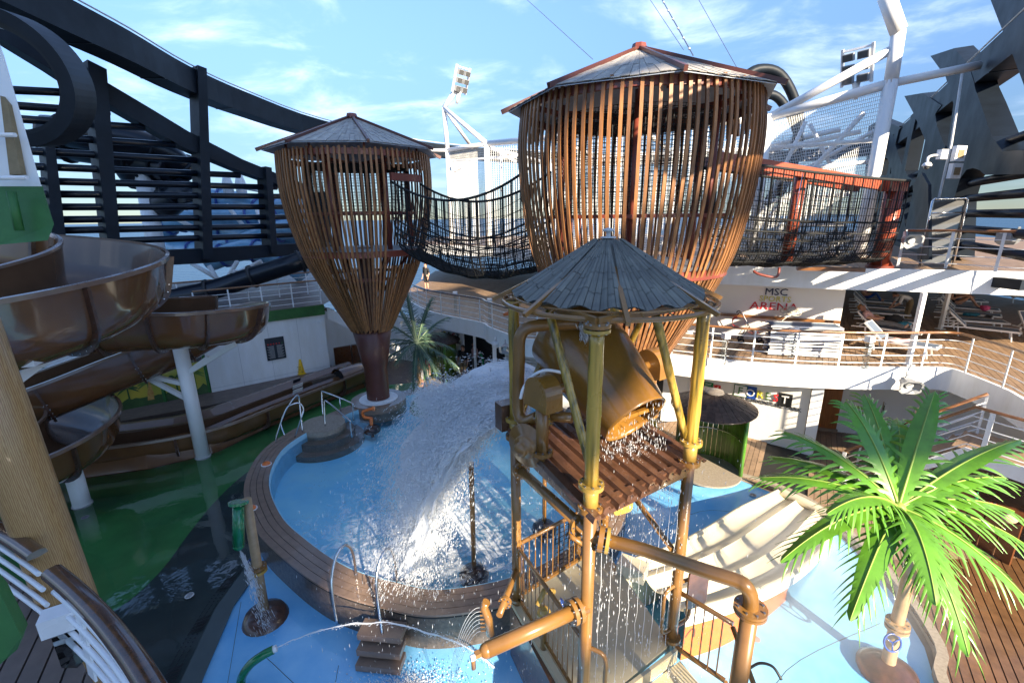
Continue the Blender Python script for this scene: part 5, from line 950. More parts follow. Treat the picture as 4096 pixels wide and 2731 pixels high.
rplate([(38.301, 52.722, 16.43), (32.023, 42.676, 15.266), (25.317, 31.947, 12.782), (27.026, 34.682, 12.789), (25.777, 32.684, 11.837), (23.264, 28.662, 10.123), (21.765, 26.265, 9.363), (20.308, 23.932, 9.007), (22.479, 27.406, 8.549), (20.062, 23.54, 6.187), (23.241, 28.626, 5.917), (34.442, 46.546, 9.932)], 0.6, holes=[[(29.662, 38.899, 10.456), (30.972, 40.996, 11.141), (30.142, 39.667, 11.589), (28.812, 37.54, 11.618), (27.373, 35.236, 11.302), (25.794, 32.711, 10.447), (25.514, 32.263, 10.05), (26.417, 33.707, 9.995)]])
rplate([(17.009, 18.655, 14.827), (14.297, 14.316, 13.631), (11.201, 9.362, 7.527), (12.481, 11.41, 9.01), (13.795, 13.512, 10.737), (14.64, 14.864, 11.839), (15.886, 16.857, 13.389)], 0.6)
rplate([(16.014, 17.063, 8.497), (15.337, 15.979, 8.812), (14.545, 14.712, 8.351), (13.312, 12.74, 6.168), (14.106, 14.01, 6.042)], 0.08, inset=1.3)
for s0 in (16.0, 22.0, 28.0): rplate([RO + rd * (s0 + s) + Vector((0, 0, z)) for s, z in hourglass(1.1, 0.7, 1.7, 13.0, 11.4, 5.85)], 0.6)
for k in range(7): z = 6.4 + 0.52 * k; B().tube([RO + Vector((0, 0, z)) - rn * 0.35 + rd * -9, RO + Vector((0, 0, z)) - rn * 0.35 + rd * 30], 0.13, 10).ob('louvre_tube', 'navytube', RR)
B().bar(RO + Vector((0, 0, 5.9)) + rd * 2, RO + Vector((0, 0, 5.9)) + rd * 30, 0.5, 0.3).ob('base_beam', 'navy', RR)
# equipment on the right pillars
T = thing('pillar_lights', 'two white louvred light boxes on a steel pole before the dark pillar', 'light box', (13.673, 15.2, 7.057))
B().tube([(13.525, 15.0, 6.927), (13.524, 15.0, 8.124), (13.712, 15.2, 9.546), (13.93, 15.6, 11.585)], 0.035, 8).ob('pole', 'greylight', T)
for px_ in ((13.829, 15.0, 9.23), (13.83, 15.0, 8.725)):
    c_ = Vector(px_); B().box(c_, (0.42, 0.12, 0.44), 0.25).ob('light_box', 'whitegloss', T); B().box(c_ + Vector((0.015, -0.065, -0.01)), (0.24, 0.02, 0.22), 0.25).ob('louvre', 'ckhaki', T)
T = thing('dome_camera', 'white dome security camera on a curved arm by the light boxes', 'camera', (12.864, 15.0, 8.927))
B().tube(spline([(13.279, 15.0, 9.174), (13.074, 15.0, 9.189), (12.87, 14.95, 9.123), (12.834, 14.9, 8.967)], 4), 0.035, 8).ob('arm', 'whitegloss', T); c_ = Vector((12.838, 14.9, 8.892)); b = B(); b.lathe([(0.0, 0.1), (0.08, 0.08), (0.12, 0.02), (0.12, -0.03), (0.0, -0.03)], c_, 16); b.ob('housing', 'whitegloss', T); B().ball(c_ - Vector((0, 0, 0.04)), 0.08, 10, 6).ob('dome', 'lens', T); B().box((13.324, 15.0, 9.211), (0.25, 0.15, 0.28), 0.2).ob('junction_box', 'whitegloss', T)
# ================================================================ sports arena cage
AR = thing('arena_cage', 'white tubular sports arena cage hung with pale netting behind the nests', 'cage', (6, 25, 5.85))
A0 = Vector((-4.174, 33.0, 11.943)); A1 = Vector((-1.362, 29.5, 11.808)); A2 = Vector((10.691, 20.5, 11.352)); A3 = Vector((13.599, 18.0, 11.937))
ztop = [A0.z, A1.z, A2.z, A3.z]
for p, r in ((A0, 0.16), (A1, 0.18), (A2, 0.2), (A3, 0.22)): B().tube([(p.x, p.y, 5.85), (p.x, p.y, p.z + 0.1)], r, 14).ob('cage_post', 'whitegloss', AR)
def wt(a, c, r=0.1): return B().tube([a, c], r, 10).ob('cage_tube', 'whitegloss', AR)
wt(A0, A1, 0.13); wt(A1, A2, 0.16); wt(A2, A3, 0.17)
M0 = Vector((-4.275, 33.0, 14.533)); wt(A0, M0, 0.15); wt(M0, A1, 0.14); wt(M0, (-2.725, 36.0, 12.474), 0.12); M1 = Vector((-3.423, 33.0, 15.634)); wt(M0, M1, 0.15)
wt(A0 + Vector((-1.6, 0, 0)), A0, 0.1)
K3 = Vector((13.537, 18.0, 13.565)); K4 = Vector((12.882, 18.0, 14.635)); wt(A3, K3, 0.22); wt(K3, K4, 0.26); wt(K3 - Vector((0, 0, 0.5)), A2, 0.15)
wt(A3, (16.16, 17.5, 12.343), 0.14)
bkv = Vector((4.5, 9.0, 0))
for t in (0.0, 0.33, 0.66, 1.0):
    q = A1.lerp(A2, t); wt((q.x, q.y, q.z - 0.2), (q.x + bkv.x, q.y + bkv.y, q.z - 0.2), 0.11); wt((q.x + bkv.x, q.y + bkv.y, 5.85), (q.x + bkv.x, q.y + bkv.y, q.z - 0.2), 0.15)
wt(A1 + bkv, A2 + bkv, 0.13); wt(A2 + bkv, A3 + bkv, 0.13)
for t in (0.2, 0.4, 0.6, 0.8):
    a = Vector((A2.x, A2.y, 5.85 + (A2.z - 5.85) * t)); c_ = Vector((A3.x, A3.y, 5.85 + (A3.z - 5.85) * t)); wt(a + Vector((0.8, 2.2, 0)), c_ + Vector((0.8, 2.2, 0)), 0.09)
wt(Vector((A2.x + 0.8, A2.y + 2.2, 6.2)), Vector((A3.x + 0.8, A3.y + 2.2, A3.z - 0.5)), 0.1); wt(Vector((A3.x - 1, A3.y + 3, 6.2)), Vector((A2.x - 1, A2.y + 3, A2.z - 0.4)), 0.12)
for a, c in (((12.904, 23.0, 8.951), (15.567, 21.0, 10.883)), ((13.141, 22.0, 11.438), (12.095, 22.0, 8.511)), ((13.349, 22.0, 11.346), (15.545, 22.0, 8.277)), ((11.207, 21.0, 10.247), (14.698, 19.5, 10.288)), ((11.244, 21.0, 9.279), (14.421, 19.5, 9.482)), ((-3.971, 34.0, 11.367), (0.401, 31.0, 11.235)), ((-1.38, 31.0, 11.899), (0.398, 31.0, 10.925)), ((-0.578, 32.0, 11.766), (-0.568, 32.0, 9.195))): wt(a, c, 0.085)
nb = B()
def netquad(a, c, z0a, z1a, z0c, z1c, nu, nv, r):
    F = lambda u, v: Vector((a.x + (c.x - a.x) * u, a.y + (c.y - a.y) * u, (z0a + (z0c - z0a) * u) * (1 - v) + (z1a + (z1c - z1a) * u) * v)); net_surface(nb, F, nu, nv, r, 1, 1)
netquad(A2, A3, 5.9, A2.z - 0.2, 5.9, A3.z - 0.2, 64, 46, 0.010); netquad(A0, A1, 5.9, A0.z - 0.2, 5.9, A1.z - 0.2, 34, 44, 0.011); netquad(A1, A2, 5.9, A1.z - 0.2, 5.9, A2.z - 0.2, 90, 44, 0.010); netquad(A1 + bkv, A3 + bkv, 5.9, A1.z, 5.9, A3.z, 90, 40, 0.012)
stuff(nb.ob('cage_netting', 'whitenet', AR))
def flood(label, p, d, m, sc):
    T = thing('floodlight_bank', label, 'floodlight', p); p = Vector(p); d = Vector(d).normalized(); s = Vector((d.y, -d.x, 0)).normalized(); u = s.cross(d)
    B().tube([p - u * 1.2 * sc, p - u * 0.5 * sc], [0.08 * sc, 0.16 * sc], 10).ob('bracket', 'whitegloss', T)
    for x in (-0.55, 0.55): B().bar(p + s * x * sc - u * 0.6 * sc, p + s * x * sc + u * 0.9 * sc, 0.1 * sc, 0.1 * sc).ob('frame_bar', 'whitegloss', T)
    for z in (-0.5, 0.15, 0.8): B().bar(p - s * 0.6 * sc + u * z * sc, p + s * 0.6 * sc + u * z * sc, 0.08 * sc, 0.08 * sc).ob('frame_bar', 'whitegloss', T)
    for i in (-1, 1):
        for j in (0, 1, 2):
            c = p + s * 0.28 * i * sc + u * (-0.35 + 0.45 * j) * sc + d * 0.12; R = Matrix((s, d, u)).transposed(); o = B().box(c, (0.42 * sc, 0.2 * sc, 0.3 * sc), rot=R).ob('lamp', 'grey', T); B().box(c + d * 0.11 * sc, (0.36 * sc, 0.02, 0.24 * sc), rot=R).ob('lamp_glass', 'lens', o)
flood('floodlight bank on the bent mast between the two nest towers', (-3.123, 33.0, 16.013), (0.7, -0.6, -0.35), 0, 1.05)
flood('floodlight bank hanging inside the right arena frame', (14.357, 21.0, 13.21), (-0.75, -0.55, -0.35), 0, 0.95)
T = thing('arena_speaker', 'white wedge loudspeaker fixed to the left arena post', 'loudspeaker', (-3.739, 32.6, 10.796)); B().prism([(-3.993, 32.6, 10.991), (-3.637, 32.6, 11.096), (-3.361, 32.6, 10.736), (-3.841, 32.6, 10.494)], (0.1, 0.5, 0)).ob('cabinet', 'whitegloss', T); B().bar((-4.143, 32.8, 10.848), (-3.851, 32.8, 10.79), 0.08, 0.08).ob('bracket', 'whitegloss', T)
# hoop of dark pipe behind the large nest
T = thing('pipe_hoop', 'dark steel pipe hoop rising behind the large nest roof', 'pipe', (14.448, 26.0, 11.746)); B().tube(spline([(11.871, 26.0, 14.141), (12.701, 26.0, 14.629), (13.841, 26.0, 14.417), (14.804, 26.0, 13.196), (15.252, 26.0, 11.737), (14.759, 26.0, 9.582), (14.03, 26.0, 8.017)], 5), 0.24, 14).ob('hoop', 'navy', T); B().tube(spline([(13.347, 28.0, 13.0), (14.325, 28.0, 13.916), (15.366, 28.0, 13.42), (16.53, 28.0, 11.374), (15.812, 28.0, 8.538)], 5), 0.24, 14).ob('hoop', 'navy', T)
# sky wires
for i, (a, c) in enumerate((((0.968, 30.0, 19.514), (3.959, 24.0, 14.588)), ((8.005, 30.0, 19.436), (8.166, 24.0, 14.935)), ((8.697, 30.0, 19.428), (8.634, 24.0, 14.697)), ((10.773, 30.0, 19.405), (10.728, 24.0, 14.183)))):
    T = thing('stay_wire', ['thin wire left of the large nest roof against the sky', 'leftmost of three wires right of the nest roof top', 'middle wire right of the nest roof top with small clamps', 'rightmost thin wire running up from the nest roof'][i], 'wire', a, None); B().tube([a, c], 0.016 if i != 2 else 0.03, 5).ob('wire_strand', 'steel', T)
    if i == 2:
        for k in range(6): B().ball(Vector(a).lerp(Vector(c), 0.1 + 0.16 * k), 0.06, 6, 4).ob('clamp', 'greylight', T)
# ================================================================ things beyond the left screen
T = thing('far_slide_tubes', 'blue translucent water slide tubes beyond the left steel screen', 'water slide', (-18, 30, 3))
for path in ([(-22.599, 30.0, 6.98), (-20.497, 30.0, 7.759), (-16.914, 30.0, 7.714), (-14.63, 30.0, 8.216), (-12.948, 30.0, 8.459)], [(-23.155, 31.0, 6.54), (-21.182, 30.0, 5.732), (-17.74, 29.0, 5.889), (-14.332, 29.0, 6.903), (-12.149, 29.0, 7.136)], [(-23.332, 32.0, 7.795), (-19.86, 31.0, 7.197), (-16.001, 30.0, 6.489), (-13.491, 30.0, 6.458)], [(-19.809, 31.0, 8.977), (-17.319, 31.0, 8.675), (-14.175, 30.0, 7.546)], [(-18.32, 28.0, 5.182), (-16.103, 28.0, 5.803), (-14.063, 28.0, 5.388), (-12.622, 28.0, 4.319)]):
    p_ = spline(path, 6); B().tube(p_, 0.62, 14).ob('slide_tube', 'bluetube', T)
    for k in range(3, len(p_) - 2, 5): d_ = (p_[k + 1] - p_[k]).normalized(); B().lathe([(0.6, -0.06), (0.74, -0.06), (0.74, 0.06), (0.6, 0.06)], p_[k], 14, d_).ob('tube_flange', 'blue', T)
T = thing('far_dark_tubes', 'glossy midnight-blue slide tubes coiled behind the left screen', 'water slide', (-18, 26, 8))
for path in ([(-22.31, 24.0, 11.845), (-20.471, 24.0, 11.629), (-19.202, 25.0, 11.47), (-18.274, 26.0, 10.966), (-17.981, 27.0, 10.069)], [(-20.453, 27.0, 9.87), (-20.294, 26.0, 10.23), (-19.523, 26.0, 10.548), (-18.202, 26.0, 10.205)], [(-20.12, 27.0, 9.172), (-18.812, 26.0, 8.425), (-17.727, 26.0, 9.09), (-17.39, 26.0, 8.408)], [(-23.41, 25.0, 11.418), (-21.065, 25.0, 11.082), (-19.706, 26.0, 10.768)]):
    p_ = spline(path, 6); B().tube(p_, 0.7, 16).ob('slide_tube', 'navytube', T)
    for k in range(3, len(p_) - 2, 6): d_ = (p_[k + 1] - p_[k]).normalized(); B().lathe([(0.68, -0.06), (0.82, -0.06), (0.82, 0.06), (0.68, 0.06)], p_[k], 16, d_).ob('tube_flange', 'navy', T)
T = thing('black_slide_tube', 'glossy black enclosed slide tube descending behind the side railing', 'water slide', (-11.46, 21.0, 5.14))
p_ = spline([(-16.361, 19.0, 3.692), (-15.134, 19.5, 4.242), (-13.326, 20.0, 4.557), (-11.592, 20.5, 5.104), (-9.586, 21.0, 5.708), (-8.532, 22.0, 6.114)], 6); B().tube(p_, 0.42, 18).ob('slide_tube', 'navytube', T)
for k in (6, 12, 18, 24): d_ = (p_[k + 1] - p_[k]).normalized(); B().lathe([(0.4, -0.05), (0.52, -0.05), (0.52, 0.05), (0.4, 0.05)], p_[k], 18, d_).ob('tube_flange', 'black', T)
T = thing('far_slide_scaffold', 'white steel frame carrying the blue slides outside the ship side', 'scaffold', (-20.968, 27.0, 5.307))
def wb(a, c, r=0.13): B().tube([a, c], r, 8).ob('frame_tube', 'white', T)
B().tube([(-19.646, 26.0, 10.003), (-19.18, 25.0, 3.806)], 0.42, 14).ob('frame_post', 'white', T)
for a, c in (((-17.713, 27.0, 5.013), (-17.178, 27.0, 3.724)), ((-16.013, 27.0, 5.244), (-17.178, 27.0, 3.724)), ((-18.707, 27.0, 5.152), (-17.342, 27.0, 4.243)), ((-16.828, 27.0, 4.236), (-14.615, 27.0, 5.226)), ((-21.389, 28.0, 8.018), (-17.778, 28.0, 9.437)), ((-19.901, 28.0, 7.751), (-18.032, 28.0, 6.723)), ((-17.281, 29.0, 8.486), (-16.436, 29.0, 7.19)), ((-16.055, 29.0, 9.477), (-14.783, 29.0, 9.212)), ((-15.469, 29.0, 8.209), (-15.069, 29.0, 5.588)), ((-22.034, 27.0, 11.36), (-19.24, 27.0, 12.1)), ((-21.127, 27.0, 10.108), (-23.314, 27.0, 11.04)), ((-21.263, 27.0, 10.565), (-17.081, 27.0, 10.965)), ((-20.8, 27.0, 9.413), (-17.676, 27.0, 9.142)), ((-15.626, 26.0, 4.842), (-15.926, 26.0, 3.1))): wb(a, c)
for px_ in ((-17.593, 30.0, 9.815), (-16.782, 30.0, 9.805)): B().lathe([(0.0, 0.6), (0.15, 0.55), (0.3, 0.0), (0.3, -0.9), (0.0, -0.9)], px_, 10).ob('vent_cowl', 'white', T)
# ================================================================ near superstructure at the left edge
S_ = thing('white_superstructure', 'white sloping casing with green base at the far left edge', 'casing', (-5.02, 4.6, 7.357))
B().prism([(-5.413, 4.7, 9.226), (-4.608, 4.7, 9.114), (-4.592, 4.7, 8.974), (-4.474, 4.6, 7.806), (-5.793, 4.6, 7.822)], (-1.5, 1.3, 0)).ob('casing_panel', 'white', S_)
B().prism([(-5.716, 4.55, 7.857), (-4.414, 4.55, 7.841), (-4.372, 4.5, 7.713), (-4.354, 4.5, 7.495), (-4.405, 4.45, 7.348), (-4.871, 4.45, 7.313), (-5.727, 4.4, 7.294)], (-1.5, 1.3, 0)).ob('green_base', 'green', S_)
B().prism([(-4.649, 4.62, 8.634), (-4.6, 4.62, 8.561), (-4.587, 4.55, 7.952), (-4.695, 4.55, 7.946)], (0, 0.05, 0)).ob('vent_grille', 'ckhaki', S_)
B().tube([(-4.571, 4.4, 7.788), (-4.574, 4.38, 7.44)], 0.035, 8).ob('green_rib', 'green', S_)
for y_ in ((-4.489, 4.5, 8.282), (-4.439, 4.45, 7.911)): B().tube([Vector(y_) - Vector((0.5, 0, 0)), y_], 0.02, 6).ob('grab_bar', 'whitegloss', S_)
PH = thing('porthole_ring', 'big dark round steel ring window at the upper left', 'ring window', (-9.228, 9.5, 10.121))
hc = Vector((-9.38, 9.5, 10.101)); hx = Vector((0.83, -0.2, 0.0)).normalized()
b = B(); b.lathe([(0.95, -0.5), (1.16, -0.5), (1.16, 0.25), (0.95, 0.25), (0.95, -0.5)], hc, 64, (0.25, -0.95, -0.15), smooth=False); b.ob('ring', 'navy', PH); b = B(); b.lathe([(0.85, -0.3), (0.95, -0.3), (0.95, 0.1), (0.85, 0.1), (0.85, -0.3)], hc, 64, (0.25, -0.95, -0.15), smooth=False); b.ob('inner_ring', 'navytube', PH)

# ================================================================ railings round the well
def along(line, z, i0=0, i1=None): return [Vector((x, y, z)) for x, y in line[i0:i1]]
RL = offset(MID, -0.1, False)
k1 = min(range(len(RL)), key=lambda i: abs(RL[i][0] - 2.6))
rail('white four-bar railing with varnished handrail above the FOREST wall', along(RL, 3.19, 0, k1 + 1), 1.03, 1.15, 4)
rail('white railing curving along the middle deck behind the grey palm', along(RL, 3.19, k1 + 1, -1), 1.03, 1.3, 4, hr='handrail')
def lamp_box(p, label, h=1.0):
    T = thing('rail_box', label, 'box', p); p = Vector(p); B().bar(p, p + Vector((0, 0, h - 0.15)), 0.12, 0.12).ob('glass_stem', 'glass', T); B().box(p + Vector((0, 0, h - 0.08)), (0.2, 0.17, 0.17), 0.3).ob('cap', 'whitegloss', T)
for i, (q, l) in enumerate((((6.326, 13.016, 3.19), 'white box post behind the middle railing under the stroller'), ((8.687, 13.577, 3.19), 'white box post in front of the stacked loungers'), ((10.154, 12.449, 3.19), 'white box post by the railing below the lying woman'), ((-2.682, 21.526, 3.19), 'white box post behind the far railing right of the grey palm'), ((-0.96, 19.491, 3.19), 'white box post at the far railing corner'))): lamp_box(q, l, 0.95)
rail('white railing with varnished rail along the upper deck beside the red column', [(11.928, 14.121, 5.9), (12.832, 13.39, 5.9), (13.408, 12.138, 5.9), (13.761, 11.538, 5.9)], 1.08, 1.25, 4, pr=(0.07, 0.02))
# glass screen frame leaning behind the upper railing
T = thing('screen_panel', 'dark smoked panel in a chrome tube frame behind the upper railing', 'panel', (12.989, 13.988, 5.9))
fp_ = [(12.76, 14.3, 5.871), (12.899, 14.5, 7.827), (12.951, 14.5, 7.89), (13.89, 14.5, 7.904), (13.973, 14.5, 7.839), (13.797, 14.3, 5.858)]
B().tube(fp_, 0.035, 8).ob('tube_frame', 'chrome', T); B().prism([(12.843, 14.34, 5.96), (12.988, 14.54, 7.827), (13.931, 14.54, 7.841), (13.759, 14.34, 5.949)], (0, 0.03, 0)).ob('dark_pane', 'lens', T); B().tube([(12.901, 14.5, 7.469), (13.915, 14.5, 7.482)], 0.025, 6).ob('cross_bar', 'chrome', T)
# ================================================================ stair at the right
ST = thing('side_stairs', 'stairs with a white landing and double railing at the right edge', 'stairs', (10.5, 10, 0))
p0 = Vector((9.7, 11.7, 0.13)); p1 = Vector((11.0, 9.9, 2.2)); sd = Vector((0.81, 0.585, 0))
for k in range(11):
    q = p0.lerp(p1, (k + 0.5) / 11); B().box((q.x, q.y, q.z + 0.06), (0.24, 1.3, 0.05), math.atan2(p1.y - p0.y, p1.x - p0.x)).ob('tread', 'teak', ST)
B().prism([p1 - sd * 0.65, p1 + sd * 0.65, Vector((13.2, 8.6, 2.2)), Vector((12.9, 6.2, 2.2)), Vector((11.6, 7.2, 2.2))], (0, 0, -0.12)).ob('landing', 'teak', ST)
B().prism([p1 - sd * 0.7 + Vector((0, 0, 0.05)), Vector((11.55, 7.1, 2.25)), Vector((11.55, 7.1, 1.9)), p1 - sd * 0.7 + Vector((0, 0, -0.3))], (0.04, 0.02, 0)).ob('landing_fascia', 'white', ST)
B().prism([p0 - sd * 0.7, p1 - sd * 0.7 + Vector((0, 0, 0.05)), p1 - sd * 0.7 + Vector((0, 0, -0.3)), p0 - sd * 0.7 + Vector((0.1, -0.1, -0.1))], (0.04, 0.02, 0)).ob('stringer', 'white', ST)
rail('near stair railing with white stanchions above the palm', [p0 - sd * 0.68, p0.lerp(p1, 0.5) - sd * 0.68, p1 - sd * 0.68, Vector((11.5, 7.2, 2.2))], 1.05, 1.05, 4, pr=(0.09, 0.02))
rail('far stair railing with varnished handrail below the speaker', [p0 + sd * 0.6, p0.lerp(p1, 0.5) + sd * 0.6, p1 + sd * 0.6], 1.05, 1.2, 4)
# wooden bar under the landing
BA = thing('wood_bar', 'dark varnished bar counter below the stairs at the right edge', 'counter', (10.3, 8.0, 0.13))
c0, c1, c2 = Vector((10.404, 9.728, 1.15)), Vector((10.694, 8.179, 1.15)), Vector((13.242, 9.852, 1.15))
B().prism([c0, c1, c1 + Vector((1.2, -0.6, 0)), c2, c0 + Vector((1.0, 0.6, 0))], (0, 0, 0.06)).ob('counter_top', 'barwood', BA)
dB = (c1 - c0); 
for k in range(5): a = c0 + dB * (k / 5 + 0.01); e = c0 + dB * ((k + 1) / 5 - 0.01); B().bar(Vector((a.x, a.y, 0.62)), Vector((e.x, e.y, 0.62)), 0.05, 0.98).ob('front_panel', 'barwood', BA)
for i, q in enumerate(((10.484, 8.711, 1.22), (10.532, 8.663, 1.22))):
    T = thing('drink_can', ['left one of two red drink cans on the dark bar', 'right one of two red drink cans on the dark bar'][i], 'can', q); B().cyl(q, 0.034, 0.12, 12).ob('can_body', 'red', T); B().cyl(Vector(q) + Vector((0, 0, 0.12)), 0.03, 0.006, 12).ob('can_lid', 'chrome', T)
T = thing('sun_hat', 'crumpled beige cloth hat on the dark bar', 'hat', (10.512, 8.317, 1.21)); b = B(); b.ball(Vector((10.429, 8.25, 1.26)), 0.16, 14, 8, (1.0, 0.75, 0.6)); [setattr(b, 'v', [tuple(Vector(v) + Vector((0, 0, 1)) * 0.03 * noise.noise(Vector(v) * 14) + Vector((1, 0, 0)) * 0.03 * noise.noise(Vector(v) * 11)) for v in b.v])]; b.ob('cloth', 'cbeige', T)
T = thing('bottle_cup', 'small dark green bottle standing on the bar by the cans', 'bottle', (10.401, 8.936, 1.21)); b = B(); b.lathe([(0.0, 0), (0.035, 0), (0.035, 0.13), (0.015, 0.18), (0.015, 0.23), (0.0, 0.23)], (10.401, 8.936, 1.21), 12); b.ob('bottle_body', 'greengloss', T)
# ================================================================ lettering
u_ = Vector((0.913, -0.408, 0)); nW = Vector((-0.408, -0.913, 0))
AS = thing('arena_sign', 'MSC SPORTS ARENA lettering in navy, yellow and red on the white wall', 'sign', (9.181, 15.665, 4.634))
text('MSC', 'letters_msc', 'navytext', AS, Vector((9.189, 15.661, 4.894)) + nW * 0.02, u_, (0, 0, 1), 0.34, 0.015, sx=1.08)
text('SPORTS', 'letters_sports', 'yellowtext', AS, Vector((9.18, 15.665, 4.649)) + nW * 0.02, u_, (0, 0, 1), 0.27, 0.012, sx=1.05)
text('ARENA', 'letters_arena', 'redtext', AS, Vector((9.172, 15.669, 4.386)) + nW * 0.02, u_, (0, 0, 1), 0.37, 0.012, sx=1.25)
u2 = Vector((0.783, -0.622, 0)); nF = Vector((-0.622, -0.783, 0))
FS = thing('forest_sign', 'FOREST AQUAVENTURE PARK sign with mixed coloured letters', 'sign', (8.294, 14.006, 1.741))
def fl2(ch, p, m, s=0.36): text(ch, 'letter', m, FS, Vector(p) + nF * 0.035, u2, (0, 0, 1), s, 0.015)
def plq(p, w_, h_, m, name, o=0.012): p = Vector(p); B().bar(p - u2 * w_ / 2 + nF * o, p + u2 * w_ / 2 + nF * o, 0.02, h_).ob(name, m, FS)
plq((7.734, 14.45, 1.743), 0.42, 0.42, 'green', 'plaque'); plq((7.734, 14.45, 1.743), 0.37, 0.37, 'cwhite', 'plaque_face', 0.018); plq((7.975, 14.259, 1.753), 0.36, 0.44, 'blue', 'plaque'); plq((8.766, 13.631, 1.735), 0.40, 0.44, 'black', 'plaque')
for ch, p, m in (('F', (7.734, 14.45, 1.743), 'green'), ('O', (7.977, 14.258, 1.737), 'cwhite'), ('R', (8.202, 14.079, 1.744), 'yellowtext'), ('E', (8.384, 13.934, 1.738), 'muralG'), ('S', (8.562, 13.792, 1.732), 'redtext'), ('T', (8.766, 13.631, 1.735), 'cwhite')): fl2(ch, p, m)
text('AQUAVENTURE PARK', 'letters_park', 'black', FS, Vector((8.437, 13.892, 1.493)) + nF * 0.02, u2, (0, 0, 1), 0.185, 0.008)
u3 = Vector((0.932, -0.362, 0)); n3 = Vector((-0.362, -0.932, 0))
DS = thing('direction_sign', 'olive deck direction sign beside the wooden door', 'sign', (12.704, 14.005, 1.183))
dp = Vector((12.701, 14.006, 1.198)); B().bar(dp - u3 * 0.36 + n3 * 0.04, dp + u3 * 0.36 + n3 * 0.04, 0.08, 0.5).ob('sign_box', 'cbeige', DS); B().bar(dp - u3 * 0.33 + n3 * 0.085 - Vector((0, 0, 0.05)), dp + u3 * 0.33 + n3 * 0.085 - Vector((0, 0, 0.05)), 0.012, 0.36).ob('sign_face', 'muralG', DS)
for s_, dz, sz in (('18  PLAYA PARAISO', 0.18, 0.075), ('MIRAMAR BAR', 0.03, 0.085), ('MSC SPORTS ARENA', -0.08, 0.085)): text(s_, 'sign_text', 'black' if dz > 0.1 else 'cwhite', DS, dp + n3 * 0.095 + Vector((0, 0, dz)), u3, (0, 0, 1), sz, 0.003)
FS2 = thing('far_park_sign', 'park sign half hidden behind the grey palm on the far wall', 'sign', (-3.124, 21.899, 2.0))
q = Vector((-3.1, 21.38, 1.9)); uf_ = Vector((0.78, -0.625, 0)); nf_ = Vector((-0.625, -0.78, 0))
for i, (ch, m) in enumerate((('F', 'green'), ('O', 'blue'), ('R', 'yellowtext'), ('E', 'muralG'), ('S', 'redtext'), ('T', 'black'))): text(ch, 'letter', m, FS2, q + nf_ * 0.06 + uf_ * (-0.75 + 0.3 * i) + Vector((0, 0, 0.2)), uf_, (0, 0, 1), 0.36, 0.015)
text('AQUAVENTURE PARK', 'letters_park', 'black', FS2, q + nf_ * 0.06 + Vector((0, 0, -0.1)), uf_, (0, 0, 1), 0.19, 0.008)
for i, (p, m) in enumerate((((7.067, 14.981, 1.692), 'red'), ((7.179, 14.892, 1.708), 'red'), ((6.925, 15.093, 1.749), 'greengloss'))):
    T = thing('safety_sign', ['left small red safety sign above the green booth', 'right small red safety sign above the green booth', 'small green exit sign above the booth roof'][i], 'sign', p); p = Vector(p); B().bar(p - u2 * (0.08 if i < 2 else 0.16) + nF * 0.02, p + u2 * (0.08 if i < 2 else 0.16) + nF * 0.02, 0.02, 0.16).ob('plate', m, T); text('EXIT' if i == 2 else 'F', 'sign_text', 'cwhite', T, p + nF * 0.035, u2, (0, 0, 1), 0.1, 0.003)
# pipe under the fascia
T = thing('spray_pipe', 'white perforated pipe slung under the middle deck edge above the FOREST sign', 'pipe', (8, 13.9, 2.4)); B().tube([(5.2, 15.0, 2.38), (7.2, 14.2, 2.36), (9.2, 13.3, 2.34)], 0.045, 10).ob('pipe_body', 'whitegloss', T)
for k in range(5): q = Vector((5.2, 15.0, 2.38)).lerp(Vector((9.2, 13.3, 2.34)), 0.1 + 0.2 * k); B().bar(q, q + Vector((0, 0, 0.14)), 0.04, 0.06).ob('hanger', 'whitegloss', T)
# loudspeakers
def horn(label, p, d, s=1.0):
    T = thing('horn_speaker', label, 'loudspeaker', p); p = Vector(p); d = Vector(d).normalized(); sx = d.cross(Vector((0, 0, 1))).normalized(); up = sx.cross(d)
    def ring(w_, h_, o): return [p + d * o * s + sx * x * w_ * s + up * y * h_ * s for x, y in ((-1, -0.6), (-0.6, -1), (0.6, -1), (1, -0.6), (1, 0.6), (0.6, 1), (-0.6, 1), (-1, 0.6))]
    b = B(); Rg = [ring(0.1, 0.09, -0.22), ring(0.13, 0.1, -0.1), ring(0.24, 0.19, 0.12), ring(0.2, 0.155, 0.115), ring(0.08, 0.06, -0.05)]
    for a, c in zip(Rg, Rg[1:]): b.add(a + c, [(i, (i + 1) % 8, 8 + (i + 1) % 8, 8 + i) for i in range(8)])
    b.add(Rg[0], [tuple(range(8))[::-1]]); b.ob('horn_bell', 'grey', T); B().cyl(p + d * -0.06 * s, 0.08 * s, 0.1 * s, 14, d).ob('driver', 'greylight', T); B().bar(p - d * 0.15 * s, p - d * 0.15 * s + up * 0.25 * s - d * 0.12, 0.05, 0.03).ob('bracket', 'grey', T)
horn('grey horn loudspeaker under the middle deck corner by the direction sign', (11.149, 12.0, 2.824), (-0.2, -0.9, -0.3), 1.15); horn('grey horn loudspeaker on the upper railing beside the red column', (11.8, 13.7, 6.696), (-0.1, -1, -0.1), 1.1); horn('grey horn loudspeaker seen from behind at the right end of the upper railing', (13.553, 12.6, 6.819), (0.4, 0.9, 0.0), 1.1); horn('white horn loudspeaker under the deck edge left of the bamboo post', (-0.258, 16.0, 2.896), (-0.1, -1, -0.4), 0.9)
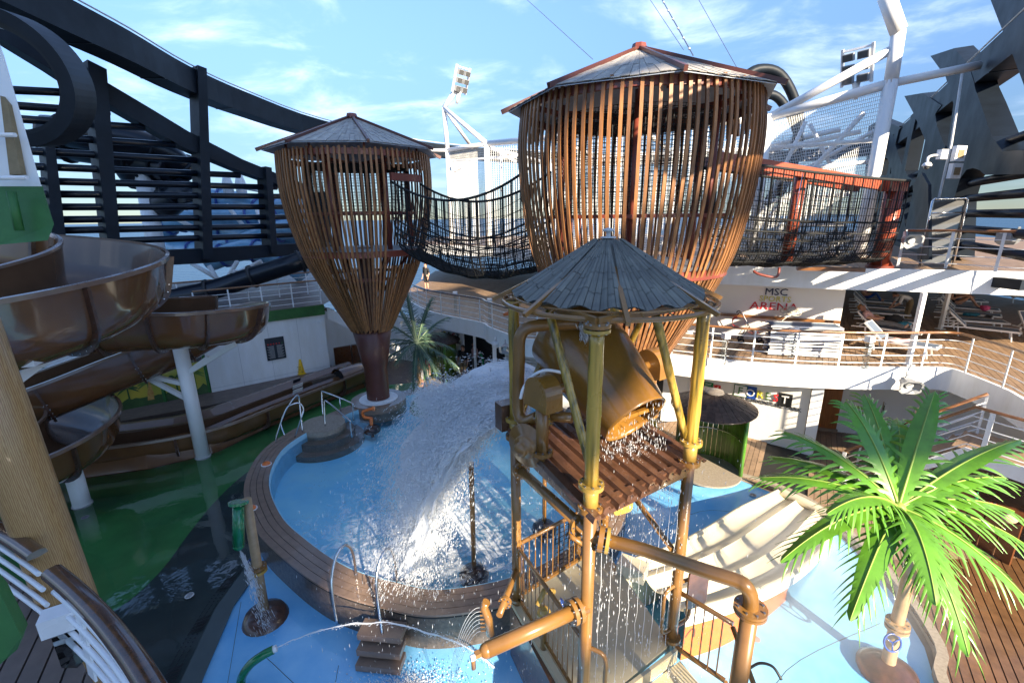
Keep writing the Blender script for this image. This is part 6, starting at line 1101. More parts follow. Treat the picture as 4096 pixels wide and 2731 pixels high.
T = thing('ceiling_lamp', 'round white deck lamp under the deck edge corner', 'lamp', (-0.684, 17.6, 2.532)); b = B(); b.lathe([(0.0, 0.1), (0.15, 0.08), (0.15, 0.0), (0.12, -0.02), (0.12, -0.14), (0.0, -0.15)], (-0.682, 17.6, 2.623), 16); b.ob('lamp_body', 'whitegloss', T); B().tube([(-0.68, 17.6, 2.732), (-0.676, 17.6, 2.894)], 0.03, 6).ob('stem', 'white', T)
T = thing('bullet_camera', 'white dome camera under the deck edge behind the bucket tower', 'camera', (1.1, 15.6, 2.75)); B().ball((1.1, 15.6, 2.701), 0.12, 12, 8).ob('dome', 'whitegloss', T); B().bar((1.1, 15.6, 2.75), (1.137, 15.7, 2.915), 0.06, 0.06).ob('arm', 'whitegloss', T); B().ball((1.097, 15.55, 2.651), 0.07, 10, 6).ob('lens_dome', 'lens', T)
# ================================================================ sun loungers
def make_lounger(flat=False):
    T = thing('sun_lounger', '', 'sun lounger', (0, 0, 0), 'sun loungers on the middle deck')
    for y in (-0.32, 0.32):
        B().bar((0.62 if not flat else 0, y, 0.34), (1.98, y, 0.34), 0.04, 0.06).ob('side_rail', 'whitegloss', T)
        if not flat:
            B().bar((0.62, y, 0.36), (0.12, y, 0.84), 0.04, 0.05).ob('back_rail', 'whitegloss', T); B().bar((0.0, y, 0.30), (0.62, y, 0.34), 0.035, 0.04).ob('side_rail', 'whitegloss', T); B().bar((0.42, y * 0.9, 0.5), (0.2, y * 0.9, 0.31), 0.025, 0.03).ob('back_strut', 'whitegloss', T)
            for x in (0.42, 1.75): B().bar((x, y, 0.33), (x + 0.06, y * 1.03, 0.0), 0.035, 0.045).ob('leg', 'whitegloss', T)
    B().bar((1.98, -0.34, 0.34), (1.98, 0.34, 0.34), 0.04, 0.06).ob('end_rail', 'whitegloss', T)
    if flat: B().box((0.98, 0, 0.355), (1.9, 0.6, 0.012)).ob('sling', 'mesh', T)
    else:
        B().box((1.3, 0, 0.36), (1.3, 0.6, 0.012)).ob('seat_sling', 'mesh', T); d = Vector((-0.5, 0, 0.48)).normalized(); B().bar(Vector((0.6, 0, 0.385)), Vector((0.13, 0, 0.845)), 0.6, 0.012, up=(0.7, 0, 0.7)).ob('back_sling', 'mesh', T)
        B().bar((0.12, -0.34, 0.84), (0.12, 0.34, 0.84), 0.04, 0.05).ob('head_rail', 'whitegloss', T)
    return T
protoL = make_lounger(); protoF = make_lounger(True); used = {}
def lounger(head, foot, label, flat=False, z=0.0, group=None):
    pr_ = protoF if flat else protoL; h, f = Vector(head), Vector(foot); a = math.atan2(f.y - h.y, f.x - h.x)
    if pr_.name in used: T = copy_tree(pr_)
    else: T = pr_; used[pr_.name] = 1
    T.location = (h.x, h.y, 3.155 + z); T.rotation_euler.z = a; T['label'] = label
    if group: T['group'] = group
    return T
spots = [((16.097, 16.546, 3.5), (17.487, 15.25, 3.5), 'nearest empty blue-grey lounger of the right row'), ((16.754, 17.507, 3.5), (18.495, 16.553, 3.5), 'second lounger of the right row with a folded grey towel'), ((18.002, 19.011, 3.5), (19.265, 17.765, 3.5), 'third lounger of the right row with a teal cloth and sandals'), ((19.01, 20.046, 3.5), (20.363, 18.854, 3.5), 'lounger under the woman in the black swimsuit'), ((20.265, 21.788, 3.5), (21.667, 20.962, 3.5), 'lounger behind the woman in the black swimsuit'),
 ((11.859, 14.938, 3.5), (12.967, 13.527, 3.5), 'nearest lounger of the left row with a pink towel'), ((12.928, 16.731, 3.5), (14.099, 15.307, 3.5), 'lounger carrying the lying woman in a pink top'), ((13.867, 18.019, 3.5), (15.268, 16.892, 3.5), 'lounger below the man bending over a black bag'), ((14.569, 19.24, 3.5), (16.481, 18.025, 3.5), 'grey lounger just behind the bending man'), ((15.371, 20.409, 3.5), (17.283, 19.059, 3.5), 'lounger two rows behind the bending man'), ((16.394, 21.835, 3.5), (18.276, 20.42, 3.5), 'lounger with the seated person in red and jeans'), ((18.739, 16.179, 3.5), (17.866, 13.541, 3.5), 'dark lounger cut by the right picture edge'), ((24.84, 22.463, 3.5), (25.041, 20.712, 3.5), 'far lounger draped with a pale towel at the right edge')]
for h, f, l in spots: lounger(h, f, l)
h = Vector((8.272, 14.271, 3.19)); f = Vector((10.364, 13.737, 3.19))
for k in range(10): lounger(h + Vector((0.02 * (k % 3), 0.02 * (k % 2), 0)), f, ('bottom', 'second', 'third', 'fourth', 'fifth', 'sixth', 'seventh', 'eighth', 'ninth', 'topmost')[k] + (' folded lounger from below' if 0 < k < 9 else ' folded lounger') + ' in the tied stack before the arena wall', True, -0.28 + 0.098 * k, 'stacked loungers by the arena wall')
hz_ = 3.155 - 0.28 + 0.98 + 0.1
T = thing('rope_bundle', 'tangle of white rope lying on the lounger stack', 'rope', (9.525, 15.2, 4.033)); random.seed(9); b = B(); c_ = Vector((9.518, 15.1, 3.979)); c_.z = hz_ + 0.33
for k in range(16): r = random.uniform(0.1, 0.26); o_ = Vector((random.uniform(-0.2, 0.2), random.uniform(-0.1, 0.1), random.uniform(-0.05, 0.1))); t_ = random.uniform(0, pi); b.tube([c_ + o_ + Vector((r * cos(a), 0.6 * r * sin(a) * cos(t_), 0.35 * r * sin(a + t_))) for a in [2 * pi * i / 14 for i in range(14)]], 0.014, 5, closed=True)
b.ob('rope_coils', 'rope', T)
b = B(); b.tube([c_, c_ + Vector((-0.5, -0.3, -0.2)), c_ + Vector((-0.75, -0.5, -1.1))], 0.012, 5); b.ob('rope_tail', 'rope', T)
# stroller
T = thing('stroller', 'red folding baby stroller parked before the arena wall', 'stroller', (8.245, 15.411, 3.19))
s0 = Vector((8.233, 15.296, 3.19)); sx_ = Vector((0.9, -0.35, 0))
def SP(x, y, z): return s0 + sx_ * x + Vector((0.35, 0.9, 0)) * y + Vector((0, 0, z))
for y in (-0.2, 0.2):
    B().tube(spline([SP(-0.35, y, 1.05), SP(-0.25, y, 0.95), SP(0.0, y, 0.55), SP(0.38, y, 0.1)], 4), 0.014, 6).ob('frame_tube', 'steel', T); B().tube([SP(-0.05, y, 0.6), SP(-0.25, y, 0.1)], 0.014, 6).ob('frame_tube', 'steel', T); B().tube(spline([SP(-0.35, y, 1.05), SP(-0.42, y, 1.07), SP(-0.47, y, 1.0)], 3), 0.02, 6).ob('handle', 'black', T)
    for x in (-0.25, 0.38):
        b = B(); b.lathe([(0.05, -0.03), (0.1, -0.03), (0.1, 0.03), (0.05, 0.03), (0.05, -0.03)], SP(x, y, 0.1), 14, (0.35, 0.9, 0)); b.ob('wheel', 'rubber', T)
b = B(); b.grid([[SP(x, y, z) for x, z in ((-0.3, 0.95), (-0.18, 0.7), (-0.08, 0.42), (0.05, 0.36), (0.3, 0.4), (0.4, 0.22))] for y in (-0.18, -0.1, 0, 0.1, 0.18)]); b.ob('seat', 'red', T)
b = B(); b.grid([[SP(-0.3 + 0.25 * cos(a) - 0.05, y, 0.72 + 0.2 * sin(a)) for a in [pi * i / 8 for i in range(5, 13)]] for y in (-0.2, 0, 0.2)]); b.ob('hood', 'red', T)
# bags and cloths on the loungers
def lump(nm, label, p, r, sq, m, cat, seed):
    T = thing(nm, label, cat, p); b = B(); b.ball(p, r, 14, 9, sq); b.v = [tuple(Vector(v) * 1 + Vector((noise.noise(Vector(v) * 6 + Vector((seed, 0, 0))), noise.noise(Vector(v) * 6 + Vector((0, seed, 0))), 0.7 * noise.noise(Vector(v) * 7 + Vector((0, 0, seed))))) * r * 0.35) for v in b.v]; b.ob('cloth_body', m, T); return T
lump('black_bag', 'black travel bag on the lounger beneath the bending man', (14.425, 16.783, 3.62), 0.3, (1.2, 0.7, 0.55), 'cblack', 'bag', 1); lump('teal_towel', 'bright teal towel on the lounger right of the black bag', (14.412, 16.239, 3.56), 0.2, (1.3, 0.8, 0.4), 'cteal', 'towel', 2); lump('teal_cloth', 'dark teal cloth on the third lounger of the right row', (18.307, 17.708, 3.56), 0.24, (1.5, 0.6, 0.35), 'cteal', 'towel', 3); lump('pink_bag', 'bright pink bag by the feet of the woman in the black swimsuit', (19.871, 18.757, 3.6), 0.16, (1.2, 0.8, 0.8), 'cmag', 'bag', 4); lump('sandals', 'pair of dark sandals on the lounger right of the teal cloth', (18.705, 17.445, 3.54), 0.12, (1.5, 0.7, 0.3), 'cblack', 'sandals', 5); lump('pink_towel', 'pale pink towel hanging over the nearest left lounger', (12.393, 14.118, 3.53), 0.32, (1.6, 0.6, 0.15), 'cpink', 'towel', 6); lump('straw_hat', 'brown sun hat beside the lying woman', (14.307, 17.519, 3.6), 0.14, (1.2, 0.9, 0.5), 'cbeige', 'hat', 7); lump('pale_towel', 'pale towel over the far lounger at the right edge', (24.392, 21.629, 3.6), 0.3, (1.3, 0.7, 0.4), 'cwhite', 'towel', 8)
# ================================================================ people
def person(label, loc, rz, J, cl, hair='hair', long=False, scale=1.0, bald=False):
    """J: joint name -> local position; cl: material per body region"""
    T = thing('person', label, 'person', loc)
    bones = [('pelvis', 'chest', 'top'), ('chest', 'neck', 'top'), ('neck', 'head', 'skin'), ('head', 'crown', 'skin')]
    for s in 'LR': bones += [('pelvis', 'hip' + s, 'pants'), ('hip' + s, 'knee' + s, 'pants'), ('knee' + s, 'ankle' + s, 'shin'), ('ankle' + s, 'toe' + s, 'shoe'), ('chest', 'sho' + s, 'top'), ('sho' + s, 'elb' + s, 'sleeve'), ('elb' + s, 'wri' + s, 'skin'), ('wri' + s, 'han' + s, 'skin')]
    R = dict(pelvis=0.15, chest=0.155, neck=0.055, head=0.088, crown=0.06, hip=0.10, knee=0.062, ankle=0.042, toe=0.035, sho=0.075, elb=0.046, wri=0.03, han=0.03)
    nm_ = list(J); idx = {n: i for i, n in enumerate(nm_)}; me = bpy.data.meshes.new('body'); me.from_pydata([Vector(J[n]) * scale for n in nm_], [(idx[a], idx[b]) for a, b, _ in bones], [])
    o = bpy.data.objects.new('tmp', me); COL.objects.link(o); sk = o.modifiers.new('s', 'SKIN'); ss = o.modifiers.new('u', 'SUBSURF'); ss.levels = 2; ss.render_levels = 2
    for n in nm_:
        r = R[n if n in R else n[:-1]] * scale; ry = r * (0.72 if n in ('pelvis', 'chest') else 1.0); v = me.skin_vertices[0].data[idx[n]]; v.radius = (r, ry); v.use_root = n == 'pelvis'
    dg = bpy.context.evaluated_depsgraph_get(); m2 = bpy.data.meshes.new_from_object(o.evaluated_get(dg)); bpy.data.objects.remove(o)
    m2.materials.clear(); ms = []
    for k in ('top', 'pants', 'shin', 'shoe', 'sleeve', 'skin'): m2.materials.append(MATS[cl.get(k, 'skin')]); ms.append(k)
    sg = [(Vector(J[a]) * scale, Vector(J[b]) * scale, k) for a, b, k in bones]
    for p in m2.polygons:
        c = p.center; best = None
        for a, b_, k in sg:
            d = b_ - a; t = max(0, min(1, (c - a).dot(d) / max(1e-6, d.length_squared))); L = (a + d * t - c).length
            if k == 'pants' and cl.get('short') and t > 0.9 and a != sg[0][0]: k = 'shin'
            if best is None or L < best[0]: best = (L, k)
        p.material_index = ms.index(best[1]); p.use_smooth = True
    Rz = Matrix.Rotation(rz, 4, 'Z'); m2.transform(Rz); bo_ = bpy.data.objects.new('body', m2); COL.objects.link(bo_); bo_.parent = T; ROOT[bo_.name] = Vector(loc)
    hd = Rz.to_3x3() @ (Vector(J['head']) * scale) + Vector(loc); cr = Rz.to_3x3() @ (Vector(J['crown']) * scale) + Vector(loc); up = (cr - hd).normalized(); fw = Vector(J.get('_f', (1, 0, 0))) if False else None
    fwd = Rz.to_3x3() @ Vector(FW.get(id(J), (1, 0, 0))); fwd = (fwd - up * fwd.dot(up)).normalized()
    b = B(); c0 = hd.lerp(cr, 0.55) - fwd * 0.02
    if not bald:
        b.ball(c0, 0.108 * scale, 12, 8); keep = [q for q in b.f if (sum((Vector(b.v[i]) for i in q), Vector()) / len(q) - c0).dot(fwd * -0.75 + up * 0.65) > 0.0]; b.f = keep; b.sm = [True] * len(keep)
        if long: b.tube([c0 - fwd * 0.06, c0 - fwd * 0.1 - up * 0.12, c0 - fwd * 0.09 - up * 0.26], [0.09, 0.08, 0.04], 8)
        b.ob('hair', hair, T)
    else:
        b.ball(c0 - up * 0.02, 0.104 * scale, 12, 8); keep = [q for q in b.f if (sum((Vector(b.v[i]) for i in q), Vector()) / len(q) - c0).dot(fwd * -0.95 - up * 0.1) > 0.02]; b.f = keep; b.sm = [True] * len(keep); b.ob('hair', hair, T)
    sd_ = fwd.cross(up); B().ball(hd.lerp(cr, 0.3) + fwd * 0.098 * scale, 0.02 * scale, 6, 5, (1, 1, 1.4)).ob('nose', 'skin', T)
    for s in (-1, 1): B().ball(hd.lerp(cr, 0.5) + fwd * 0.085 * scale + sd_ * 0.034 * s, 0.012, 6, 4).ob('eye', 'black', T); B().ball(hd.lerp(cr, 0.35) + sd_ * 0.092 * s * scale, 0.025, 6, 4, (0.6, 0.6, 1.2)).ob('ear', 'skin', T)
    B().ball(hd.lerp(cr, 0.02) + fwd * 0.085 * scale, 0.02, 6, 4, (1, 1, 0.4)).ob('mouth', 'credpink', T)
    for s in 'LR':
        w_, h_ = Rz.to_3x3() @ (Vector(J['wri' + s]) * scale) + Vector(loc), Rz.to_3x3() @ (Vector(J['han' + s]) * scale) + Vector(loc); d = (h_ - w_).normalized(); sdx = d.orthogonal().normalized()
        for i in range(5):
            o_ = sdx * (-0.03 + 0.015 * i); l = (0.05, 0.075, 0.085, 0.08, 0.06)[i]; B().tube([h_ + o_, h_ + o_ + d * l * 0.6, h_ + o_ * 0.9 + d * l + d.cross(sdx) * 0.015], [0.0095, 0.009, 0.007], 5).ob('finger', 'skin', T)
    return T
FW = {}
def stand(**k):
    J = dict(pelvis=(0, 0, 0.95), chest=(0.0, 0, 1.28), neck=(0, 0, 1.46), head=(0.02, 0, 1.57), crown=(0.02, 0, 1.68))
    for s, y in (('L', 1), ('R', -1)): J.update({'hip' + s: (0, 0.1 * y, 0.88), 'knee' + s: (0.02, 0.11 * y, 0.48), 'ankle' + s: (0, 0.12 * y, 0.07), 'toe' + s: (0.15, 0.15 * y, 0.035), 'sho' + s: (0, 0.19 * y, 1.4), 'elb' + s: (-0.02, 0.25 * y, 1.12), 'wri' + s: (0.08, 0.25 * y, 0.87), 'han' + s: (0.11, 0.25 * y, 0.8)})
    J.update(k); return J
mn = stand(elbR=(0.02, -0.28, 1.12), wriR=(0.2, -0.18, 1.0), hanR=(0.25, -0.1, 1.0))
person('man in black polo and khaki shorts standing by the far doorway', (-2.331, 20.698, 0.0), -1.9, stand(), dict(top='cblack', pants='ckhaki', shin='skin', shoe='cgrey', sleeve='cblack', short=1))
person('man in pale shirt and grey trousers beside the man in black', Vector((-1.94, 21.056, 0.0)) + Vector((0.1, 0.25, 0)), -2.5, mn, dict(top='cpink', pants='cgrey', shin='cgrey', shoe='cblack', sleeve='cpink'))
person('person in pink top and white shorts half hidden behind the grey palm', (-3.97, 19.432, 0.0), -1.4, stand(), dict(top='credpink', pants='cwhite', shin='skin', shoe='cwhite', sleeve='credpink', short=1))
person('person in dark shirt standing on the far middle deck', (-5.272, 28.352, 3.15), -2.2, stand(), dict(top='cblack', pants='cblack', shin='skin', shoe='cblack', sleeve='cblack', short=1))
wj = stand(chest=(0.06, 0, 1.27), neck=(0.11, 0, 1.44), head=(0.16, 0, 1.54), crown=(0.18, 0, 1.65), elbL=(0.15, 0.27, 1.12), wriL=(0.36, 0.24, 1.05), hanL=(0.42, 0.22, 1.04), kneeL=(0.16, 0.11, 0.5), ankleL=(0.1, 0.12, 0.1), toeL=(0.24, 0.14, 0.04))
person('blonde woman in white shirt coming down the right stairs', (10.826, 11.0, 0.842), 2.9, wj, dict(top='cwhite', pants='cmag', shin='skin', shoe='cbeige', sleeve='cwhite'), hair='hairblond', long=True)
bj = stand(chest=(0.26, 0, 1.12), neck=(0.42, 0, 1.13), head=(0.53, 0, 1.12), crown=(0.63, 0, 1.15), pelvis=(-0.04, 0, 0.94), hipL=(-0.02, 0.1, 0.88), hipR=(-0.02, -0.1, 0.88), shoL=(0.34, 0.19, 1.1), shoR=(0.34, -0.19, 1.1), elbL=(0.4, 0.24, 0.85), elbR=(0.42, -0.24, 0.85), wriL=(0.55, 0.12, 0.66), wriR=(0.55, -0.1, 0.66), hanL=(0.6, 0.08, 0.62), hanR=(0.6, -0.06, 0.62)); FW[id(bj)] = (0.3, 0, -1)
person('balding man in white shirt and khaki trousers bending over a black bag', Vector((16.071, 18.078, 3.15)), 2.75, bj, dict(top='cwhite', pants='ckhaki', shin='ckhaki', shoe='cgrey', sleeve='cwhite'), bald=True)
def lie(z, back=0.7):
    c, s = cos(back), sin(back); J = dict(pelvis=(0.62, 0, z + 0.16), chest=(0.62 - 0.33 * c, 0, z + 0.16 + 0.33 * s), neck=(0.62 - 0.5 * c, 0, z + 0.17 + 0.5 * s), head=(0.62 - 0.6 * c, 0, z + 0.2 + 0.6 * s), crown=(0.62 - 0.7 * c, 0, z + 0.22 + 0.7 * s))
    for q, y in (('L', 1), ('R', -1)): J.update({'hip' + q: (0.7, 0.1 * y, z + 0.13), 'knee' + q: (1.1, 0.11 * y, z + 0.16), 'ankle' + q: (1.5, 0.1 * y, z + 0.08), 'toe' + q: (1.54, 0.11 * y, z + 0.2), 'sho' + q: (0.62 - 0.44 * c, 0.19 * y, z + 0.17 + 0.42 * s), 'elb' + q: (0.55 - 0.2 * c, 0.27 * y, z + 0.2 + 0.15 * s), 'wri' + q: (0.72, 0.14 * y, z + 0.3), 'han' + q: (0.78, 0.1 * y, z + 0.31)})
    FW[id(J)] = (0.5, 0, 1); return J
PEOPLE_KEEP = []
def onl(i): h, f, l = spots[i]; h, f = Vector(h), Vector(f); return (h.x, h.y, 3.155), math.atan2(f.y - h.y, f.x - h.x)
J = lie(0.36); PEOPLE_KEEP.append(J); p, a = onl(6); person('woman in pink top and grey leggings lying on her lounger', p, a, J, dict(top='cpink', pants='cgrey', shin='cgrey', shoe='skin', sleeve='cpink'), hair='hairblond')
J = lie(0.36, 1.05); J.update(kneeL=(0.98, 0.11, 0.86), kneeR=(1.0, -0.11, 0.84), ankleL=(1.28, 0.1, 0.44), ankleR=(1.3, -0.1, 0.44), toeL=(1.42, 0.1, 0.4), toeR=(1.44, -0.1, 0.4), wriL=(0.9, 0.16, 0.9), wriR=(0.9, -0.16, 0.9), hanL=(0.97, 0.13, 0.88), hanR=(0.97, -0.13, 0.88)); FW[id(J)] = (1, 0, 0.3); PEOPLE_KEEP.append(J); p, a = onl(3)
person('sunlit woman in black swimsuit with pink belt sitting knees up', p, a, J, dict(top='cblack', pants='skin', shin='skin', shoe='skin', sleeve='skin'))
J = lie(0.36, 1.2); J.update(kneeL=(1.0, 0.13, 0.7), kneeR=(1.0, -0.13, 0.72), ankleL=(1.2, 0.2, 0.4), ankleR=(1.2, -0.2, 0.42), toeL=(1.33, 0.2, 0.38), toeR=(1.33, -0.2, 0.4)); FW[id(J)] = (1, 0, 0.1); PEOPLE_KEEP.append(J); p, a = onl(10)
person('person in red top and blue jeans sitting on a lounger under the deck', p, a, J, dict(top='credpink', pants='blue', shin='blue', shoe='skin', sleeve='skin'))
J = lie(0.36, 0.5); PEOPLE_KEEP.append(J); p, a = onl(4); person('sunbather in red lying behind the woman in the black swimsuit', p, a, J, dict(top='red', pants='skin', shin='skin', shoe='skin', sleeve='skin'))

# ================================================================ near railing, wooden mast
nr = [(-4.584, 3.771, 4.2), (-4.222, 3.576, 4.2), (-3.878, 3.378, 4.2), (-3.549, 3.178, 4.2), (-3.264, 2.992, 4.2), (-2.976, 2.797, 4.2), (-2.721, 2.61, 4.2), (-2.428, 2.385, 4.2)]
nl = [(-7.367, 5.152, 4.2), (-6.411, 4.704, 4.2), (-5.774, 4.401, 4.2), (-5.338, 4.193, 4.2), (-4.969, 4.008, 4.2)]
def near_rail(label, pts):
    ln_ = Vector((0.06, 0.03, 0)); T = thing('near_railing', label, 'railing', Vector(pts[0]) - Vector((0, 0, 1.05)))
    P = [Vector(p) for p in spline(pts, 4)]; b = B(); L = []
    for i, p in enumerate(P):
        d = (P[min(i + 1, len(P) - 1)] - P[max(i - 1, 0)]).normalized(); s = Vector((d.y, -d.x, 0)).normalized(); L.append([p + s * x + Vector((0, 0, z)) for x, z in ((-0.085, -0.035), (-0.075, 0.01), (-0.04, 0.03), (0.04, 0.03), (0.075, 0.01), (0.085, -0.035), (0, -0.05), (-0.085, -0.035))])
    b.grid(L); b.add(L[0][:7], [tuple(range(7))]); b.add(L[-1][:7], [tuple(range(7))]); b.ob('handrail', 'handrail', T)
    for k in range(4):
        t = 0.24 + 0.19 * k; B().tube([p - ln_ * (0.35 + 0.65 * t) - Vector((0, 0, 1.03 * t)) for p in P], 0.024, 10).ob('rail_bar', 'whitegloss', T)
    for i in range(5, len(P), 14):
        p = P[i]; d = (P[min(i + 1, len(P) - 1)] - P[i - 1]).normalized(); B().bar(p - Vector((0, 0, 0.03)) - ln_ * 0.1, p - ln_ - Vector((0, 0, 1.04)), 0.16, 0.02, up=Vector((d.y, -d.x, 0))).ob('stanchion', 'whitegloss', T)
    return T
near_rail('near brown handrail and white bars rising from the bottom left corner', nr); near_rail('near handrail piece left of the wooden mast', nl)
q = Vector((-4.537, 3.671, 3.15)); T = thing('near_box', 'white plastic box cap on a clear post in the bottom left corner', 'box', q); B().box(q + Vector((0, 0, 0.55)), (0.27, 0.2, 0.2), 0.55).ob('cap', 'whitegloss', T); B().bar(q, q + Vector((0, 0, 0.45)), 0.16, 0.12).ob('stem', 'glass', T)
T = thing('green_screen', 'bright green padded screen edge at the bottom left', 'screen', (-2.727, 1.9, 5.314)); B().prism([(-2.75, 1.95, 5.847), (-2.675, 1.95, 5.643), (-2.58, 1.9, 5.422), (-2.626, 1.9, 5.342), (-2.677, 1.85, 5.3), (-2.825, 1.85, 5.259)], (-0.05, 0.08, 0)).ob('pad', 'green', T)
T = thing('wood_mast', 'thick timber-look mast leaning through the left side', 'mast', (-5.265, 4.4, 3.078)); a = Vector((-5.45, 4.5, 4.817)); c = Vector((-5.265, 4.4, 3.078)); d = (a - c).normalized(); B().tube([c - d * 3.2, c, a, a + d * 3.5], [0.25, 0.25, 0.25, 0.25], 28).ob('mast_shaft', 'polewood', T)
# ================================================================ palms
def frond_mesh(b, C, tip, lift, nl, ll, lw, droop, seed):
    random.seed(seed); C, tip = Vector(C), Vector(tip); m = (C + tip) / 2 + Vector((0, 0, lift)); n = 30
    cur = [(C * (1 - t) ** 2 + m * 2 * t * (1 - t) + tip * t * t) for t in [k / n for k in range(n + 1)]]
    def fr(k):
        d = (cur[min(k + 1, n)] - cur[max(k - 1, 0)]).normalized(); s = d.cross(Vector((0, 0, 1))); s = s.normalized() if s.length > 1e-4 else Vector((1, 0, 0)); return d, s, s.cross(d)
    for sg in (-1, 1):
        P = []
        for k in range(n + 1):
            d, s, u = fr(k); w_ = lw * 1.1 * (0.45 + 0.75 * sin(pi * min(1, k / n * 1.05)) ) * (1 if k < n else 0.2); P.append([cur[k] + u * 0.004, cur[k] + s * sg * w_ * 0.5 - u * 0.004, cur[k] + s * sg * w_ - u * 0.02])
        b.grid(P)
        for i in range(nl):
            t = 0.1 + 0.9 * (i + 0.5) / nl; k = int(t * n); d, s, u = fr(k); L = ll * (0.35 + 0.75 * sin(pi * (0.12 + 0.8 * t))) * random.uniform(0.78, 1.15); dr2 = droop * random.uniform(0.5, 2.2); w_ = lw * random.uniform(0.5, 0.68)
            dirv = (s * sg * (0.85 - 0.45 * t) + d * (0.35 + 0.65 * t)).normalized(); rows = []
            for j in range(6):
                q = j / 5; c = cur[k] + s * sg * lw * 0.5 + dirv * L * q - Vector((0, 0, 1)) * dr2 * L * q * q - u * 0.01; ww = w_ * (1 - q ** 2.2) + 0.003; rows.append([c - d * ww * 0.5, c + u * 0.006, c + d * ww * 0.5])
            b.grid(rows)
    return cur
def palm(label, base, trunk, tips, m, ms, tm, rockr, ll, lw, nl, lift, wheel=None):
    T = thing('artificial_palm', label, 'palm tree', base); base = Vector(base); C = Vector(trunk[-1])
    tr = spline(trunk, 6); B().tube(tr, [0.1 - 0.02 * k / len(tr) for k in range(len(tr))], 16).ob('trunk', tm, T)
    for i, tp in enumerate(tips):
        b = B(); cur = frond_mesh(b, C + Vector((0, 0, 0.05)), tp, lift[i] if isinstance(lift, list) else lift, nl, ll, lw, 0.28, 100 + i); o = b.ob('frond', m, T); s_ = B(); s_.tube([p + Vector((0, 0, 0.012)) for p in cur], [0.02 * (1 - 0.8 * k / len(cur)) for k in range(len(cur))], 6); s_.ob('midrib', ms, o)
    b = B(); b.ball(C, 0.11, 10, 8, (1, 1, 1.3)); b.ob('crown_shaft', ms, T)
    if rockr:
        b = B(); b.lathe([(0, rockr * 0.55), (rockr * 0.5, rockr * 0.52), (rockr * 0.85, rockr * 0.35), (rockr, 0.1), (rockr, 0.0)], base, 24); b.v = [tuple(Vector(v) + Vector((1, 0.4, 0)) * 0.03 * noise.noise(Vector(v) * 5)) for v in b.v]; b.ob('rock_base', 'rock', T)
    return T
PB = Vector((6.248, 5.94, 0.0))
PT = palm('large lime-green artificial palm on a rock base in the right foreground', PB, [PB, (6.328, 6.05, 0.754), (6.373, 6.1, 1.589), (6.316, 6.1, 2.182), (5.939, 6.1, 3.054)],
 [(4.212, 6.9, 3.144), (4.636, 7.3, 3.31), (3.831, 5.5, 2.659), (4.484, 4.9, 2.23), (5.731, 4.5, 2.065), (7.113, 4.9, 2.187), (7.784, 5.8, 2.588), (8.502, 6.9, 3.805), (7.256, 7.3, 4.537), (5.825, 7.4, 4.323), (6.885, 7.5, 3.947), (4.759, 7.3, 3.803), (7.831, 6.4, 3.402), (7.76, 6.1, 3.003), (4.456, 5.6, 3.376), (6.542, 7.9, 4.252), (5.358, 4.7, 2.669)], 'frond', 'frondstem', 'trunk', 0.42, 0.42, 0.13, 14, [0.35, 0.35, 0.55, 0.5, 0.55, 0.45, 0.4, 0.35, 0.35, 0.35, 0.4, 0.35, 0.35, 0.35, 0.45, 0.3, 0.5])
wc = Vector((6.182, 5.9, 0.697)); b = B(); b.tube([wc + Vector((0.14 * cos(a), 0.05 * sin(a), 0.13 * sin(a))) for a in [2 * pi * k / 24 for k in range(24)]], 0.016, 8, closed=True); vw = b.ob('valve_wheel', 'blue', PT)
for k in range(3): a = 2 * pi * k / 3 + 0.4; B().tube([wc, wc + Vector((0.14 * cos(a), 0.05 * sin(a), 0.13 * sin(a)))], 0.012, 6).ob('spoke', 'blue', vw)
flange((6.341, 6.05, 0.935), (0, 0, 1), 0.17, 0.05, 'trunk', PT); flange((6.346, 6.05, 0.845), (0, 0, 1), 0.17, 0.05, 'trunk', PT)
SB_ = Vector((-4.088, 18.906, 0.0)); PS = palm('grey-green artificial palm by the far pool edge below the small nest', SB_, [SB_, (-4.038, 18.6, 1.026), (-3.978, 18.4, 2.445)],
 [(-6.259, 18.2, 1.985), (-5.858, 17.6, 1.44), (-3.9, 16.8, 0.931), (-2.975, 17.2, 1.411), (-2.182, 17.8, 1.547), (-2.429, 18.6, 2.119), (-2.731, 19.4, 3.369), (-3.434, 19.6, 4.224), (-4.501, 19.4, 4.535), (-5.103, 19.2, 4.313), (-5.721, 18.8, 3.388), (-4.639, 17.0, 1.957), (-3.329, 17.0, 1.029), (-2.977, 19.4, 2.65), (-6.01, 18.6, 2.417)], 'frondgrey', 'frondgreystem', 'trunk', 0.4, 0.42, 0.075, 20, 0.35)
# ================================================================ spray poles and fountains
T = thing('green_spray_post', 'tan post on a brown rock with a green water cylinder hung from its top', 'water toy', (-4.847, 7.144, 0.0)); p = Vector((-4.884, 7.197, 0.05)); tp = Vector((-4.994, 7.45, 2.505))
B().tube([p, tp], 0.085, 14).ob('post', 'trunk', T); flange(p.lerp(tp, 0.4), tp - p, 0.16, 0.05, 'pipeyellow', T); flange(p.lerp(tp, 0.43), tp - p, 0.16, 0.05, 'pipe', T)
b = B(); b.lathe([(0, 0.22), (0.2, 0.21), (0.36, 0.14), (0.42, 0.0)], p - Vector((0, 0, 0.05)), 22); b.ob('rock_base', 'rock', T)
g0 = tp + Vector((-0.08, -0.12, 0.0)); g1 = Vector((-5.064, 7.1, 1.768)); B().tube([g0, g1], 0.1, 18).ob('green_cylinder', 'greengloss', T); B().ball(g1, 0.1, 14, 8).ob('cylinder_cap', 'greengloss', T); flange(g0, g1 - g0, 0.17, 0.05, 'greengloss', T); 
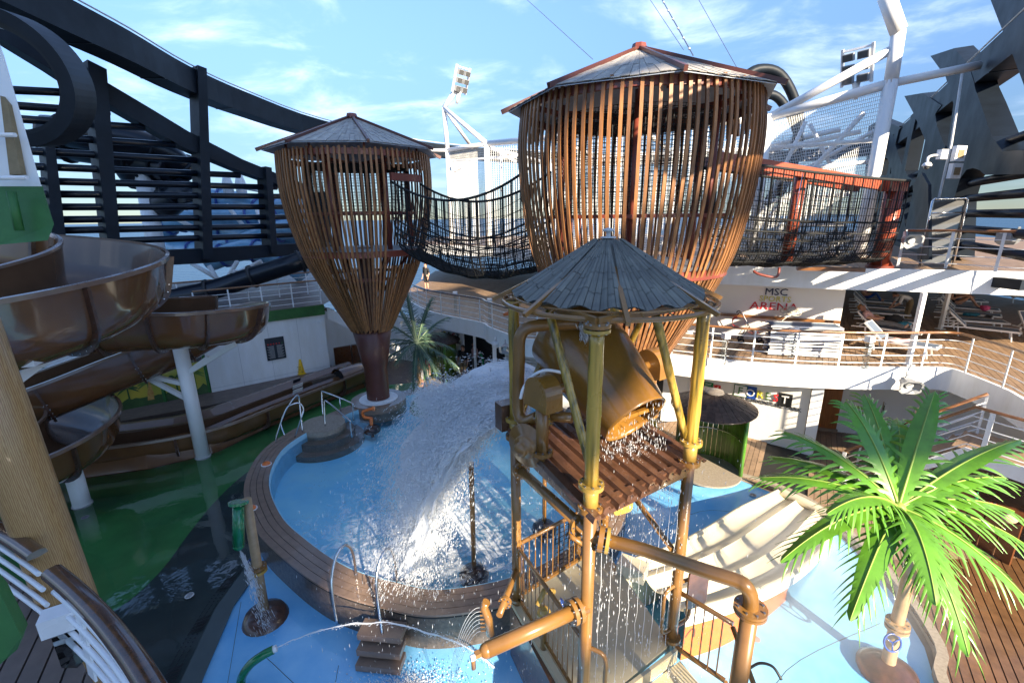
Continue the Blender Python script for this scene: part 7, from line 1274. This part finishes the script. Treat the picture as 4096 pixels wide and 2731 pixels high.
wc = p.lerp(tp, 0.42) + Vector((-0.18, 0.1, 0)); B().tube([wc + Vector((0.04 * cos(a), 0.1 * cos(a), 0.12 * sin(a))) for a in [2 * pi * k / 20 for k in range(20)]], 0.014, 6, closed=True).ob('valve_wheel', 'blue', T)
T = thing('green_jet_pipe', 'bent green jet pipe with a white nozzle at the bottom edge', 'water toy', (-4.459, 5.678, 0.0)); gp = spline([(-4.437, 5.54, 0.0), (-4.594, 5.85, 0.079), (-4.507, 5.85, 0.293), (-4.359, 5.87, 0.478), (-4.174, 5.92, 0.59), (-4.033, 5.98, 0.628)], 5); B().tube(gp, 0.07, 14).ob('pipe', 'greengloss', T); d = (gp[-1] - gp[-3]).normalized(); B().cyl(gp[-1], 0.055, 0.05, 14, d).ob('nozzle', 'whitegloss', T)
T = thing('pool_spray_pole', 'slim brown pole on a rock standing in the blue pool', 'water toy', (-0.85, 7.85, 0.05)); B().tube([(-0.85, 7.85, 0.05), (-0.818, 7.85, 2.966)], 0.05, 12).ob('pole', 'pipe', T); b = B(); b.ball((-0.85, 7.85, 0.35), 0.32, 16, 10, (1, 1, 0.7)); b.ob('rock_foot', 'rock', T)
T = thing('pool_pole_behind', 'brown pole standing in the pool behind the tower railing', 'water toy', (0.687, 9.263, 0.3)); q = Vector((0.705, 9.232, 0.3)); B().tube([(q.x, q.y, 0.05), (q.x, q.y, 3.0)], 0.05, 12).ob('pole', 'pipe', T); B().ball((q.x, q.y, 0.4), 0.3, 14, 8, (1, 1, 0.7)).ob('rock_foot', 'rock', T)
T = thing('mushroom_fountain', 'green dome fountain in the far pool half hidden by the splash', 'fountain', (-3.093, 15.891, 0.4)); q = Vector((-2.933, 15.2, 1.131)); b = B(); b.lathe([(0.0, 0.32), (0.25, 0.31), (0.28, 0.26), (0.5, 0.2), (0.72, 0.02), (0.78, -0.22), (0.74, -0.24), (0.0, -0.05)], q, 36); b.ob('dome', 'greengloss', T); B().tube([(q.x, q.y, 0.1), q], 0.1, 12).ob('stem', 'greengloss', T)
T = thing('orange_cannon', 'orange swivel water cannon on its rock in the far pool', 'water toy', (-4.912, 14.485, 0.6)); q = Vector((-4.931, 14.567, 0.66)); B().tube([q - Vector((0, 0, 0.5)), q + Vector((0, 0, 0.22))], 0.06, 10).ob('pedestal', 'orange', T); B().tube(spline([q + Vector((0, 0, 0.2)), q + Vector((-0.22, 0, 0.24)), q + Vector((-0.26, 0, 0.42)), q + Vector((-0.1, 0, 0.5)), q + Vector((0.12, 0, 0.56))], 5), 0.055, 10).ob('barrel', 'orange', T); B().cyl(q + Vector((0.1, 0, 0.55)), 0.09, 0.06, 12, (1, 0, 0.2)).ob('muzzle', 'orange', T); B().ball((q.x, q.y, 0.42), 0.3, 12, 8, (1, 1, 0.6)).ob('rock_foot', 'rock', T)
for i, p in enumerate(((-7.054, 11.652, 0.8), (-6.351, 9.58, 0.8))):
    T = thing('rim_jet', ['orange rim jet on the far left pool rim', 'orange rim jet on the pool rim beside the green cylinder'][i], 'water toy', p); B().ball(p, 0.12, 12, 8, (1, 1, 0.8)).ob('jet_ball', 'orange', T); B().cyl(p, 0.14, 0.015, 16).ob('jet_base', 'whitegloss', T)
T = thing('green_hook_pipe', 'slim green bent spray pipe beside the two standing men', 'water toy', (-1.358, 20.183, 0.0)); q = Vector((-1.358, 20.183, 0.0)); B().tube(spline([q, q + Vector((0, 0, 0.9)), q + Vector((-0.02, 0, 1.25)), q + Vector((-0.14, -0.05, 1.5))], 4), 0.06, 10).ob('pipe', 'greengloss', T); B().ball(q + Vector((-0.14, -0.05, 1.5)), 0.06, 8, 6).ob('nozzle', 'whitegloss', T)
T = thing('deck_cannon', 'orange water cannon on the middle deck behind the rail corner', 'water toy', (0.035, 16.628, 3.19)); q = Vector((0.035, 16.628, 3.19)); B().tube([q, q + Vector((0, 0, 0.75))], 0.09, 10).ob('pedestal', 'orange', T); B().tube([q + Vector((-0.35, -0.1, 0.85)), q + Vector((0.1, 0, 0.95))], [0.05, 0.12], 10).ob('barrel', 'orange', T)
# chrome pool rails
def hoop(label, pts, r=0.024, extra=()):
    T = thing('pool_handrail', label, 'handrail', pts[0]); B().tube(spline(pts, 6), r, 10).ob('chrome_tube', 'chrome', T)
    for a, c in extra: B().tube([a, c], r, 8).ob('support_tube', 'chrome', T)
hoop('left chrome ladder hoop over the front pool rim', [(-3.115, 6.4, 0.695), (-3.218, 6.6, 1.31), (-3.209, 6.8, 1.638), (-3.129, 6.95, 1.805), (-3.062, 7.1, 1.737), (-3.044, 7.25, 1.391), (-3.083, 7.35, 0.599)], 0.026)
hoop('right chrome ladder hoop over the front pool rim', [(-2.313, 6.3, 0.506), (-2.407, 6.52, 1.327), (-2.401, 6.7, 1.621), (-2.335, 6.85, 1.784), (-2.269, 7.0, 1.741), (-2.245, 7.15, 1.415), (-2.265, 7.25, 0.732)], 0.026)
hoop('outer chrome handrail at the far left pool steps', [(-7.435, 12.968, 0.8), (-7.366, 13.0, 1.097), (-7.087, 13.2, 1.813), (-6.911, 13.3, 1.944), (-6.739, 13.4, 1.929), (-6.643, 13.4, 1.719), (-6.739, 13.3, 1.392), (-7.003, 13.308, 0.8)])
hoop('inner chrome handrail at the far left pool steps', [(-7.387, 13.44, 0.8), (-7.566, 13.7, 1.217), (-7.201, 13.9, 1.846), (-7.061, 14.0, 1.956), (-7.039, 14.0, 1.694), (-6.914, 13.674, 0.8)])
hoop('near chrome handrail of the round pool steps', [(-6.342, 14.111, 0.8), (-6.36, 14.3, 1.511), (-6.253, 14.25, 1.625), (-5.375, 13.7, 1.232), (-5.315, 13.65, 1.1), (-5.291, 13.6, 0.626)])
hoop('far chrome handrail of the round pool steps', [(-6.74, 14.929, 0.8), (-6.807, 15.2, 1.519), (-6.697, 15.15, 1.62), (-5.702, 14.9, 1.313), (-5.621, 14.85, 1.201), (-5.628, 14.8, 0.676)], 0.024, [((-6.107, 15.0, 1.441), (-6.118, 15.0, 0.927))])
# booths
def booth(label, c, r, h, a0, m2='greenbooth'):
    T = thing('spray_booth', label, 'booth', c); c = Vector(c); n = 26
    for k in range(n):
        a = a0 + radians(235) * k / n; q = c + Vector((r * cos(a), r * sin(a), h / 2)); B().box(q, (0.03, 2 * r * sin(radians(235) / n / 2) * 0.94, h), a).ob('bamboo_plank', m2, T)
    for a in (a0 - 0.04, a0 + radians(235)): q = c + Vector((r * cos(a), r * sin(a), 0)); B().tube([q, q + Vector((0, 0, h + 0.05))], 0.055, 12).ob('green_post', 'greenpost', T)
    rr = r * 1.26; random.seed(5)
    for ring_ in range(5):
        r0 = rr * (1 - ring_ * 0.19); r1 = rr * (1 - (ring_ + 1.35) * 0.19); z0 = h + 0.05 + 0.085 * ring_; z1 = z0 + 0.13; ns = max(10, int(34 * (1 - ring_ * 0.17)))
        for k in range(ns):
            a = 2 * pi * (k + 0.5 * (ring_ % 2)) / ns; e = 2 * pi / ns * 0.48; P = [c + Vector((r0 * cos(a - e), r0 * sin(a - e), z0 + random.uniform(0, 0.015))), c + Vector((r0 * cos(a + e), r0 * sin(a + e), z0)), c + Vector((max(r1, 0.02) * cos(a + e), max(r1, 0.02) * sin(a + e), z1)), c + Vector((max(r1, 0.02) * cos(a - e), max(r1, 0.02) * sin(a - e), z1))]; B().prism(P, (0, 0, 0.025)).ob('shingle', 'shingle', T)
    B().lathe([(rr * 0.97, h), (rr * 1.0, h + 0.04), (rr * 0.97, h + 0.06), (0.1, h + 0.4)], c, 32).ob('roof_deck', 'rock', T)
    B().lathe([(0.0, h + 0.56), (rr * 0.2, h + 0.53), (rr * 0.22, h + 0.47)], c, 20).ob('roof_cap', 'stone', T)
    B().cyl(c + Vector((0, 0, -0.02)), r * 1.05, 0.05, 32).ob('tray', 'stone', T)
    B().tube([c + Vector((0.92 * r * cos(a), 0.92 * r * sin(a), 1.0)) for a in [a0 + 0.2 + radians(190) * k / 16 for k in range(17)]], 0.02, 6).ob('spray_hoop', 'chrome', T)
booth('green bamboo-look spray booth with shingled roof below the FOREST sign', Vector((5.777, 12.163, 0.14)), 0.92, 2.0, radians(-25))
booth('second green spray booth half hidden behind the grey palm', Vector((-3.45, 20.6, 0.02)), 0.8, 1.95, radians(-60))
# caution cones
for i, p in enumerate(((-9.439, 19.344, 0.88), (-1.965, 20.089, 0.0), (4.439, 13.2, 0.98))):
    T = thing('caution_cone', ['yellow caution cone on the ledge before the white house wall', 'yellow caution cone at the feet of the two men', 'yellow caution cone glimpsed behind the tower platform'][i], 'caution cone', p); p = Vector(p)
    b = B(); b.lathe([(0.19, 0.0), (0.19, 0.02), (0.15, 0.03), (0.05, 0.66), (0.04, 0.68), (0.0, 0.68)], p, 8, smooth=False); o = b.ob('cone_body', 'yellow', T)
    for k, s_ in enumerate(('CAUTION', 'WET', 'FLOOR')): text(s_, 'warning_text', 'black', o, p + Vector((0.0, -0.17 + 0.03 * (2 - k), 0.12 + 0.12 * k)), (1, 0, 0), (0, 0.15, 1), 0.055, 0.004)
# ================================================================ water in the air
def drops(name, gen, n, r0, r1, parent, m='spray', stretch=2.5):
    b = B(); v = []; f = []
    for _ in range(n):
        p, d = gen(); d = d.normalized(); a = d.orthogonal().normalized(); c = d.cross(a); r = random.uniform(r0, r1) * random.random() ** 0.7 + r0 * 0.3; L = r * stretch * random.uniform(0.6, 1.6); k = len(v)
        v += [p + d * L, p + a * r, p + c * r, p - a * r, p - c * r, p - d * L]; f += [(k, k + 1, k + 2), (k, k + 2, k + 3), (k, k + 3, k + 4), (k, k + 4, k + 1), (k + 5, k + 2, k + 1), (k + 5, k + 3, k + 2), (k + 5, k + 4, k + 3), (k + 5, k + 1, k + 4)]
    b.v = [tuple(p) for p in v]; b.f = f; b.sm = [True] * len(f); return stuff(b.ob(name, m, parent))
random.seed(21)
SP_ = thing('water_splash', 'big white sheet of water thrown from the tower into the pool', 'splash', (-1.8, 8.4, 0.63))
e0 = Vector((0.15, 6.75, 4.25)); e1 = Vector((0.6, 8.7, 4.4)); G_ = Vector((0, 0, -9.8))
def traj(u, t, q):
    # u across the sheet (0 near, 1 far), t flight time, q speed factor
    v = Vector((-2.5 - 0.85 * u, -0.2 + 0.3 * u, 1.0 + 1.4 * u)) * q; p = e0.lerp(e1, u) + v * t + G_ * (0.5 * t * t); return p, v + G_ * t
def sheet_gen(t0, t1, sc):
    def g():
        while True:
            u = random.random(); t = random.uniform(t0, t1); q = random.gauss(0.92, 0.13); p, v = traj(u, t, q)
            w_ = noise.noise(Vector((u * 5, q * 6, t * 1.5))) + 0.45 * noise.noise(Vector((u * 17, q * 15, t * 4)))
            if w_ < -0.18: continue
            p = p + Vector((random.gauss(0, sc), random.gauss(0, sc), random.gauss(0, sc))) * (0.4 + t)
            if p.z > 0.6: return p, v
    return g
drops('spray_core', sheet_gen(0.0, 0.95, 0.03), 90000, 0.0025, 0.011, SP_, stretch=4.5)
drops('spray_droplets', sheet_gen(0.25, 1.1, 0.16), 14000, 0.002, 0.007, SP_, stretch=5)
def crest():
    u = random.random(); p = Vector((0.104, 8.2, 4.221)).lerp(Vector((-2.055, 9.4, 3.565)), u) + Vector((random.gauss(0, 0.12), random.gauss(0, 0.3), abs(random.gauss(0, 0.16)) * (0.6 + 0.9 * max(0, noise.noise(Vector((u * 9, 2, 0))))) + random.gauss(0, 0.12))); return p, Vector((-1, 0, 0.4 + random.gauss(0, 0.5)))
drops('spray_crest', crest, 34000, 0.003, 0.014, SP_, stretch=2.0)
# torn sheets of water inside the splash
for s in range(18):
    P = []; u0 = s / 18
    for i in range(40):
        row = []
        for k in range(12):
            t = 0.02 + 0.85 * i / 39; u = u0 + k / 11 * 0.17; p, v = traj(u, t, 0.92 + 0.09 * sin(s * 2.1) + 0.10 * noise.noise(Vector((u * 9, t * 3, s)))); p += Vector((noise.noise(p * 3), noise.noise(p * 3 + Vector((9, 0, 0))), noise.noise(p * 3 + Vector((0, 9, 0))))) * 0.10 * (0.3 + t); row.append(p)
        P.append(row)
    b = B(); b.grid(P); b.f = [q for q in b.f if noise.noise(Vector(b.v[q[0]]) * 4.2) + 0.6 * noise.noise(Vector(b.v[q[0]]) * 11) > -0.42 + 0.75 * max(0, (4.2 - b.v[q[0]][2]) / 4.2 - 0.25) and b.v[q[0]][2] > 0.62]; b.sm = [True] * len(b.f); b.ob('water_sheet', 'spray', SP_)
DR = thing('falling_drips', 'rain of drips falling from the tower platform and canopy', 'water drips', (1.2, 5.9, 1))
def rain():
    x = random.uniform(-2.6, 3.0); y = random.uniform(4.4, 8.2); z = random.uniform(0.2, 4.4); return Vector((x, y, z)), Vector((random.gauss(0, 0.06) - 0.05, 0, -1))
drops('rain_drops', rain, 2600, 0.0018, 0.0045, DR, stretch=9)
def edge_drip():
    a, c = random.choice(((PF, PR), (PF, PR), (PR, PK), (PL, PF))); p = a.lerp(c, random.random()); z = 4.25 - random.random() ** 1.6 * 3.0; return Vector((p.x + random.gauss(0, 0.05), p.y + random.gauss(0, 0.05), z)), Vector((0, 0, -1))
drops('edge_drips', edge_drip, 1500, 0.003, 0.009, DR, stretch=5)
for k in range(9):
    p = PF.lerp(PR, 0.12 + 0.1 * k) + Vector((0, 0, 3.75)); B().tube([p + Vector((random.gauss(0, 0.006), random.gauss(0, 0.006), -z * 2.5 / 12)) for z in range(13)], [0.0016 + 0.0026 * random.random() for _ in range(13)], 5).ob('water_thread', 'spray', DR)
def bucket_drip():
    m_ = piv + bd * 0.74; a = random.uniform(0, 2 * pi); e2_ = bd.cross(pax); p = m_ + (pax * cos(a) + e2_ * sin(a)) * 0.45; z = random.random() ** 1.3; return Vector((p.x + random.gauss(0, 0.05), p.y + random.gauss(0, 0.05), p.z - 0.7 * z)), Vector((0, 0, -1))
drops('bucket_drips', bucket_drip, 500, 0.002, 0.006, DR, stretch=8)
def top_pour():
    t = random.random(); p = Vector((0.916, 5.85, 6.132)) + Vector((0.12 * t, -0.02, -0.9 * t * t)); return p + Vector((random.gauss(0, 0.03), random.gauss(0, 0.03), 0)), Vector((0.2, 0, -1))
drops('pour', top_pour, 900, 0.004, 0.012, DR, stretch=4)
def floor_splash():
    c_ = random.choice((Vector((1.9, 4.6, 1.0)), Vector((2.2, 5.1, 1.05)), Vector((1.3, 6.2, 4.5)), Vector((0.9, 6.6, 4.5)), Vector((1.6, 5.6, 4.4)))); r = abs(random.gauss(0, 0.18)); a = random.uniform(0, 2 * pi); return c_ + Vector((r * cos(a), r * sin(a), abs(random.gauss(0, 0.07)))), Vector((cos(a), sin(a), 1.2))
drops('floor_splash', floor_splash, 1500, 0.002, 0.007, DR, stretch=1.8)
T = thing('green_jet_water', 'thin arc of water from the white nozzle over the blue floor', 'water jet', gp[-1]); arcp = spline([gp[-1] + d * 0.04, (-3.543, 6.1, 0.786), (-2.986, 6.2, 0.861), (-2.278, 6.3, 0.826), (-1.69, 6.3, 0.657), (-1.165, 6.25, 0.487), (-0.703, 6.2, 0.251), (-0.27, 6.1, -0.09)], 8); arcp = [p + Vector((0, noise.noise(p * 5) * 0.02, noise.noise(p * 6 + Vector((3, 1, 0))) * 0.03)) for p in arcp]; B().tube(arcp, [0.006 + 0.007 * k / len(arcp) + 0.010 * random.random() ** 2 for k in range(len(arcp))], 6).ob('jet_stream', 'spray', T)
def jetd():
    k = int(random.random() ** 0.6 * (len(arcp) - 2)); p = arcp[k].lerp(arcp[k + 1], random.random()); s_ = 0.012 + 0.05 * (k / len(arcp)) ** 2; return p + Vector((random.gauss(0, s_), random.gauss(0, s_), random.gauss(0, s_) - 0.02)), arcp[k + 1] - arcp[k]
drops('jet_drops', jetd, 500, 0.002, 0.007, T, stretch=3)
T = thing('green_post_water', 'fan of water falling from the green cylinder', 'water jet', g1)
def fan():
    t = random.random(); return g1 + Vector((0.42 * t + random.gauss(0, 0.09 * t), random.gauss(0, 0.08 * t) - 0.25 * t, -0.1 - 2.0 * t * t - 0.3 * t)), Vector((0.25, 0, -1))
drops('fan_drops', fan, 1600, 0.0015, 0.0055, T, stretch=12)
T = thing('comb_water', 'thin jets fanning from the brown comb sprayer', 'water jet', c)
cc = Vector((-0.393, 5.322, 1.9))
for k in range(7):
    o_ = cc + Vector((-0.12, 0, 0.2 - 0.07 * k)); B().tube([o_ + Vector((-0.28 * s, -0.05 * s, 0.07 * s * (1 - k / 5) - 0.42 * s * s)) for s in [q / 10 * 1.8 for q in range(11)]], [0.0028 for q in range(11)], 4).ob('jet', 'spray', T)
FO = thing('pad_splash', 'white foamy splash on the blue floor below the pool steps', 'splash', (-1.7, 5.9, 0.02))
def padsplash():
    a = random.uniform(0, 2 * pi); r = abs(random.gauss(0, 0.45)); return Vector((-1.75 + r * cos(a) * 1.2, 5.75 + 0.6 * r * sin(a), 0.02 + abs(random.gauss(0, 0.03)))), Vector((cos(a), sin(a), 0.5))
drops('splash_drops', padsplash, 3500, 0.004, 0.014, FO, stretch=1.5)

MI = thing('water_mist', 'white haze of fine spray drifting over the slide end and blue floor', 'mist', (5.6, 6.9, 0)); b = B(); b.ball((5.6, 6.9, 0.9), 1.0, 20, 14); b.v = [(5.6 + (x - 5.6) * 2.3, 6.9 + (y - 6.9) * 2.3, 0.9 + (z - 0.9) * 1.5) for x, y, z in b.v]; stuff(b.ob('mist_body', 'padmist', MI))

# seams in the splash pad and on the white plating
T = thing('pad_seams', 'thin dark joint lines crossing the blue splash floor', 'floor joint', (-2, 5, 0))
for L in ([(-5.6, 7.6), (-4.9, 6.0), (-4.3, 4.6), (-3.6, 3)], [(-4.5, 6.4), (-2.5, 5.2), (0, 4.6), (0.6, 4.0)], [(3.2, 4.6), (4.6, 6.0), (6.9, 6.9)], [(3.6, 9.6), (5.2, 10.4), (7.4, 9.6)], [(-2.6, 2), (-2.7, 4.0), (-3.1, 6.2)]): B().tube([(p.x, p.y, 0.008) for p in spline([(x, y, 0) for x, y in L], 6)], 0.005, 5).ob('joint', 'slate', T)
for c_ in ((-1.4, 5.0), (4.4, 6.6), (5.6, 9.2)): B().cyl((c_[0], c_[1], 0.009), 0.07, 0.006, 14).ob('drain_cap', 'grey', T)
for k in range(1, 4):
    q = h0.lerp(h1, k / 4.0); B().bar(Vector((q.x, q.y, 0.62)) + tin * 0.003, Vector((q.x, q.y, 3.41)) + tin * 0.003, 0.012, 0.006, up=tin).ob('plate_seam', 'greylight', HS)
B().bar(Vector((h0.x, h0.y, 1.02)) + tin * 0.003, Vector((h1.x, h1.y, 1.02)) + tin * 0.003, 0.006, 0.012).ob('plate_seam', 'greylight', HS)
ML = offset(MID, 0.0, False)
for k in range(4, len(ML) - 4, 7):
    x, y = ML[k]; d_ = Vector((ML[k + 1][0] - ML[k - 1][0], ML[k + 1][1] - ML[k - 1][1], 0)).normalized(); n_ = Vector((d_.y, -d_.x, 0)); n_ = n_ if n_.dot(Vector((0, 0, 0)) - Vector((x, y, 0))) > 0 else -n_; B().bar(Vector((x, y, 2.52)) + n_ * 0.002, Vector((x, y, 3.17)) + n_ * 0.002, 0.014, 0.008, up=n_).ob('plate_seam', 'greylight', fs)

# ================================================================ added off-camera sun blocker shaped like a ship, cut to shade the pool well
FN = thing('sun_blocker', 'made-up white ship shape out of view, added to shade the pool well', 'sun blocker', (20, -45, -20))
def fz(L): return [(x, -45.0, z) for x, z in L]
B().prism(fz([(-4, 20), (26, 20), (26, 26.2), (24.6, 26.6), (24.8, 32.1), (27.6, 32.3), (30.6, 31.9), (31.4, 42), (31.4, 56), (-4, 56)]), (0, -12, 0)).ob('blocker_panel', 'white', FN)  # added blocker, outline cut so sun still reaches pool, splash and tower
for a_, c_, h_ in (((26.0, 26.5), (30.8, 27.1), 0.9), ((28.6, 28.7), (31.5, 29.9), 0.7), ((31.8, 30.1), (38, 30.7), 1.5), ((31, 33.6), (38, 37.0), 1.1), ((31.2, 37.4), (38.5, 40.8), 1.0)): B().bar((a_[0], -45.5, a_[1]), (c_[0], -45.5, c_[1]), 0.3, h_).ob('blocker_bar', 'navy', FN)  # added bars placed to break up the sun on tower, palm and large nest
B().prism([(-10, -62, -26), (46, -62, -26), (46, -44, -26), (-10, -44, -26)], (0, 0, 30)).ob('blocker_base', 'white', FN)  # invented body and legs under the blocker, out of view
for x in (0, 12, 24, 36): B().bar((x, -50, 4), (x, -50, 22), 1.2, 1.2).ob('blocker_leg', 'white', FN)
